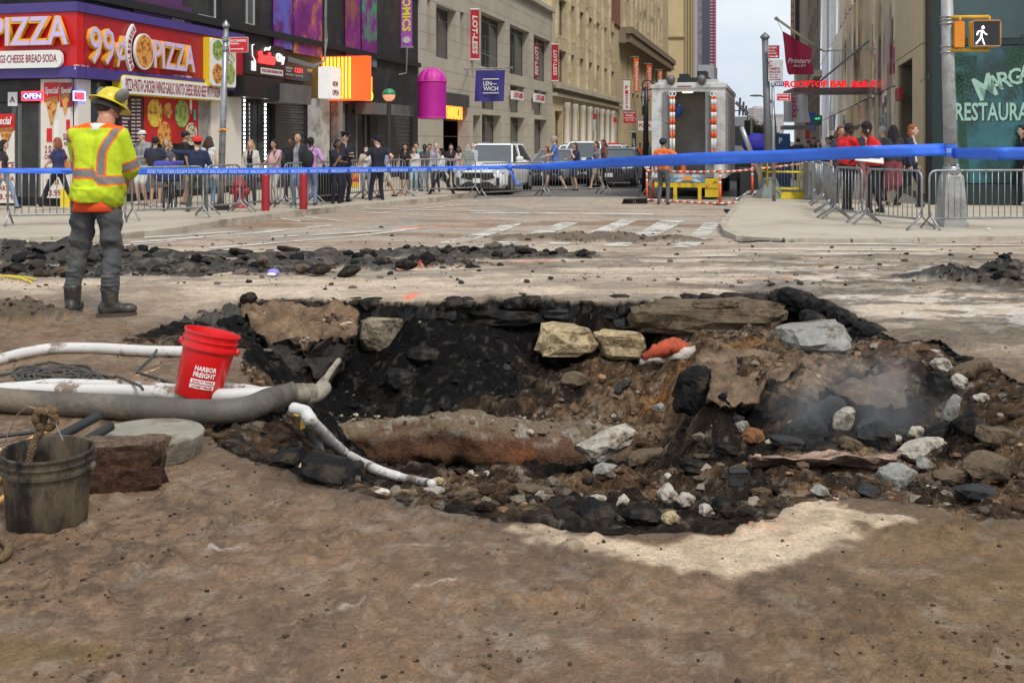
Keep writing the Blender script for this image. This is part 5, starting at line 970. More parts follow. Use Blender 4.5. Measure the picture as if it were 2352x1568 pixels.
# muni P sign and hazy street lamp
o=empty('parking_sign', P(1789, 345, 36), label='blue P parking board at the foot of the right poles', cat='sign');B=Pl(P(1789, 330, 38)[:2], (1, 0));slab('board', B, 1782, 1815, 307, 372, -.05, .0, M('parking blue', (.02, .07, .2), .5), o);ltext('letter', B, 'P', 1789, 1797, 316, 330, white, o, .001, .004, .03);slab('box_body', B, 1782, 1815, 372, 452, -.4, -.051, M('parking blue'), o)
lb_=P(1787, 332, 90);o=empty('street_lamp', lb_, label='slender street lamp reaching left over the far roadway', cat='street lamp');m=MB();m.tube([Vector((lb_.x, lb_.y, -.2)), P(1776, 240, 90), P(1766, 226, 90), P(1745, 220, 90), P(1738, 220, 90)], [.12, .1, .07, .05, .05], 8);m.build('post', steel, o, True);m=MB();m.ell(P(1736, 220, 90), (.55, .2, .09));m.build('lamp_head', M('lamp head', (.3, .3, .31), .5), o, True)
# signal pole on the right
sb=GP(2185, 520, True);sp_=P(2174, -60, sb.y);o=empty('signal_pole', sb, label='pale grey signal pole with a tapered base and a band of blue tape', cat='signal pole');pm_=M('pale grey pole paint', (.36, .36, .35), .55, .2, var=.1, scale=5, dirt=(.24, .235, .22), dscale=3.5)
m=MB();m.tube([sb+Vector((0, 0, .9)), sb.lerp(sp_, .6), sp_], [.125, .118, .105], 20);m.build('shaft', pm_, o, True)
m=MB();m.lathe([(.33, .0), (.33, .09), (.29, .1), (.285, .5), (.24, .95), (.16, 1.02), (.15, 1.16), (.128, 1.2)], 4, sb, Matrix.Rotation(R(45), 3, 'Z'));m.build('base', pm_, o);m=MB();m.lathe([(.16, .98), (.17, 1.03), (.16, 1.1), (.14, 1.14)], 20, sb);m.build('collar', steel, o, True)
m=MB()
for v in (39, 46, 55, 107, 121):c_=P(2175, v, sb.y);m.lathe([(.118, -.012), (.128, -.012), (.128, .012), (.118, .012)], 20, c_)
m.build('bands', steel, o, True)
c_=sb.lerp(sp_, (P(2185, 346, sb.y).z-sb.z)/(sp_.z-sb.z));m=MB();m.lathe([(.134, -.115), (.128, .115)], 24, c_);m.build('tape_band', tapem, o, True)
for i, ch in enumerate('DO NOT CROSS'):
 if ch==' ':continue
 a=R(-128+i*18);me=fit(ch, .034, .085, .0015, .02);me.transform(Matrix.Rotation(R(90), 4, 'X'));me.transform(Matrix.Translation((0, -.137, 0)));me.transform(Matrix.Rotation(a+R(90), 4, 'Z'));me.transform(Matrix.Translation(c_));me.materials.clear();me.materials.append(white);link('letter', me, o)
sgy=M('signal yellow', (.62, .36, .02), .45, var=.12, scale=6);SG=Pl((sb.x, sb.y-.1), (1, -.05))
sg=empty('pedestrian_signal', SG.P(2233, 110), label='yellow framed pedestrian signal showing the white walking figure', cat='signal')
t0, za=SG.tz(2233, 47, .2);t1, zb=SG.tz(2299, 108, .2);m=MB();m.prism(rrect(t0, t1, zb, za, .04), 0, .2, lambda a, b, d:SG.pt(a, b, d));m.build('housing', sgy, sg);m=MB();m.prism(rrect(t0+.03, t1-.03, zb+.03, za-.03, .02), .2, .205, lambda a, b, d:SG.pt(a, b, d));m.build('screen', M('signal screen', (.02, .018, .02), .3), sg)
m=MB();fr_=[SG.pt(*p, .21) for p in rrect(t0+.01, t1-.01, zb+.01, za-.01, .04)];m.tube(fr_+[fr_[0]], .016, 6);m.build('hood_rim', M('worn copper rim', (.35, .17, .06), .5), sg, True)
led_=M('white signal light', (.85, .88, 1), .4, emit=3.2);sx=lambda u, v:SG.tz(u, v, .21);fig=MB()
def limb(pts_, r):fig.tube([SG.pt(*sx(u, v), .212) for u, v in pts_], r, 6, sy=.2)
fig.ell(SG.pt(*sx(2258, 63.5), .212), (.025, .006, .028));limb([(2256, 70), (2254, 85)], [.036, .026]);limb([(2254, 85), (2249, 93), (2242, 101)], .02);limb([(2255, 85), (2258, 93), (2260, 101), (2262, 102)], .018);limb([(2254, 71), (2246, 73), (2244, 81)], .014);limb([(2258, 71), (2262, 77), (2267, 80)], .013)
fig.build('walking_figure', led_, sg, True)
sg2=empty('signal_housing', SG.P(2190, 110), label='orange signal housing seen from behind, fixed to the signal pole', cat='signal');m=MB();t0, za=SG.tz(2193, 49, .1);t1, zb=SG.tz(2216, 109, .1);m.prism(rrect(t0, t1, zb, za, .03), -.12, .1, lambda a, b, d:SG.pt(a, b, d));m.build('housing', M('signal orange', (.72, .24, .01), .45), sg2);m=MB();m.prism(rrect(t0-.0, t1+.015, zb+.05, za-.05, .02), .0, .06, lambda a, b, d:SG.pt(a, b, d));m.build('hinges', sgy, sg2)
for v, w4 in ((39, ((2205, 39, 50), (2272, 39, 48))), (115, ((2266, 107, 116), (2205, 108, 116)))):
 m=MB();m.tube([SG.P(2178, v+1), SG.P(2272, v, .05)], .033, 8)
 for u, va, vb in w4:m.tube([SG.P(u, va, .02), SG.P(u, vb, .03)], .03, 8)
 m.build('bracket', sgy, o, True)
# ---- flags and banners on the right
fl=empty('crimson_flag', P(1830, 120, 42), label='crimson flag with white script hanging from a slanted pole', cat='flag');B=Pl(P(1797, 100, 42)[:2], (1, -.1));m=MB();tl, zl=B.tz(1797, 72);
UV=[((1797, 72), (1865, 112)), ((1801, 105), (1862, 135)), ((1804, 140), (1864, 150)), ((1808, 165), (1868, 166)), ((1812, 172), (1869, 171))];vs=[];n=12
for (a, b) in UV:
 for i in range(n+1):f_=i/n;t, z=B.tz(a[0]+(b[0]-a[0])*f_, a[1]+(b[1]-a[1])*f_-(0));vs.append(B.pt(t, z, .08*math.sin(f_*8)))
m.add(vs, [(j*(n+1)+i, j*(n+1)+i+1, (j+1)*(n+1)+i+1, (j+1)*(n+1)+i) for j in range(4) for i in range(n)]);m.build('cloth', M('crimson flag', (.36, .012, .055), .7, var=.15, scale=1), fl, True)
ltext('letters', B, 'Printers', 1809, 1862, 134, 146, white, fl, .1, .004, .005, .35);ltext('letters', B, 'ALLEY', 1822, 1852, 149, 154, white, fl, .1, .004, .005)
m=MB();m.tube([B.P(1783, 43), B.P(1880, 112), PLR.P(1893, 118)], .05, 8);m.ell(B.P(1783, 43), (.08, .08, .08));m.tube([B.P(1784, 46), B.P(1797, 72)], .01, 4);m.build('pole', M('pale pole', (.5, .46, .34), .5), fl, True)
jb=empty('cloth_banner', P(1820, 280, 46), label='grey cloth banner with red upright lettering under the crimson flag', cat='banner');B=Pl(P(1800, 250, 46)[:2], (1, -.12));m=MB();vs=[];n=12
for (a, b) in (((1799, 217), (1857, 217)), ((1800, 250), (1856, 250)), ((1800, 281), (1862, 281))):
 for i in range(n+1):f_=i/n;t, z=B.tz(a[0]+(b[0]-a[0])*f_, a[1]+.0);vs.append(B.pt(t, z, .07*math.sin(f_*11)))
m.add(vs, [(j*(n+1)+i, j*(n+1)+i+1, (j+1)*(n+1)+i+1, (j+1)*(n+1)+i) for j in range(2) for i in range(n)]);m.build('cloth', M('grey banner cloth', (.5, .5, .51), .8, var=.12, scale=1.5), jb, True);ltext('letters', B, 'jacks.', 1814, 1834, 222, 276, M('jacks red', (.36, .01, .05), .6), jb, .08, .004, .02, rot=-90)
m=MB();m.tube([B.P(1796, 216), B.P(1866, 216)], .035, 6);m.build('rod', steel, jb);
# shop lights and signs on the right pavement
for (u0, u1, v0, v1, c_, lb, Y, em_) in ((2004-0, 2022, 215, 261, (.7, .52, .2), 'glowing amber wall light box under the canopy', 44, .3), (1868, 1888, 265, 288, (.03, .09, .07), 'dark sign with a green leaf mark beside the banner', 70, 0), (1858, 1874, 258, 300, (.03, .08, .3), 'blue vertical sign behind the grey cloth banner', 85, 0), (1850, 1860, 270, 320, (.4, .02, .03), 'red vertical sign behind the grey cloth banner', 90, 0), (2031, 2043, 0, 1, None, '', 0, 0)):
 if c_ is None:continue
 B=Pl(P(u0, 250, Y)[:2], (1, -.2));o=slab('wall_sign' if em_==0 else 'wall_light', B, u0, u1, v0, v1, -.25, 0, M('sign '+lb[:8], c_, .5, emit=em_), None);tag(o, lb, 'sign' if em_==0 else 'light')
 if 'leaf' in lb:gm=M('green neon', (.05, .7, .3), .4, emit=.4);disc(B, 1875, 273, 3, gm, o, .01, 'leaf_mark');disc(B, 1881, 272, 3, gm, o, .01, 'leaf_mark')
for (u, v, w_, hh, lb) in ((2056, 219, 10, 14, 'small dark red plaque on the mirror building, left one'), (2146-22, 222, 0, 0, '')):
 if w_:o=slab('plaque', PLR, u, u+w_, v-hh, v+hh, .1, .2, mr_, None);tag(o, lb, 'plaque')
# awnings far right side
o=slab('awning', Pl(P(1805, 290, 60)[:2], (1, -.2)), 1800, 1872, 288, 297, -4, 0, M('grey canopy metal'), None);tag(o, 'flat grey awning behind the grey cloth banner', 'awning')
# ---- signs down the left side
def hang(name, label, u0, u1, v0, v1, Y, mat, lines, cat='sign', rod=True):
 B=Pl(P(u0, v0, Y)[:2], (.971, -.24));o=empty(name, P(u0, v1, Y), label=label, cat=cat);slab('panel', B, u0, u1, v0, v1, -.12, 0, mat, o)
 for s_, a, b, c, d, mt, *r_ in lines:ltext('letters', B, s_, a, b, c, d, mt, o, .002, .01, .02, rot=r_[0] if r_ else 0)
 if rod:m=MB();m.tube([B.P(u0-6, v0-1), B.P(u1+1, v0-1)], .06, 6);m.build('rod', steel, o)
 return o
orb=M('orange banner', (.72, .13, .02), .6);
hang('orange_banner', 'tall orange banner with white letters, nearest of three', 1455, 1467, 132, 212, 115, orb, [('nomadworks', 1457, 1465, 142, 208, white, 90)], 'banner')
hang('orange_banner', 'orange banner with white letters, middle of three', 1485, 1497, 148, 224, 128, orb, [('nomadworks', 1487, 1495, 156, 220, white, 90)], 'banner')
hang('orange_banner', 'short orange banner, farthest of three and half hidden by the truck', 1511, 1521, 162, 210, 140, orb, [('works', 1513, 1519, 165, 190, white, 90)], 'banner')
hang('pizza_blade_sign', 'tall white sign with red PIZZA letters down the left side', 1432, 1447, 183, 253, 98, white, [(c, 1436, 1443, 197+i*11, 205+i*11, redsg) for i, c in enumerate('PIZZA')])
hang('nail_sign', 'square red NAIL sign under the tall white pizza sign', 1432, 1461, 255, 283, 98, redsg, [('PINK HOUSE', 1434, 1459, 257, 261, white), ('NAIL', 1437, 1455, 263, 268, white), ('NAIL/WAXING', 1434, 1459, 270, 273, white), ('SKIN CARE', 1437, 1456, 275, 278, white)])
hang('pizza_board', 'small white PIZZA board with a green top strip near the truck', 1466, 1497, 276, 300, 95, white, [('PIZZA', 1468, 1495, 284, 292, redsg)]);hang('narrow_banner', 'narrow black banner with white lettering running down it', 1474, 1481, 205, 265, 92, blackm, [('TACO BELL', 1475.5, 1479.5, 208, 244, white, 90)], 'banner')
hang('low_black_sign', 'low black sign with white upright letters beside the police car', 1451, 1461, 305, 350, 80, blackm, [('LOFT', 1453.5, 1458.5, 318, 338, white, 90)])
cbp=GP(1482, 446);o=empty('ornate_lamp_post', cbp, label='black ornate lamp post with a curled top left of the truck', cat='street lamp');m=MB();m.tube([cbp, P(1484, 250, cbp.y), P(1484, 200, cbp.y)], [.12, .08, .06], 8);cc=P(1487, 196, cbp.y);m.tube([cc+Vector((.17*math.cos(a), 0, .17*math.sin(a))) for a in [R(k*30) for k in range(13)]], .025, 6);m.build('post', blackm, o, True)
for i, (u, v0, v1, Y, lb) in enumerate(((1371, 262, 440, 62, 'sign post with red and white parking plates before the limestone building'), (1418, 270, 440, 70, 'thin post with a small red sign before the white columns'))):
 o=empty('parking_post', P(u, 438, Y), label=lb, cat='sign post');m=MB();a=P(u, v0-12, Y);m.tube([Vector((a.x, a.y, -.2)), a], .05, 6);m.build('post', steel, o);B=Pl((a.x, a.y-.08), (1, -.1));slab('red_plate', B, u-9, u-2, v0, v0+12, 0, .02, redsg, o);slab('pale_plate', B, u-9, u-2, v0+13, v0+38, 0, .02, lg, o) if i==0 else None
# ---- traffic-control truck seen from behind
TK=Pl(P(1497, 452, 33.)[:2], (.971, -.24));td=Vector((.24, .971, 0));
def TR(u):return TK.tz(u, 300)[0]
tw_=TR(1666);o=tk=empty('utility_truck', TK.pt(0, -.22), label='white step van with its rear doors open and a yellow striped bumper', cat='truck')
tp_=M('dirty white truck paint', (.6, .6, .58), .5, var=.08, scale=2, dirt=(.36, .35, .33), dscale=1.2);inner=M('truck interior', (.3, .29, .28), .6, var=.3, scale=1.5);ybm=M('yellow bumper', (.68, .48, .02), .5, var=.1, dirt=(.3, .2, .04), dscale=5);wor=M('white tube', (.7, .68, .64), .5);ort=M('orange red tube', (.75, .1, .02), .5);blu=M('faded blue band', (.1, .25, .42), .5)
zt, z0, L_=TK.tz(1497, 194)[1], TK.tz(1497, 408)[1], 7.2;zd=TK.tz(1497, 212)[1]
dl, dr=TR(1547), TR(1620)                            # doorway
def tb_(mb, a, b, c, d, y0, y1):return TK.box(mb, a, b, c, d, -y1, -y0)
m=MB();tb_(m, 0, TR(1523), z0, zt-.12, 0, .12);tb_(m, TR(1640), tw_, z0, zt-.12, 0, .12);tb_(m, 0, tw_, zd, zt-.12, 0.003, .12)
tb_(m, 0, .06, z0, zt-.12, .12, L_);tb_(m, tw_-.06, tw_, z0, zt-.12, .12, L_);tb_(m, 0.06, tw_-.06, z0, z0+.1, .12, L_);m.build('body', tp_, o)
m=MB();tb_(m, -.03, tw_+.03, zt-.12, zt, -.04, L_+.05);tb_(m, .1, tw_-.1, zt, zt+.05, .1, L_-.1);m.build('roof', tp_, o)
m=MB();tb_(m, .07, tw_-.07, z0+.11, zt-.13, 1.7, 1.8);tb_(m, .07, .3, z0+.11, zt-.13, .14, 3.4);tb_(m, tw_-.3, tw_-.07, z0+.11, zt-.13, .14, 3.4);tb_(m, .07, tw_-.07, zt-.2, zt-.13, .14, 3.4);m.build('interior', inner, o)
for a, b, hn in ((TR(1523), dl, 1), (dr, TR(1640), -1)):
 m=MB();tb_(m, a, b, z0+.02, zd, -.06, .0);d_=m.build('rear_door', M('grey door', (.19, .19, .19), .5, var=.12, scale=2), o);m=MB();hx=b-.04 if hn>0 else a+.04;m.tube([TK.pt(hx, 1.15, .07), TK.pt(hx, 1.15, .14), TK.pt(hx, 1.75, .14), TK.pt(hx, 1.75, .07)], .018, 6);m.tube([TK.pt(a+.1, 2.1, .08), TK.pt(b-.1, 2.1, .08)], .015, 6);m.build('handle', alu, d_)
for i, u in enumerate((1541, 1547.5, 1636, 1642.5)):     # striped barrier poles hung by rings
 ob_=empty('striped_pole', TK.P(u, 420), label=['red and white striped pole hung on the left rear door, outer one', 'red and white striped pole hung beside the truck doorway on the left', 'red and white striped pole hung beside the truck doorway on the right', 'red and white striped pole hung on the right rear door, outer one'][i], cat='striped pole', group='striped poles hung on the truck');segs=[222, 228, 243, 258, 272, 287, 302, 318, 345, 372]
 for k in range(len(segs)-1):m=MB();a, b=TK.P(u, segs[k], .12), TK.P(u, segs[k+1], .12);m.tube([a, b], .042, 10);m.build('band', ort if k in (0, 2, 4, 6, 8) else wor, ob_, True)
 m=MB();c_=TK.P(u, 216, .12);m.tube([c_+TK.a*.06*math.cos(x)+Vector((0, 0, .07*math.sin(x))) for x in [R(30*q) for q in range(13)]], .02, 6);m.build('ring', wor, ob_, True)
m=MB();c_=TK.pt((dl+dr)/2-.1, zt-.24, -.6);m.lathe([(.001, 0), (.16, 0), (.16, .04)], 16, c_);m.build('ceiling_light', M('warm cabin light', (1, .8, .4), .4, emit=3.), o)
m=MB();tb_(m, TR(1556), TR(1588), zt-.09, zt-.06, -.05, -.041);m.build('brake_light', M('dark red lens', (.25, .01, .01), .3), o)
for u in (1541, 1612):
 m=MB();c_=TK.P(u, 184, .05);m.ell(c_, (.14, .14, .16), 12, 8);tb_(m, TR(u)-.03, TR(u)+.03, zt, zt+.12, 0, .06);m.build('roof_lamp', M('dark lens', (.12, .11, .1), .3), o, True)
m=MB();tb_(m, TR(1511), TR(1532), zt+.05, zt+.14, .1, .4);tb_(m, TR(1622), TR(1648), zt+.05, zt+.14, .1, .4);m.build('light_bar', lg, o)
m=MB();tb_(m, TR(1552), TR(1627), zt+.05, zt+.22, .5, 1.6);tb_(m, TR(1556), TR(1577), zt+.22, zt+.34, .55, 1.5);tb_(m, TR(1598), TR(1620), zt+.22, zt+.42, .55, 1.5);m.build('roof_rack', blackm, o)
m=MB();tb_(m, TR(1592), TR(1630), zt+.05, zt+.72, 2.2, 4.2);tb_(m, TR(1592)-.02, TR(1592), zt+.4, zt+.6, 2.3, 3.2);m.build('roof_unit', M('roof unit grey', (.36, .36, .38), .5), o)
# lower rear: bumper, blue band, plate, lamps
zb1=TK.tz(1560, 390)[1];zb0=TK.tz(1560, 418)[1]
m=MB();tb_(m, TR(1540), TR(1634), zb0, z0-.005, -.12, .1);m.build('rear_step', blu, o);m=MB()
for a in (1550, 1557, 1600, 1607):
 t=TR(a);s=.16 if a<1580 else -.16;m.add([TK.pt(t, zb0, .123), TK.pt(t+.05, zb0, .123), TK.pt(t+.05+s, z0-.02, .123), TK.pt(t+s, z0-.02, .123)], [(0, 1, 2, 3)])
m.build('stripes', white, o)
m=MB();tb_(m, TR(1570), TR(1590), zb0+.05, zb0+.18, -.14, -.121);m.build('licence_plate', M('orange plate', (.75, .32, .05), .5, var=.1), o);ltext('plate_number', TK, '41083M', 1571, 1589, 396, 404, navy, o, .142, .002, .01)
m=MB();yb1, yb0=zb0-.02, zb0-.16;tb_(m, -.0+.1, TR(1650), yb0, yb1, -.16, .0);tb_(m, TR(1548), TR(1556), yb0-.4, yb0, -.2, -.1);tb_(m, TR(1604), TR(1612), yb0-.4, yb0, -.2, -.1);tb_(m, TR(1548), TR(1612), yb0-.48, yb0-.38, -.22, -.1);tb_(m, TR(1620), TR(1653), yb0-.28, zb0+.12, -.13, .1);m.build('bumper', ybm, o)
m=MB();c_=TK.P(1643, 424, .14);m.lathe([(.001, 0), (.09, 0), (.09, -.03)], 16, c_, Matrix.Rotation(R(90), 3, 'X'));m.build('tail_light', M('red lens', (.35, .01, .01), .2), o)
for t in (.28, tw_-.28):
 for y in (1.1, 5.9):m=MB();c_=TK.pt(t, .2, -y);m.lathe([(.1, -.14), (.42, -.14), (.45, -.08), (.45, .08), (.42, .14), (.1, .14)], 22, c_, Matrix.Rotation(R(-13.9), 3, 'Z')@Matrix.Rotation(R(90), 3, 'Y'));m.build('wheel', M('tyre rubber', (.02, .02, .021), .8), o, True)
m=MB();tb_(m, .3, tw_-.3, .0, z0, .2, L_);m.build('chassis', blackm, o)
# side details of the truck facing the right
for y in (.3, 1.6, 3., 4.4, 5.8):a=TK.pt(tw_, z0+.3, -y);b=TK.pt(tw_, zt-.3, -y);m=MB();m.tube([a, b], .03, 5);m.build('side_rib', alu, o)
m=MB();a=TK.pt(tw_+.02, 2.6, -6.6);m.tube([a, a+Vector((.45, 0, .02)), a+Vector((.45, 0, -.35))], .02, 6);m.box(a+Vector((.45, 0, -.62)), (.2, .1, .55));m.build('mirror', blackm, o)
m=MB();m.lathe([(.15, 0), (.15, .015), (.11, .016), (.11, .05), (.02, .62), (.001, .62)], 14, TK.pt(TR(1565), z0+.1, -.6));c1=m.build('traffic_cone', ort, None, True);tag(c1, 'orange traffic cone standing inside the truck doorway', 'cone')
m=MB();m.ell(TK.pt(TR(1553), 2.45, -.5), (.16, .1, .2));tag(m.build('blue_helmet', M('helmet blue', (.02, .1, .35), .4), None, True), 'blue helmet hanging inside the truck doorway', 'helmet')
# white truck beyond
o=empty('box_truck', P(1710, 430, 48), label='white box truck parked beyond the step van', cat='truck');B=Pl(P(1665, 300, 48)[:2], (.971, -.24));m=MB();B.ubox(m, 1665, 1722, 268, 362, -5, 0);m.build('body', M('white truck panel', (.62, .62, .6), .5), o);slab('windscreen', B, 1668, 1716, 290, 334, .003, .03, g_grey, o);m=MB();B.ubox(m, 1665, 1722, 362, 420, -5, -.1);m.build('grille', M('dark grille', (.05, .05, .055), .5), o)
m=MB();[m.tube([B.P(u, 266, -2), B.P(u+2, 225+k*9, -2)], .05, 5) for k, u in enumerate((1698, 1706, 1712))];m.tube([B.P(1690, 235, -2), B.P(1718, 262, -2)], .08, 6);m.build('crane_arm', steel, o)
# ---- cars
tyre=M('tyre rubber');def_gl=M('car glass', (.05, .06, .065), .05, spec=1., var=.3, scale=1)
def car(label, loc, rz, paint, L_=4.6, Wd=1.86, Hh=1.68, kind='suv', roof_light=False, name='parked_car', grille=True):
 o=empty(name, label=label, cat='car');hw=Wd/2;zs=.2;belt=.98 if kind=='suv' else .9
 st=[(0, .5, .5, .62), (.04, .78, .32, .8), (.16, .9, .24, .9 if kind=='suv' else .82), (.5, .98, .2, .99 if kind=='suv' else .88), (1.0, 1, .2, 1.04 if kind=='suv' else .93), (1.25, 1, .2, 1.08 if kind=='suv' else .96), (3.2, 1, .2, 1.14 if kind=='suv' else 1.), (4.2, .98, .22, 1.1 if kind=='suv' else .98), (4.5, .92, .3, 1.02), (4.6, .8, .42, .9)]
 k=L_/4.6;vs=[];n=12
 for x, wf, zl, zh in st:
  w_=hw*wf;prof=[(-w_*.86, zl), (-w_, zl+.12), (-w_*1.0, (zl+zh)/2), (-w_*.985, zh-.12), (-w_*.9, zh-.03), (-w_*.45, zh), (w_*.45, zh), (w_*.9, zh-.03), (w_*.985, zh-.12), (w_, (zl+zh)/2), (w_, zl+.12), (w_*.86, zl)]
  vs+=[(y, x*k, z) for y, z in prof]
 fs=[(i*n+j, i*n+(j+1)%n, (i+1)*n+(j+1)%n, (i+1)*n+j) for i in range(len(st)-1) for j in range(n)]+[tuple(range(n)), tuple((len(st)-1)*n+j for j in range(n-1, -1, -1))]
 m=MB();m.add(vs, fs);b=m.build('body', paint, o, True);b.modifiers.new('bevel', 'BEVEL').width=.03;b.modifiers['bevel'].segments=2
 # cabin
 zb_=st[5][3]-.05;x0, x1, x2, x3=(1.2*k, 2.15*k, 3.8*k, 4.45*k) if kind=='suv' else (1.3*k, 2.1*k, 3.1*k, 3.95*k);wb, wt=hw*.92, hw*.68
 def ring(t): # 0 bottom 1 top
  return wb+(wt-wb)*t, x0+(x1-x0)*t, x3+(x2-x3)*t, zb_+(Hh-.05-zb_)*t
 m=MB();w0, a0, c0, q0=ring(0);w1, a1, c1, q1_=ring(1);V8=[(-w0, a0, q0), (w0, a0, q0), (w0, c0, q0), (-w0, c0, q0), (-w1, a1, q1_), (w1, a1, q1_), (w1, c1, q1_), (-w1, c1, q1_)]
 m.add(V8, [(0, 1, 5, 4), (1, 2, 6, 5), (2, 3, 7, 6), (3, 0, 4, 7), (4, 5, 6, 7)]);m.build('window_glass', def_gl, o)
 m=MB();m.add([(-w1*1.03, a1-.05, q1_-.01), (w1*1.03, a1-.05, q1_-.01), (w1*1.03, c1+.05, q1_-.01), (-w1*1.03, c1+.05, q1_-.01), (-w1*.9, a1+.1, q1_+.05), (w1*.9, a1+.1, q1_+.05), (w1*.9, c1-.05, q1_+.05), (-w1*.9, c1-.05, q1_+.05)], [(0, 1, 5, 4), (1, 2, 6, 5), (2, 3, 7, 6), (3, 0, 4, 7), (4, 5, 6, 7)]);m.build('roof', paint, o)
 m=MB()
 for s in (-1, 1):
  for fa, fb in ((0, 0), (.42, .42), (1, 1)):
   p0=Vector((s*(w0+.01), a0+(c0-a0)*fa, q0));p1=Vector((s*(w1+.01), a1+(c1-a1)*fb, q1_));m.tube([p0, p1], .035, 6)
 m.build('pillar', paint if kind=='suv' else paint, o)
 m=MB()
 for s in (-1, 1):m.box((s*(hw+.12), x0+.35, zb_+.14), (.24, .16, .16))
 mm=m.build('mirror', paint, o);mm.modifiers.new('bevel', 'BEVEL').width=.04
 tr_=M('black trim', (.018, .018, .02), .6)
 m=MB();m.prism([(-hw*.5, .74), (-hw*.62, .58), (-hw*.3, .5), (hw*.3, .5), (hw*.62, .58), (hw*.5, .74)], -.02, .1, lambda a, b, d:(a, d, b));m.prism([(-hw*.4, .44), (-hw*.72, .26), (hw*.72, .26), (hw*.4, .44)], -.04, .1, lambda a, b, d:(a, d, b));m.build('grille', tr_, o)
 m=MB()
 for i in range(5):m.box((0, -.024, .56+i*.035), (hw*1.0, .01, .006))
 m.build('grille_bar', M('dark bar', (.06, .06, .065), .4), o)
 for s in (-1, 1):
  m=MB();m.add([(s*hw*.52, .03, .8), (s*hw*.54, .03, .72), (s*hw*.93, .16, .74), (s*hw*.96, .24, .88), (s*hw*.52, .08, .83)], [(0, 1, 2, 3, 4)] if s>0 else [(4, 3, 2, 1, 0)]);q_=m.build('headlight', M('headlight glass', (.45, .47, .5), .08, .3), o);q_.modifiers.new('solid', 'SOLIDIFY').thickness=.03;q_.location.y-=.045
  m=MB();m.box((s*hw*.72, .03, .45), (.1, .1, .26));m.build('fog_light', tr_, o)
  for x in (.85*k, 3.75*k):
   m=MB();m.lathe([(.02, .1), (.2, .1), (.23, .12), (.33, .12), (.35, .08), (.35, -.1), (.1, -.1)], 20, (s*(hw-.1), x, .35), Matrix.Rotation(R(90*s), 3, 'Y'));w_=m.build('wheel', tyre, o, True);m=MB();m.lathe([(.001, .125), (.06, .13), (.2, .118), (.22, .1)], 10, (s*(hw-.1), x, .35), Matrix.Rotation(R(90*s), 3, 'Y'));m.build('rim', alu, w_)
   m=MB();m.lathe([(.36, 0), (.44, .0), (.44, .03)], 18, (s*(hw-.015), x, .37), Matrix.Rotation(R(90*s), 3, 'Y'));m.build('wheel_arch', tr_, o)
 m=MB();m.box((0, -.045, .48), (.3, .012, .15));pl_=m.build('licence_plate', white, o)
 if roof_light:m=MB();m.box((0, (a1+.3), q1_+.09), (1.0, .25, .08));m.build('roof_light', M('red beacon', (.6, .02, .02), .3, emit=.2), o)
 if kind=='suv':m=MB();[m.tube([(s*w1*.9, a1+.15, q1_+.08), (s*w1*.9, c1, q1_+.08)], .02, 6) for s in (-1, 1)];m.build('roof_rail', steel, o)
 o.location=loc;o.rotation_euler=(0, 0, rz);return o
wpt=M('white car paint', (.8, .8, .79), .25, var=.04, coat=.5);gpt=M('silver car paint', (.3, .31, .33), .3, .4);dpt=M('dark car paint', (.05, .055, .065), .25, coat=.5);blpt=M('police blue', (.03, .05, .2), .3)
cy=lambda u, v:GP(u, v)
a=GP(1122, 449);car('white suv nearest the pit behind the barriers, facing the camera', (a.x-.35, a.y, -.25), R(-13), wpt)
ltext('plate_number', Pl((a.x, a.y), (.971, -.24)), 'MDG5327', 0, 1, 0, 1, navy, None) if False else None
a=GP(1222, 440);car('silver sedan parked just behind the white suv', (a.x+.6, a.y+4.5, -.25), R(-14), gpt, 4.5, 1.8, 1.45, 'sedan')
a=GP(1262, 436);car('white car half hidden by the walking man in blue', (a.x+1., a.y+8, -.25), R(-14), wpt, 4.6, 1.85, 1.6)
a=GP(1305, 434);car('dark car behind the woman in dark blue', (a.x+1.6, a.y+1, -.25), R(-14), dpt, 4.6, 1.85, 1.5, 'sedan')
a=GP(1378, 436);o=car('white police suv with blue side lettering behind the two walking women', (a.x-.6, a.y+5, -.25), R(-14), wpt, 4.8, 1.9, 1.75)
a=GP(1437, 432);car('white police car with red roof lights left of the orange worker', (a.x-.4, a.y+7, -.25), R(-14), wpt, 4.8, 1.9, 1.6, 'suv', True)
# ---- hydrant, bollards, bins
hm=M('hydrant red', (.32, .012, .018), .45, var=.15);a=GP(551, 477, True);o=empty('fire_hydrant', a, label='squat red fire hydrant between the sign pole and the bollards', cat='hydrant');m=MB();m.lathe([(.2, 0), (.2, .06), (.15, .08), (.14, .5), (.18, .52), (.18, .56), (.15, .6), (.1, .72), (.04, .76), (.001, .77)], 16, a);m.tube([a+Vector((-.24, 0, .4)), a+Vector((.24, 0, .4))], .08, 10);m.build('body', hm, o, True);m=MB();m.ell(a+Vector((0, -.2, .4)), (.1, .06, .1));m.build('cap', hm, o, True)
for i, (u, v) in enumerate(((610, 484), (697, 481))):
 a=GP(u, v, True);m=MB();m.lathe([(.095, 0), (.095, .8), (.08, .85), (.03, .88), (.001, .88)], 16, a);tag(m.build('bollard', hm, None, True), ['red steel bollard behind the cream cardigan woman', 'red steel bollard in front of the pink shirted woman'][i], 'bollard')
a=GP(752, 462, True);o=empty('litter_bin', a, label='dark wire litter bin beside the two officers', cat='bin');m=MB()
for k in range(22):t=2*math.pi*k/22;m.tube([a+Vector((.26*math.cos(t), .26*math.sin(t), 0)), a+Vector((.33*math.cos(t), .33*math.sin(t), .9))], .012, 4)
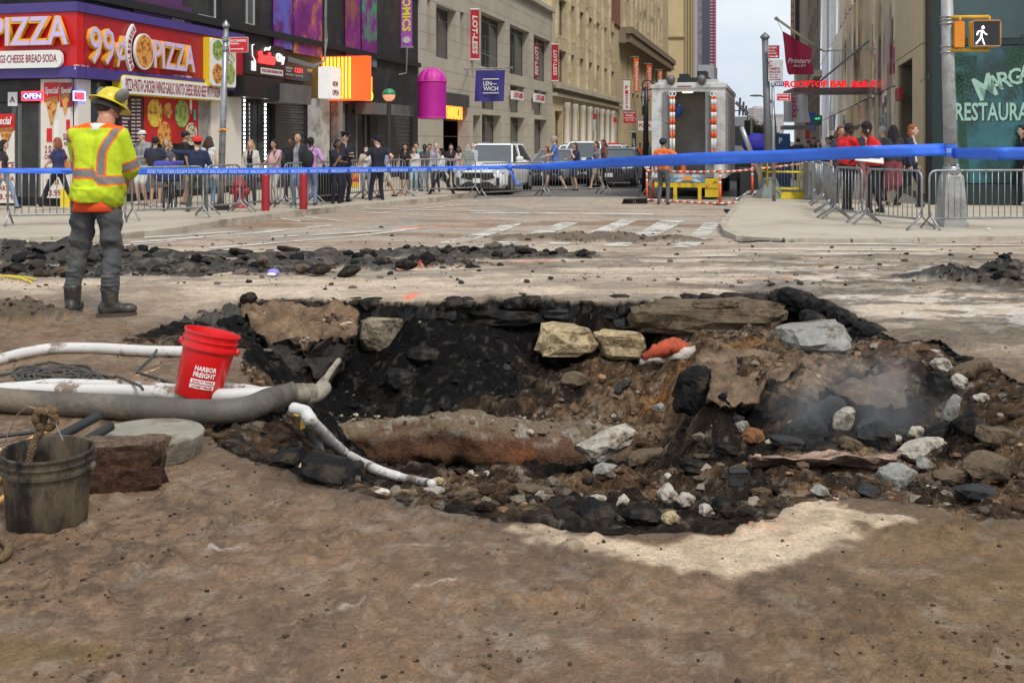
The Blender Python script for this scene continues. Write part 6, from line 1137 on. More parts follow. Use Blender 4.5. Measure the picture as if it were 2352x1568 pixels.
m.build('wires', blackm, o);m=MB();m.lathe([(.24, 0), (.3, .85)], 16, a);m.build('liner', M('black liner', (.02, .02, .02), .5), o, True);m=MB();m.lathe([(.33, .86), (.35, .88), (.33, .92)], 20, a);m.build('rim', blackm, o, True)
for i, (u, v) in enumerate(((760, 470), (828, 462))):
 a=GP(u, v-18, True);B=Pl((a.x, a.y), (1, -.15));o=empty('discount_board', a, label=['red and yellow OFF sale board half hidden behind the bin', 'red and yellow OFF sale board beside the tall officer'][i], cat='board');u0=(756, 790)[i];u0=(757, 803)[i];u1=u0+24
 slab('panel', B, u0, u1, 383, 437, 0, .04, white, o);slab('red_part', B, u0+2, u1-2, 388, 418, .04, .045, redsg, o);slab('yellow_part', B, u0+2, u1-2, 418, 432, .04, .046, M('print yellow', (.8, .5, .03), .5), o);ltext('letters', B, 'OFF', u0+3, u1-3, 398, 411, gold, o, .046, .003, .03)
# ---- guard rails round the opening by the truck
rp=[]
for i, (u, v, lb) in enumerate(((1486, 463, 'striped guard post at the left end beside the worker'), (1500, 455, 'striped guard post just behind the left end post'), (1654, 471, 'striped guard post standing in front of the truck'), (1728, 448, 'striped guard post right of the truck wheel'), (1785, 440, 'striped guard post behind the yellow frame'), (1889, 452, 'leaning striped guard post at the right end'))):
 a=GP(u, v);
 if u>1700:a=GP(u, v, True)
 o=empty('guard_post', a, label=lb, cat='guard post', group='orange and white guard posts');ln=.15 if i==5 else 0;n=[0, .55, .64, .73, .82, .92, 1.02]
 for k in range(6):m=MB();m.tube([a+Vector((-ln*n[k], 0, n[k]+.02)), a+Vector((-ln*n[k+1], 0, n[k+1]+.02))], .035, 10);m.build('band', ort if k%2==0 else wor, o, True)
 m=MB();m.lathe([(.001, .04), (.16, .03), (.22, 0)], 16, a);m.build('foot', tyre, o, True);m=MB();c_=a+Vector((-ln, 0, 1.02));m.tube([c_+Vector((.07*math.cos(x), 0, .07*math.sin(x))) for x in [R(30*q) for q in range(13)]], .018, 6);m.build('ring', wor, o, True);rp.append((a, c_))
def rail(a, b, sag, label, n=22):
 o=empty('striped_rail', a, label=label, cat='rail', group='orange and white striped rails');pts_=[a.lerp(b, i/n)-Vector((0, 0, sag*4*(i/n)*(1-i/n))) for i in range(n+1)]
 for i in range(n):m=MB();m.tube([pts_[i], pts_[i+1]], .03, 8);m.build('band', ort if i%2 else wor, o, True)
up=Vector((0, 0, 0));rail(P(1565, 372+0, rp[2][1].y) if False else rp[0][1]-Vector((0, 0, .12)), rp[2][1]-Vector((0, 0, .1)), .02, 'upper striped rail from the left post to the middle post');rail(rp[2][1]-Vector((0, 0, .12)), rp[5][1], .02, 'upper striped rail from the middle post to the leaning post', 34)
rail(rp[0][0]+Vector((0, 0, .05)), rp[2][0]+Vector((0, -.05, .04)), -.0, 'lower striped rail lying on the road at the left', 20);rail(rp[2][0]+Vector((.0, -.05, .04)), rp[5][0]+Vector((.0, 0, .08)), 0, 'lower striped rail lying on the pavement at the right', 32)
ym=M('yellow frame paint', (.72, .55, .02), .5, dirt=(.4, .3, .05), dscale=6);a, b=GP(1763, 456, True), GP(1852, 458, True);o=empty('yellow_guard_frame', a, label='yellow tubular manhole guard frame with a kick board', cat='guard frame');m=MB()
for y in (0, .7):
 A, B_=a+Vector((0, y, 0)), b+Vector((0, y, 0));hh=Vector((0, 0, 1.08))
 m.tube([A, A+hh, B_+hh, B_], .028, 8)
 for z in (.28, .75):m.tube([A+Vector((0, 0, z)), B_+Vector((0, 0, z))], .022, 8)
m.build('frame', ym, o, True);m=MB();c_=(a+b)/2+Vector((.35, -.02, .1));m.box(c_, (1.05, .02, .18));m.build('kick_board', ym, o);
o=empty('digging_tools', GP(1735, 452, True), label='clamp pipe and grey hoses piled beside the yellow frame', cat='equipment');pipew=M('grey white hose', (.45, .44, .42), .6, dirt=(.25, .22, .2), dscale=5)
rr=random.Random(2)
for k in range(7):
 a=GP(1690+k*10, 455+rr.uniform(-4, 10));b=GP(1745+k*7, 446+rr.uniform(-8, 8));m=MB();m.tube([a+Vector((0, 0, .06)), a.lerp(b, .4)+Vector((0, .2, rr.uniform(.08, .4))), a.lerp(b, .7)+Vector((.1, 0, rr.uniform(.05, .3))), b+Vector((0, 0, .1))], rr.uniform(.03, .07), 8);m.build('hose', pipew if k%2 else steel, o, True)
m=MB();m.lathe([(.13, 0), (.16, .05), (.14, .4), (.16, .44)], 12, GP(1752, 452, True));m.build('blue_bucket', M('deep blue plastic', (.02, .03, .3), .4), o, True)
m=MB();a=P(1703, 292, 30);m.tube([a, P(1722, 342, 30), P(1745, 400, 30.5), P(1748, 450, 31)], [.07, .07, .06, .05], 8);m.build('tall_pipe', alu, o, True)
m=MB();m.ell(P(1740, 330, 34), (.5, .3, .3), 14, 10);b_=m.build('blue_tarp', M('blue tarp', (.04, .03, .5), .5), None, True);tag(b_, 'crumpled blue violet tarp bundle behind the hoses', 'tarp');tx=bpy.data.textures.new('c', 'CLOUDS');tx.noise_scale=.15;dm=b_.modifiers.new('d', 'DISPLACE');dm.texture=tx;dm.strength=.25
m=MB();a=P(1740, 345, 34);m.box((a.x, a.y, .2), (1.2, .5, .95));tag(m.build('equipment_cart', M('dark grille', (.05, .05, .055), .5), None), 'dark equipment cart under the blue tarp', 'cart')
# kerbside grey box
a, b=GP(1850, 455, True), GP(1905, 470, True);m=MB();m.box(((a.x+b.x)/2+.3, (a.y+b.y)/2+.8, .4), (.75, .5, 1.05));tag(m.build('grey_cabinet', M('grey cabinet', (.2, .205, .21), .5), None), 'plain grey metal cabinet behind the leaning guard post', 'cabinet')
# coffee cup on the kerb
a=GP(2270, 541, False);o=empty('paper_cup', a, label='white paper cup with a brown sleeve standing at the right kerb', cat='cup');m=MB();a.z=zat(a.x, a.y, .01);m.lathe([(.001, 0), (.03, 0), (.042, .11), (.046, .11), (.046, .125), (.001, .13)], 16, a);m.build('cup', white, o, True);m=MB();m.lathe([(.0345, .03), (.0395, .08)], 16, a);m.build('sleeve', M('brown sleeve', (.16, .13, .09), .8), o, True);m=MB();m.lathe([(.001, .0), (.06, .0), (.07, .012)], 14, a-Vector((.02, .02, 0)));m.build('lid', white, o)
# distant trees
leafm=M('hazy foliage', (.1, .125, .085), .9, var=.35, scale=2)  # greyed leaf colour carries the painted distance haze
for i, (u, v, Y, w_) in enumerate(((1712, 312, 230, 4.5), (1727, 300, 250, 5.5), (1745, 306, 240, 5.), (1700, 300, 260, 4.))):
 o=empty('street_tree', P(u, 330, Y), label=['small round hazy tree at the street end, leftmost', 'tallest hazy tree at the end of the street', 'hazy tree right of the tallest one at the street end', 'hazy tree partly behind the white box truck'][i], cat='tree', group='hazy trees at the end of the street');c_=P(u, v, Y);m=MB();m.tube([Vector((c_.x, c_.y, -.25)), c_], [.3, .15], 7);m.tube([Vector((c_.x, c_.y, c_.z-1)), c_+Vector((1.5, 0, 1.2))], [.15, .05], 5);m.tube([Vector((c_.x, c_.y, c_.z-1)), c_+Vector((-1.5, 0, 1.))], [.15, .05], 5);m.build('trunk', M('bark', (.06, .05, .04), .9), o);rr=np.random.RandomState(i);n=2200
 blobs=rr.randn(9, 3)*np.array([w_*.38, w_*.38, 1.1]);pp_=blobs[rr.randint(9, size=n)]+rr.randn(n, 3)*np.array([w_*.14, w_*.14, .55])+np.array(c_);d1=rr.randn(n, 3)*.22;d2=rr.randn(n, 3)*.22
 v_=np.stack([pp_, pp_+d1, pp_+d2], 1).reshape(-1, 3);f_=np.arange(n*3).reshape(n, 3);link('crown', npmesh('crown', v_, f_, leafm, None, False), o)
# no haze volume: far haze is painted into the far blocks and trees
# ================================================================ PEOPLE
def ik(a, b, l1, l2, hint):
 a, b=Vector(a), Vector(b);d=b-a;L_=d.length;mx_=(l1+l2)*.995
 if L_>mx_:b=a+d*(mx_/L_);d=b-a;L_=mx_
 x=(l1*l1-l2*l2+L_*L_)/(2*L_);h=math.sqrt(max(0, l1*l1-x*x));u=d.normalized();h_=Vector(hint);h_=(h_-u*h_.dot(u)).normalized()
 return a+u*x+h_*h, b
def voxel(mb, size, smooth=2):
 me=mb.mesh('v', [M('skin mid')] if 'skin mid' in MATS else [M('skin mid', (.5, .3, .2))]);o=link('v', me);md=o.modifiers.new('r', 'REMESH');md.mode='VOXEL';md.voxel_size=size;s_=o.modifiers.new('s', 'SMOOTH');s_.factor=.6;s_.iterations=smooth
 dg=bpy.context.evaluated_depsgraph_get();r=bpy.data.meshes.new_from_object(o.evaluated_get(dg));bpy.data.objects.remove(o);bpy.data.meshes.remove(me);return r
def mv(me):a=np.empty(len(me.vertices)*3, np.float32);me.vertices.foreach_get('co', a);return a.reshape(-1, 3)
SK={'light':(.58, .36, .27), 'tan':(.42, .24, .16), 'brown':(.16, .08, .05), 'dark':(.055, .03, .022)}
HR={'black':(.012, .01, .01), 'brown':(.06, .03, .018), 'blond':(.36, .22, .1), 'red':(.25, .075, .03), 'grey':(.34, .32, .3), 'auburn':(.11, .04, .02)}
def cm(c, kind):return M('%s %.2f %.2f %.2f'%(kind, *c), c, .55 if kind=='skin' else .85, var=.1 if kind=='skin' else .16, scale=14, bump=.25 if kind=='cloth' else 0, bscale=30)
def hand(mb, w, d, pn, s=1., curl=.4):
 d=d.normalized();pn=(pn-d*pn.dot(d)).normalized();sd=d.cross(pn);c=w+d*.045*s
 mb.ell(c, (.04*s, .045*s, .017*s), 8, 6, Matrix((sd, d, pn)).transposed())
 for i, (x, l) in enumerate(((-.028, .06), (-.01, .07), (.01, .066), (.027, .052))):
  p=w+d*.08*s+sd*x*s;q=p+(d*math.cos(curl)+pn*math.sin(curl))*l*.5*s;r=q+(d*math.cos(curl*2.2)+pn*math.sin(curl*2.2))*l*.5*s;mb.tube([p-d*.02*s, p, q, r], [.009*s, .0088*s, .008*s, .006*s], 5)
 p=w+d*.03*s-sd*.035*s;mb.tube([p, p+(d*.6-sd*.8+pn*.3).normalized()*.035*s, p+(d*.9-sd*.4+pn*.5).normalized()*.06*s], [.011*s, .01*s, .007*s], 5)
def person(label, pos, h, rz, skin='light', hair='brown', hl='short', top=(.3, .3, .3), bot=(.05, .05, .06), shoe=(.03, .03, .03), sleeve='short', legs='pants', hands=None, feet=None, lean=0., fem=False, fat=1., hat=None, look=0., nod=0., face=True, vox=.021, group='people at the barriers', extras=None, open_=None, hatc=(.02, .02, .03)):
 o=empty('person', label=label, cat='person', group=group);P_=[]                     # (a, b, ra, rb, region)
 hip, ch, nk=Vector((0, 0, .93)), Vector((0, lean*.35, 1.28)), Vector((0, lean*.55+.01, 1.475));hw=.088 if fem else .082;sw=.155 if fem else .18
 hd=nk+Vector((0, lean*.12+.03+.03*nod, .145));yaw=R(look);fw=Vector((-math.sin(yaw), math.cos(yaw), -nod*.6)).normalized()
 hands=hands or [(-.25, .06, .78), (.25, .06, .78)];feet=feet or [(-.1, 0, .0), (.1, .04, .0)];f_=fat
 add=lambda a, b, ra, rb, r:P_.append((Vector(a), Vector(b), ra, rb, r))
 T_, B_, S_, F_='top', 'bot', 'skin', 'shoe'
 for s in (-1, 1):
  add((s*.06, lean*.05, .98), (s*.07, lean*.2, 1.12), .115*f_, .1*f_*(.9 if fem else 1), T_ if legs!='dress' else T_);add((s*.07, lean*.2, 1.12), (s*.085, ch.y, 1.3), .1*f_*(.9 if fem else 1), .115*f_, T_)
  sh=Vector((s*sw*f_, nk.y-.02, 1.415));add((s*.05, nk.y-.01, 1.42), sh, .075, .062, T_)
  E, Hn=ik(sh, hands[0 if s<0 else 1], .29, .26, (s*.55, -.8, -.3));ar=.052 if not fem else .043
  mid=sh.lerp(E, .55 if sleeve=='short' else 1)
  if sleeve=='none':add(sh, E, ar, ar*.8, S_)
  else:add(sh, mid, ar+.016, ar+.012, T_);add(mid, E, ar*.95 if sleeve=='short' else ar+.01, ar*.85 if sleeve=='short' else ar, S_ if sleeve=='short' else T_)
  add(E, Hn, ar*.82+(.008 if sleeve=='long' else 0), .028+(.008 if sleeve=='long' else 0), T_ if sleeve=='long' else S_)
  hp=Vector((s*hw, 0, .92));ft=Vector(feet[0 if s<0 else 1])+Vector((0, 0, .085));K, A_=ik(hp, ft, .44, .42, (0, 1, 0));tr_=.088*f_
  if legs=='pants':add(hp, K, tr_, .062, B_);add(K, A_, .062, .048, B_)
  elif legs=='flare':add(hp, K, tr_, .06, B_);add(K, A_, .06, .075, B_)
  elif legs=='shorts':k2=hp.lerp(K, .85);add(hp, k2, tr_+.005, .085, B_);add(hp.lerp(K, .8), K, .06, .052, S_);add(K, A_, .056, .038, S_)
  else:
   add(hp, hp.lerp(K, .3), .07, .065, B_);add(hp.lerp(K, .3), K, .065, .05, S_);add(K, A_, .052, .036, S_)
   if legs=='skirt':add((s*.06, 0, .95), (s*.1, .02, .45), .11, .13, B_)
   if legs=='dress':add((s*.06, 0, .95), (s*.08, .02, .58), .11, .13, T_)
  ty=Vector((s*.03, .12, -.045));add(A_+Vector((0, -.035, -.045)), A_+ty*.8, .04, .036, F_)
 add((-.05, 0, .93), (.05, 0, .93), .115*f_, .115*f_, B_ if legs!='dress' else T_);add(nk-Vector((0, .0, .07)), hd-Vector((0, .01, .05)), .058, .05, S_)
 if fem:add((-.065, ch.y+.07, 1.27), (.065, ch.y+.07, 1.27), .06, .06, T_)
 if f_>1.1:add((0, .09, 1.05), (0, .08, 1.2), .12*f_, .12*f_, T_)
 mb=MB()
 for a, b, ra, rb, r in P_:
  mb.ell(a, (ra,)*3, 10, 6);mb.ell(b, (rb,)*3, 10, 6)
  if (b-a).length>.01:mb.tube([a, b], [ra, rb], 10)
 rt=Vector((fw.y, -fw.x, 0)).normalized();upv=rt.cross(fw);HM=Matrix((rt, fw, upv)).transposed()
 hp_=lambda x, y, z:hd+rt*x+fw*y+upv*z
 mb.ell(hd+upv*.015, (.077, .095, .105), 14, 10, HM);mb.ell(hp_(0, .03, -.05), (.055, .06, .06), 10, 8, HM);mb.ell(hp_(0, .1, -.012), (.013, .02, .022), 8, 6, HM)
 for s in (-1, 1):mb.ell(hp_(s*.078, -.005, -.005), (.012, .022, .03), 8, 6, HM)
 P_.append((hp_(0, 0, .03), hp_(0, .03, -.06), .09, .06, S_))
 me=voxel(mb, vox);v=mv(me);nf=len(me.polygons);ct=np.empty(nf*3, np.float32);me.polygons.foreach_get('center', ct);ct=ct.reshape(-1, 3);best=np.full(nf, 1e9);reg=np.zeros(nf, int);names=[T_, B_, S_, F_]
 for a, b, ra, rb, r in P_:
  a_, d_=np.array(a), np.array(b-a);L2=max(1e-6, float(d_@d_));t=np.clip(((ct-a_)@d_)/L2, 0, 1);d=np.linalg.norm(ct-a_-t[:, None]*d_, axis=1)-(ra+(rb-ra)*t);m_=d<best;best[m_]=d[m_];reg[m_]=names.index(r)
 if open_ is not None:m_=(reg==0)&(ct[:, 1]>.05)&(np.abs(ct[:, 0])<.075)&(ct[:, 2]>.95);reg[m_]=4
 me.materials.clear();mats=[cm(top, 'cloth'), cm(bot, 'cloth'), cm(SK[skin], 'skin'), cm(shoe, 'leather')]+([cm(open_, 'cloth')] if open_ is not None else [])
 for m_ in mats:me.materials.append(m_)
 me.polygons.foreach_set('material_index', reg.astype(np.int32));me.polygons.foreach_set('use_smooth', [True]*nf)
 bm=bmesh.new();bm.from_mesh(me);hb=MB()
 for s in (-1, 1):
  sh=Vector((s*sw*f_, nk.y-.02, 1.415));E, Hn=ik(sh, hands[0 if s<0 else 1], .29, .26, (s*.55, -.8, -.3));hand(hb, Hn-(Hn-E).normalized()*.012, Hn-E, Vector((-s, .2, .1)) if abs((Hn-E).normalized().z)>.5 else Vector((0, 0, -1)))
 hm_=hb.mesh('h', [mats[2]], True);k0=len(bm.faces);bm.from_mesh(hm_);bm.faces.ensure_lookup_table()
 for f in bm.faces[k0:]:f.material_index=2;f.smooth=True
 bm.to_mesh(me);bm.free();me.name='body';bo=link('body', me, o)
 # hair, hat, face
 hc=cm(HR[hair], 'hair') if hair in HR else None;hb=MB()
 if hair in HR and hl!='bald':
  hb.ell(hp_(0, -.018, .045), (.088, .1, .1), 14, 10, HM)
  if hl in ('long', 'bob', 'curly', 'tail'):
   ln={'long':.34, 'bob':.17, 'curly':.26, 'tail':.12}[hl];w_=.05 if hl!='curly' else .062;dn=Vector((0, -.02, -1)).normalized()
   for s in (-1, -.5, 0, .5, 1):p=hp_(s*.068, -.045-.03*(1-abs(s)), .02);hb.tube([p, p+dn*ln*.5+rt*s*.015*(2.5 if hl=='curly' else 1), p+dn*ln+rt*s*.01], [w_*.8, w_, w_*.45], 8)
  if hl=='tail':p=hp_(0, -.1, .04);hb.tube([p, p+Vector((0, 0, -.12))-fw*.05, p+Vector((0, 0, -.3))-fw*.03], [.035, .035, .012], 8)
  if hl=='afro':hb.ell(hp_(0, -.01, .09), (.1, .105, .085), 12, 8, HM)
  hm_=voxel(hb, max(.012, vox*.75), 1);vv=mv(hm_);nz_=np.array([_h for _h in np.sin(vv[:, 0]*160)*np.sin(vv[:, 2]*45+vv[:, 0]*60)]);vv=vv+(vv-np.array(hd))*(nz_[:, None]*.03);hm_.vertices.foreach_set('co', vv.ravel().astype(np.float32))
  # keep the face clear
  bm=bmesh.new();bm.from_mesh(hm_);fc=[f for f in bm.faces if (Vector(f.calc_center_median())-hd).dot(fw)>.045 and (Vector(f.calc_center_median())-hd).dot(upv)<.075 and (Vector(f.calc_center_median())-hd).length<.2];bmesh.ops.delete(bm, geom=fc, context='FACES');bm.to_mesh(hm_);bm.free()
  hm_.materials.clear();hm_.materials.append(hc);hm_.polygons.foreach_set('use_smooth', [True]*len(hm_.polygons));hm_.name='hair';link('hair', hm_, o)
 hx=cm(hatc, 'hat')
 if hat=='cap':m=MB();m.lathe([(.001, .125), (.05, .118), (.085, .085), (.096, .03), (.094, .028)], 18, hp_(0, -.01, .02), HM);m.add([hp_(-.07, .07, .06), hp_(-.05, .16, .05), hp_(.05, .16, .05), hp_(.07, .07, .06), hp_(0, .09, .075), hp_(0, .17, .062)], [(0, 1, 5, 4), (4, 5, 2, 3)]);h_=m.build('cap', hx, o, True)
 if hat=='police':m=MB();m.lathe([(.001, .115), (.11, .125), (.125, .105), (.098, .075), (.096, .035)], 18, hp_(0, -.01, .025), HM);m.build('peaked_cap', hx, o, True);m=MB();m.add([hp_(-.075, .075, .06), hp_(-.05, .15, .03), hp_(.05, .15, .03), hp_(.075, .075, .06), hp_(0, .1, .07), hp_(0, .165, .035)], [(0, 1, 5, 4), (4, 5, 2, 3)]);m.box(hp_(0, .1, .1), (.03, .015, .035));m.build('peak', M('cap gloss', (.01, .01, .012), .15), o)
 if hat in ('hard', 'bike'):m=MB();m.lathe([(.001, .15), (.05, .143), (.09, .11), (.112, .06), (.118, .035), (.135 if hat=='hard' else .118, .03)], 20, hp_(0, -.01, .02), HM);m.build('helmet', hx, o, True)
 if hat=='bike':
  for k in range(-2, 3):m=MB();m.tube([hp_(k*.035, .1*.9, .1), hp_(k*.04, 0, .172-abs(k)*.014), hp_(k*.035, -.11, .1)], .014, 6);m.build('helmet_rib', M('helmet red rib', (.7, .02, .02), .3), o, True)
 if face:
  for s in (-1, 1):m=MB();m.ell(hp_(s*.031, .083, .012), (.011, .008, .006), 8, 6, HM);m.build('eye', M('eye dark', (.02, .015, .012), .3), o)
  m=MB();m.ell(hp_(0, .084, -.052), (.022, .008, .006), 8, 6, HM);m.build('mouth', M('lips', (.3, .08, .06), .5), o)
  m=MB();[m.tube([hp_(s*.045, .08, .03), hp_(s*.018, .09, .034)], .005, 5) for s in (-1, 1)];m.build('eyebrows', hc or cm(HR['black'], 'hair'), o)
 if extras:extras(o, hp_, HM, nk, ch)
 sc_=h/1.745;o.scale=(sc_,)*3;o.location=pos;o.rotation_euler=(0, 0, R(rz));return o
def pp(label, u, vt, vf, rz, road=False, h=None, **k):
 p=GP(u, vf, not road);hh=h or (H+(VY-vt)/F*p.y-p.z);k.setdefault('hat', None)
 if k['hat']:hh-=.03
 p.z+=.0;return person(label, p, max(1.45, min(2.02, hh)), rz, **k)
def backpack(c, y=-.19):
 def f_(o, hp_, HM, nk, ch):
  m=MB();m.ell((0, y, 1.2), (.16, .1, .24), 14, 10);m.build('backpack', cm(c, 'cloth'), o, True);m=MB()
  for s in (-1, 1):m.tube([(s*.09, y+.06, 1.4), (s*.1, -.02, 1.5), (s*.11, .1, 1.42), (s*.1, .13, 1.25)], .02, 6, sy=.4)
  m.build('strap', cm(c, 'cloth'), o)
 return f_
def bag(c, side=-1, z=.95, y=-.05):
 def f_(o, hp_, HM, nk, ch):
  m=MB();m.ell((side*.25, y, z), (.09, .19, .17), 12, 8);m.build('shoulder_bag', cm(c, 'cloth'), o, True);m=MB();m.tube([(side*.25, y-.12, z+.1), (side*.14, -.03, 1.5), (side*.25, y+.12, z+.1)], .012, 5);m.build('strap', cm(c, 'cloth'), o)
 return f_
def belt(o, hp_, HM, nk, ch):
 m=MB();m.lathe([(.155, .96), (.16, .96), (.16, 1.02), (.155, 1.02)], 20, sy=.85);m.build('belt', M('duty belt', (.012, .012, .013), .5), o);m=MB();m.box((.17, 0, .93), (.06, .09, .17));m.box((-.16, .02, .95), (.05, .07, .1));m.box((.1, -.13, .97), (.07, .04, .08));m.build('holster', M('duty belt'), o)
 m=MB()
 for s in (-1, 1):m.ell((s*.238, -.0, 1.36), (.01, .035, .04), 10, 6)
 m.build('shoulder_patch', M('patch white', (.6, .6, .62), .6), o)
navy_c=(.012, .013, .025);UN=dict(top=navy_c, bot=(.013, .014, .028), shoe=(.01, .01, .01), extras=belt, group='police officers')
wkL, wkR=[(-.1, .32, 0), (.1, -.34, .03)], [(-.1, -.34, .03), (.1, .32, 0)]
pp('person in dark top and pale jeans walking at the left picture edge', 6, 322, 484, -80, hair='black', hl='curly', top=(.03, .025, .03), bot=(.22, .3, .42), feet=wkL, fem=True)
pp('woman with auburn hair and tan shoulder bag walking left past the price posters', 134, 317, 484, 78, hair='red', hl='bob', top=(.03, .035, .1), bot=(.015, .015, .017), shoe=(.5, .5, .5), legs='flare', feet=[(-.1, .42, .0), (.1, -.42, .06)], hands=[(-.22, .3, .95), (.22, .15, 1.0)], fem=True, extras=bag((.45, .17, .06), 1, 1.02, -.05))
pp('man in white cap and grey jacket with white shorts looking at a phone', 329, 298, 471, 150, top=(.26, .27, .27), bot=(.6, .6, .58), shoe=(.55, .55, .55), sleeve='long', legs='shorts', hat='cap', hatc=(.6, .6, .6), hands=[(-.12, .3, 1.12), (.1, .32, 1.12)], hair='brown')
pp('man in black cap and navy shirt with grey shorts, seen from behind', 356, 313, 476, 5, skin='tan', hair='black', top=(.025, .03, .065), bot=(.2, .19, .17), shoe=(.5, .5, .5), legs='shorts', hat='cap', hatc=(.015, .015, .02), hands=[(-.2, .3, 1.05), (.2, .3, 1.1)], face=False, extras=backpack((.02, .022, .03)))
pp('curly blond person mostly hidden between two men by the pizza posters', 384, 318, 466, 170, hair='blond', hl='curly', top=(.1, .1, .12), fem=True)
pp('man in black cap and black shirt with khaki shorts facing right', 423, 299, 471, -60, skin='tan', hair='black', top=(.012, .012, .014), bot=(.3, .26, .17), shoe=(.08, .08, .08), legs='shorts', hat='cap', hatc=(.025, .025, .025))
pp('cyclist in red helmet and navy jacket pointing left with a raised arm', 452, 314, 500, 12, True, top=(.012, .02, .06), bot=(.06, .06, .045), shoe=(.02, .02, .02), sleeve='long', hat='bike', hatc=(.62, .02, .02), hands=[(-.55, .35, 1.48), (.28, .2, .95)], hair='black', face=False, look=35, feet=[(-.2, .0, 0), (.2, .05, 0)])
pp('woman with curly hair and white sleeveless top carrying a white tote bag', 479, 314, 470, -15, hair='brown', hl='curly', top=(.6, .6, .6), bot=(.16, .26, .4), shoe=(.4, .35, .3), sleeve='none', face=False, fem=True, extras=bag((.62, .6, .55), 1, .82))
pp('blonde woman in cream cardigan over a black top facing the camera', 576, 322, 472, 178, hair='blond', hl='long', top=(.5, .47, .42), open_=(.015, .015, .018), bot=(.03, .03, .035), sleeve='long', fem=True)
pp('woman in pink tie dye shirt holding a stroller handle', 632, 321, 470, 140, skin='tan', hair='black', hl='long', top=(.55, .33, .34), bot=(.5, .48, .45), fem=True, fat=1.15, hands=[(-.2, .35, 1.02), (.15, .35, 1.02)], extras=backpack((.03, .03, .04)))
pp('officer in dark uniform half hidden behind the bald man', 668, 315, 465, 170, skin='brown', hair='black', **UN)
pp('bald man in dark jacket and grey shirt with pale jeans', 686, 307, 472, 155, skin='tan', hair='none', hl='bald', top=(.02, .02, .025), open_=(.25, .26, .27), bot=(.14, .2, .3), sleeve='long', fat=1.1)
pp('man in lilac shirt with a black backpack seen from behind', 713, 316, 472, -8, skin='dark', hair='black', top=(.45, .24, .48), bot=(.14, .19, .3), sleeve='long', face=False, fat=1.08, extras=backpack((.015, .015, .02)), hands=[(-.3, .1, 1.), (.3, .15, 1.05)])
pp('female officer leaning on the barrier beside the tall officer in a peaked cap', 771, 321, 468, 215, skin='brown', hair='black', hl='tail', fem=True, fat=1.18, lean=.15, hands=[(.3, .45, .98), (-.1, .3, 1.15)], **UN)
pp('tall officer in a peaked cap with folded arms facing right', 791, 302, 465, 228, skin='light', hair='black', hat='police', hands=[(-.02, .26, 1.22), (.04, .24, 1.16)], fat=1.08, sleeve='long', hatc=(.01, .01, .015), **UN)
pp('woman in a white face mask and white shirt behind the officer', 841, 335, 456, 185, skin='light', hair='black', hl='long', top=(.55, .53, .5), bot=(.4, .42, .45), fem=True, extras=lambda o, hp_, HM, nk, ch:MB().ell(hp_(0, .075, -.045), (.045, .03, .04), 10, 8, HM).build('face_mask', white, o, True))
pp('standing officer seen from behind with one arm stretched to the barrier', 868, 312, 471, 25, True, skin='light', hair='black', hat='police', hatc=(.02, .022, .04), look=60, hands=[(-.5, .12, 1.02), (.24, -.02, 1.06)], feet=[(-.2, 0, 0), (.14, .02, 0)], face=False, **UN)
pp('man in blue striped shirt and cream shorts leaning behind the officer', 888, 325, 457, 120, skin='tan', hair='black', top=(.3, .4, .6), bot=(.5, .46, .38), legs='shorts', lean=.3, hands=[(-.15, .5, 1.0), (.15, .5, 1.0)], feet=wkL)
pp('woman in a black top and shorts with dark curly hair facing the camera', 931, 330, 446, 175, skin='tan', hair='black', hl='curly', top=(.012, .012, .013), bot=(.015, .015, .02), sleeve='none', legs='shorts', fem=True, hands=[(-.16, .25, 1.2), (.25, .1, .9)], shoe=(.5, .1, .12))
pp('girl in a white shirt and pale jeans beside the woman in black', 951, 340, 443, 178, skin='light', hair='auburn', hl='long', top=(.55, .55, .55), bot=(.35, .45, .5), shoe=(.6, .6, .6), fem=True)
pp('man in a teal shirt among the walkers', 957, 328, 438, 160, top=(.12, .42, .36), bot=(.1, .12, .16), hair='brown')
pp('man with a brown bundle under his arm among the walkers', 976, 332, 440, 170, skin='dark', hair='black', top=(.09, .08, .1), bot=(.2, .24, .3), extras=bag((.16, .08, .05), 1, 1.15, .08))
pp('dark haired person glimpsed between two walkers', 987, 331, 430, 180, skin='tan', hair='black', top=(.1, .09, .1), face=False)
pp('man in a white shirt and lilac waistcoat with backpack straps', 1003, 328, 441, 160, skin='light', hair='auburn', hl='bald', top=(.5, .48, .48), bot=(.02, .02, .025), sleeve='long', open_=(.28, .24, .34))
pp('woman in a white shirt and black trousers striding left', 1016, 341, 456, 95, True, skin='tan', hair='black', hl='tail', top=(.6, .6, .6), bot=(.013, .013, .015), sleeve='long', fem=True, feet=[(-.1, .5, 0), (.1, -.42, .08)], extras=bag((.5, .5, .5), 1, .75), hands=[(-.15, .3, .98), (.2, .1, .95)])
pp('woman in a black top looking at her phone near the limestone wall', 1036, 331, 437, 180, skin='light', hair='black', hl='long', top=(.02, .015, .018), bot=(.02, .02, .02), fem=True, hands=[(-.1, .3, 1.15), (.1, .3, 1.15)])
pp('small woman in a pale top left of the white suv', 1053, 345, 437, 185, skin='brown', hair='black', hl='bob', top=(.45, .35, .33), fem=True)
pp('grey haired person in a sage shirt behind the white suv mirror', 1075, 333, 438, 20, hair='grey', hl='curly', top=(.2, .23, .2), face=False)
pp('bald man in a pale blue shirt behind the white suv', 1088, 329, 436, 60, hair='none', hl='bald', top=(.4, .45, .55), face=False)
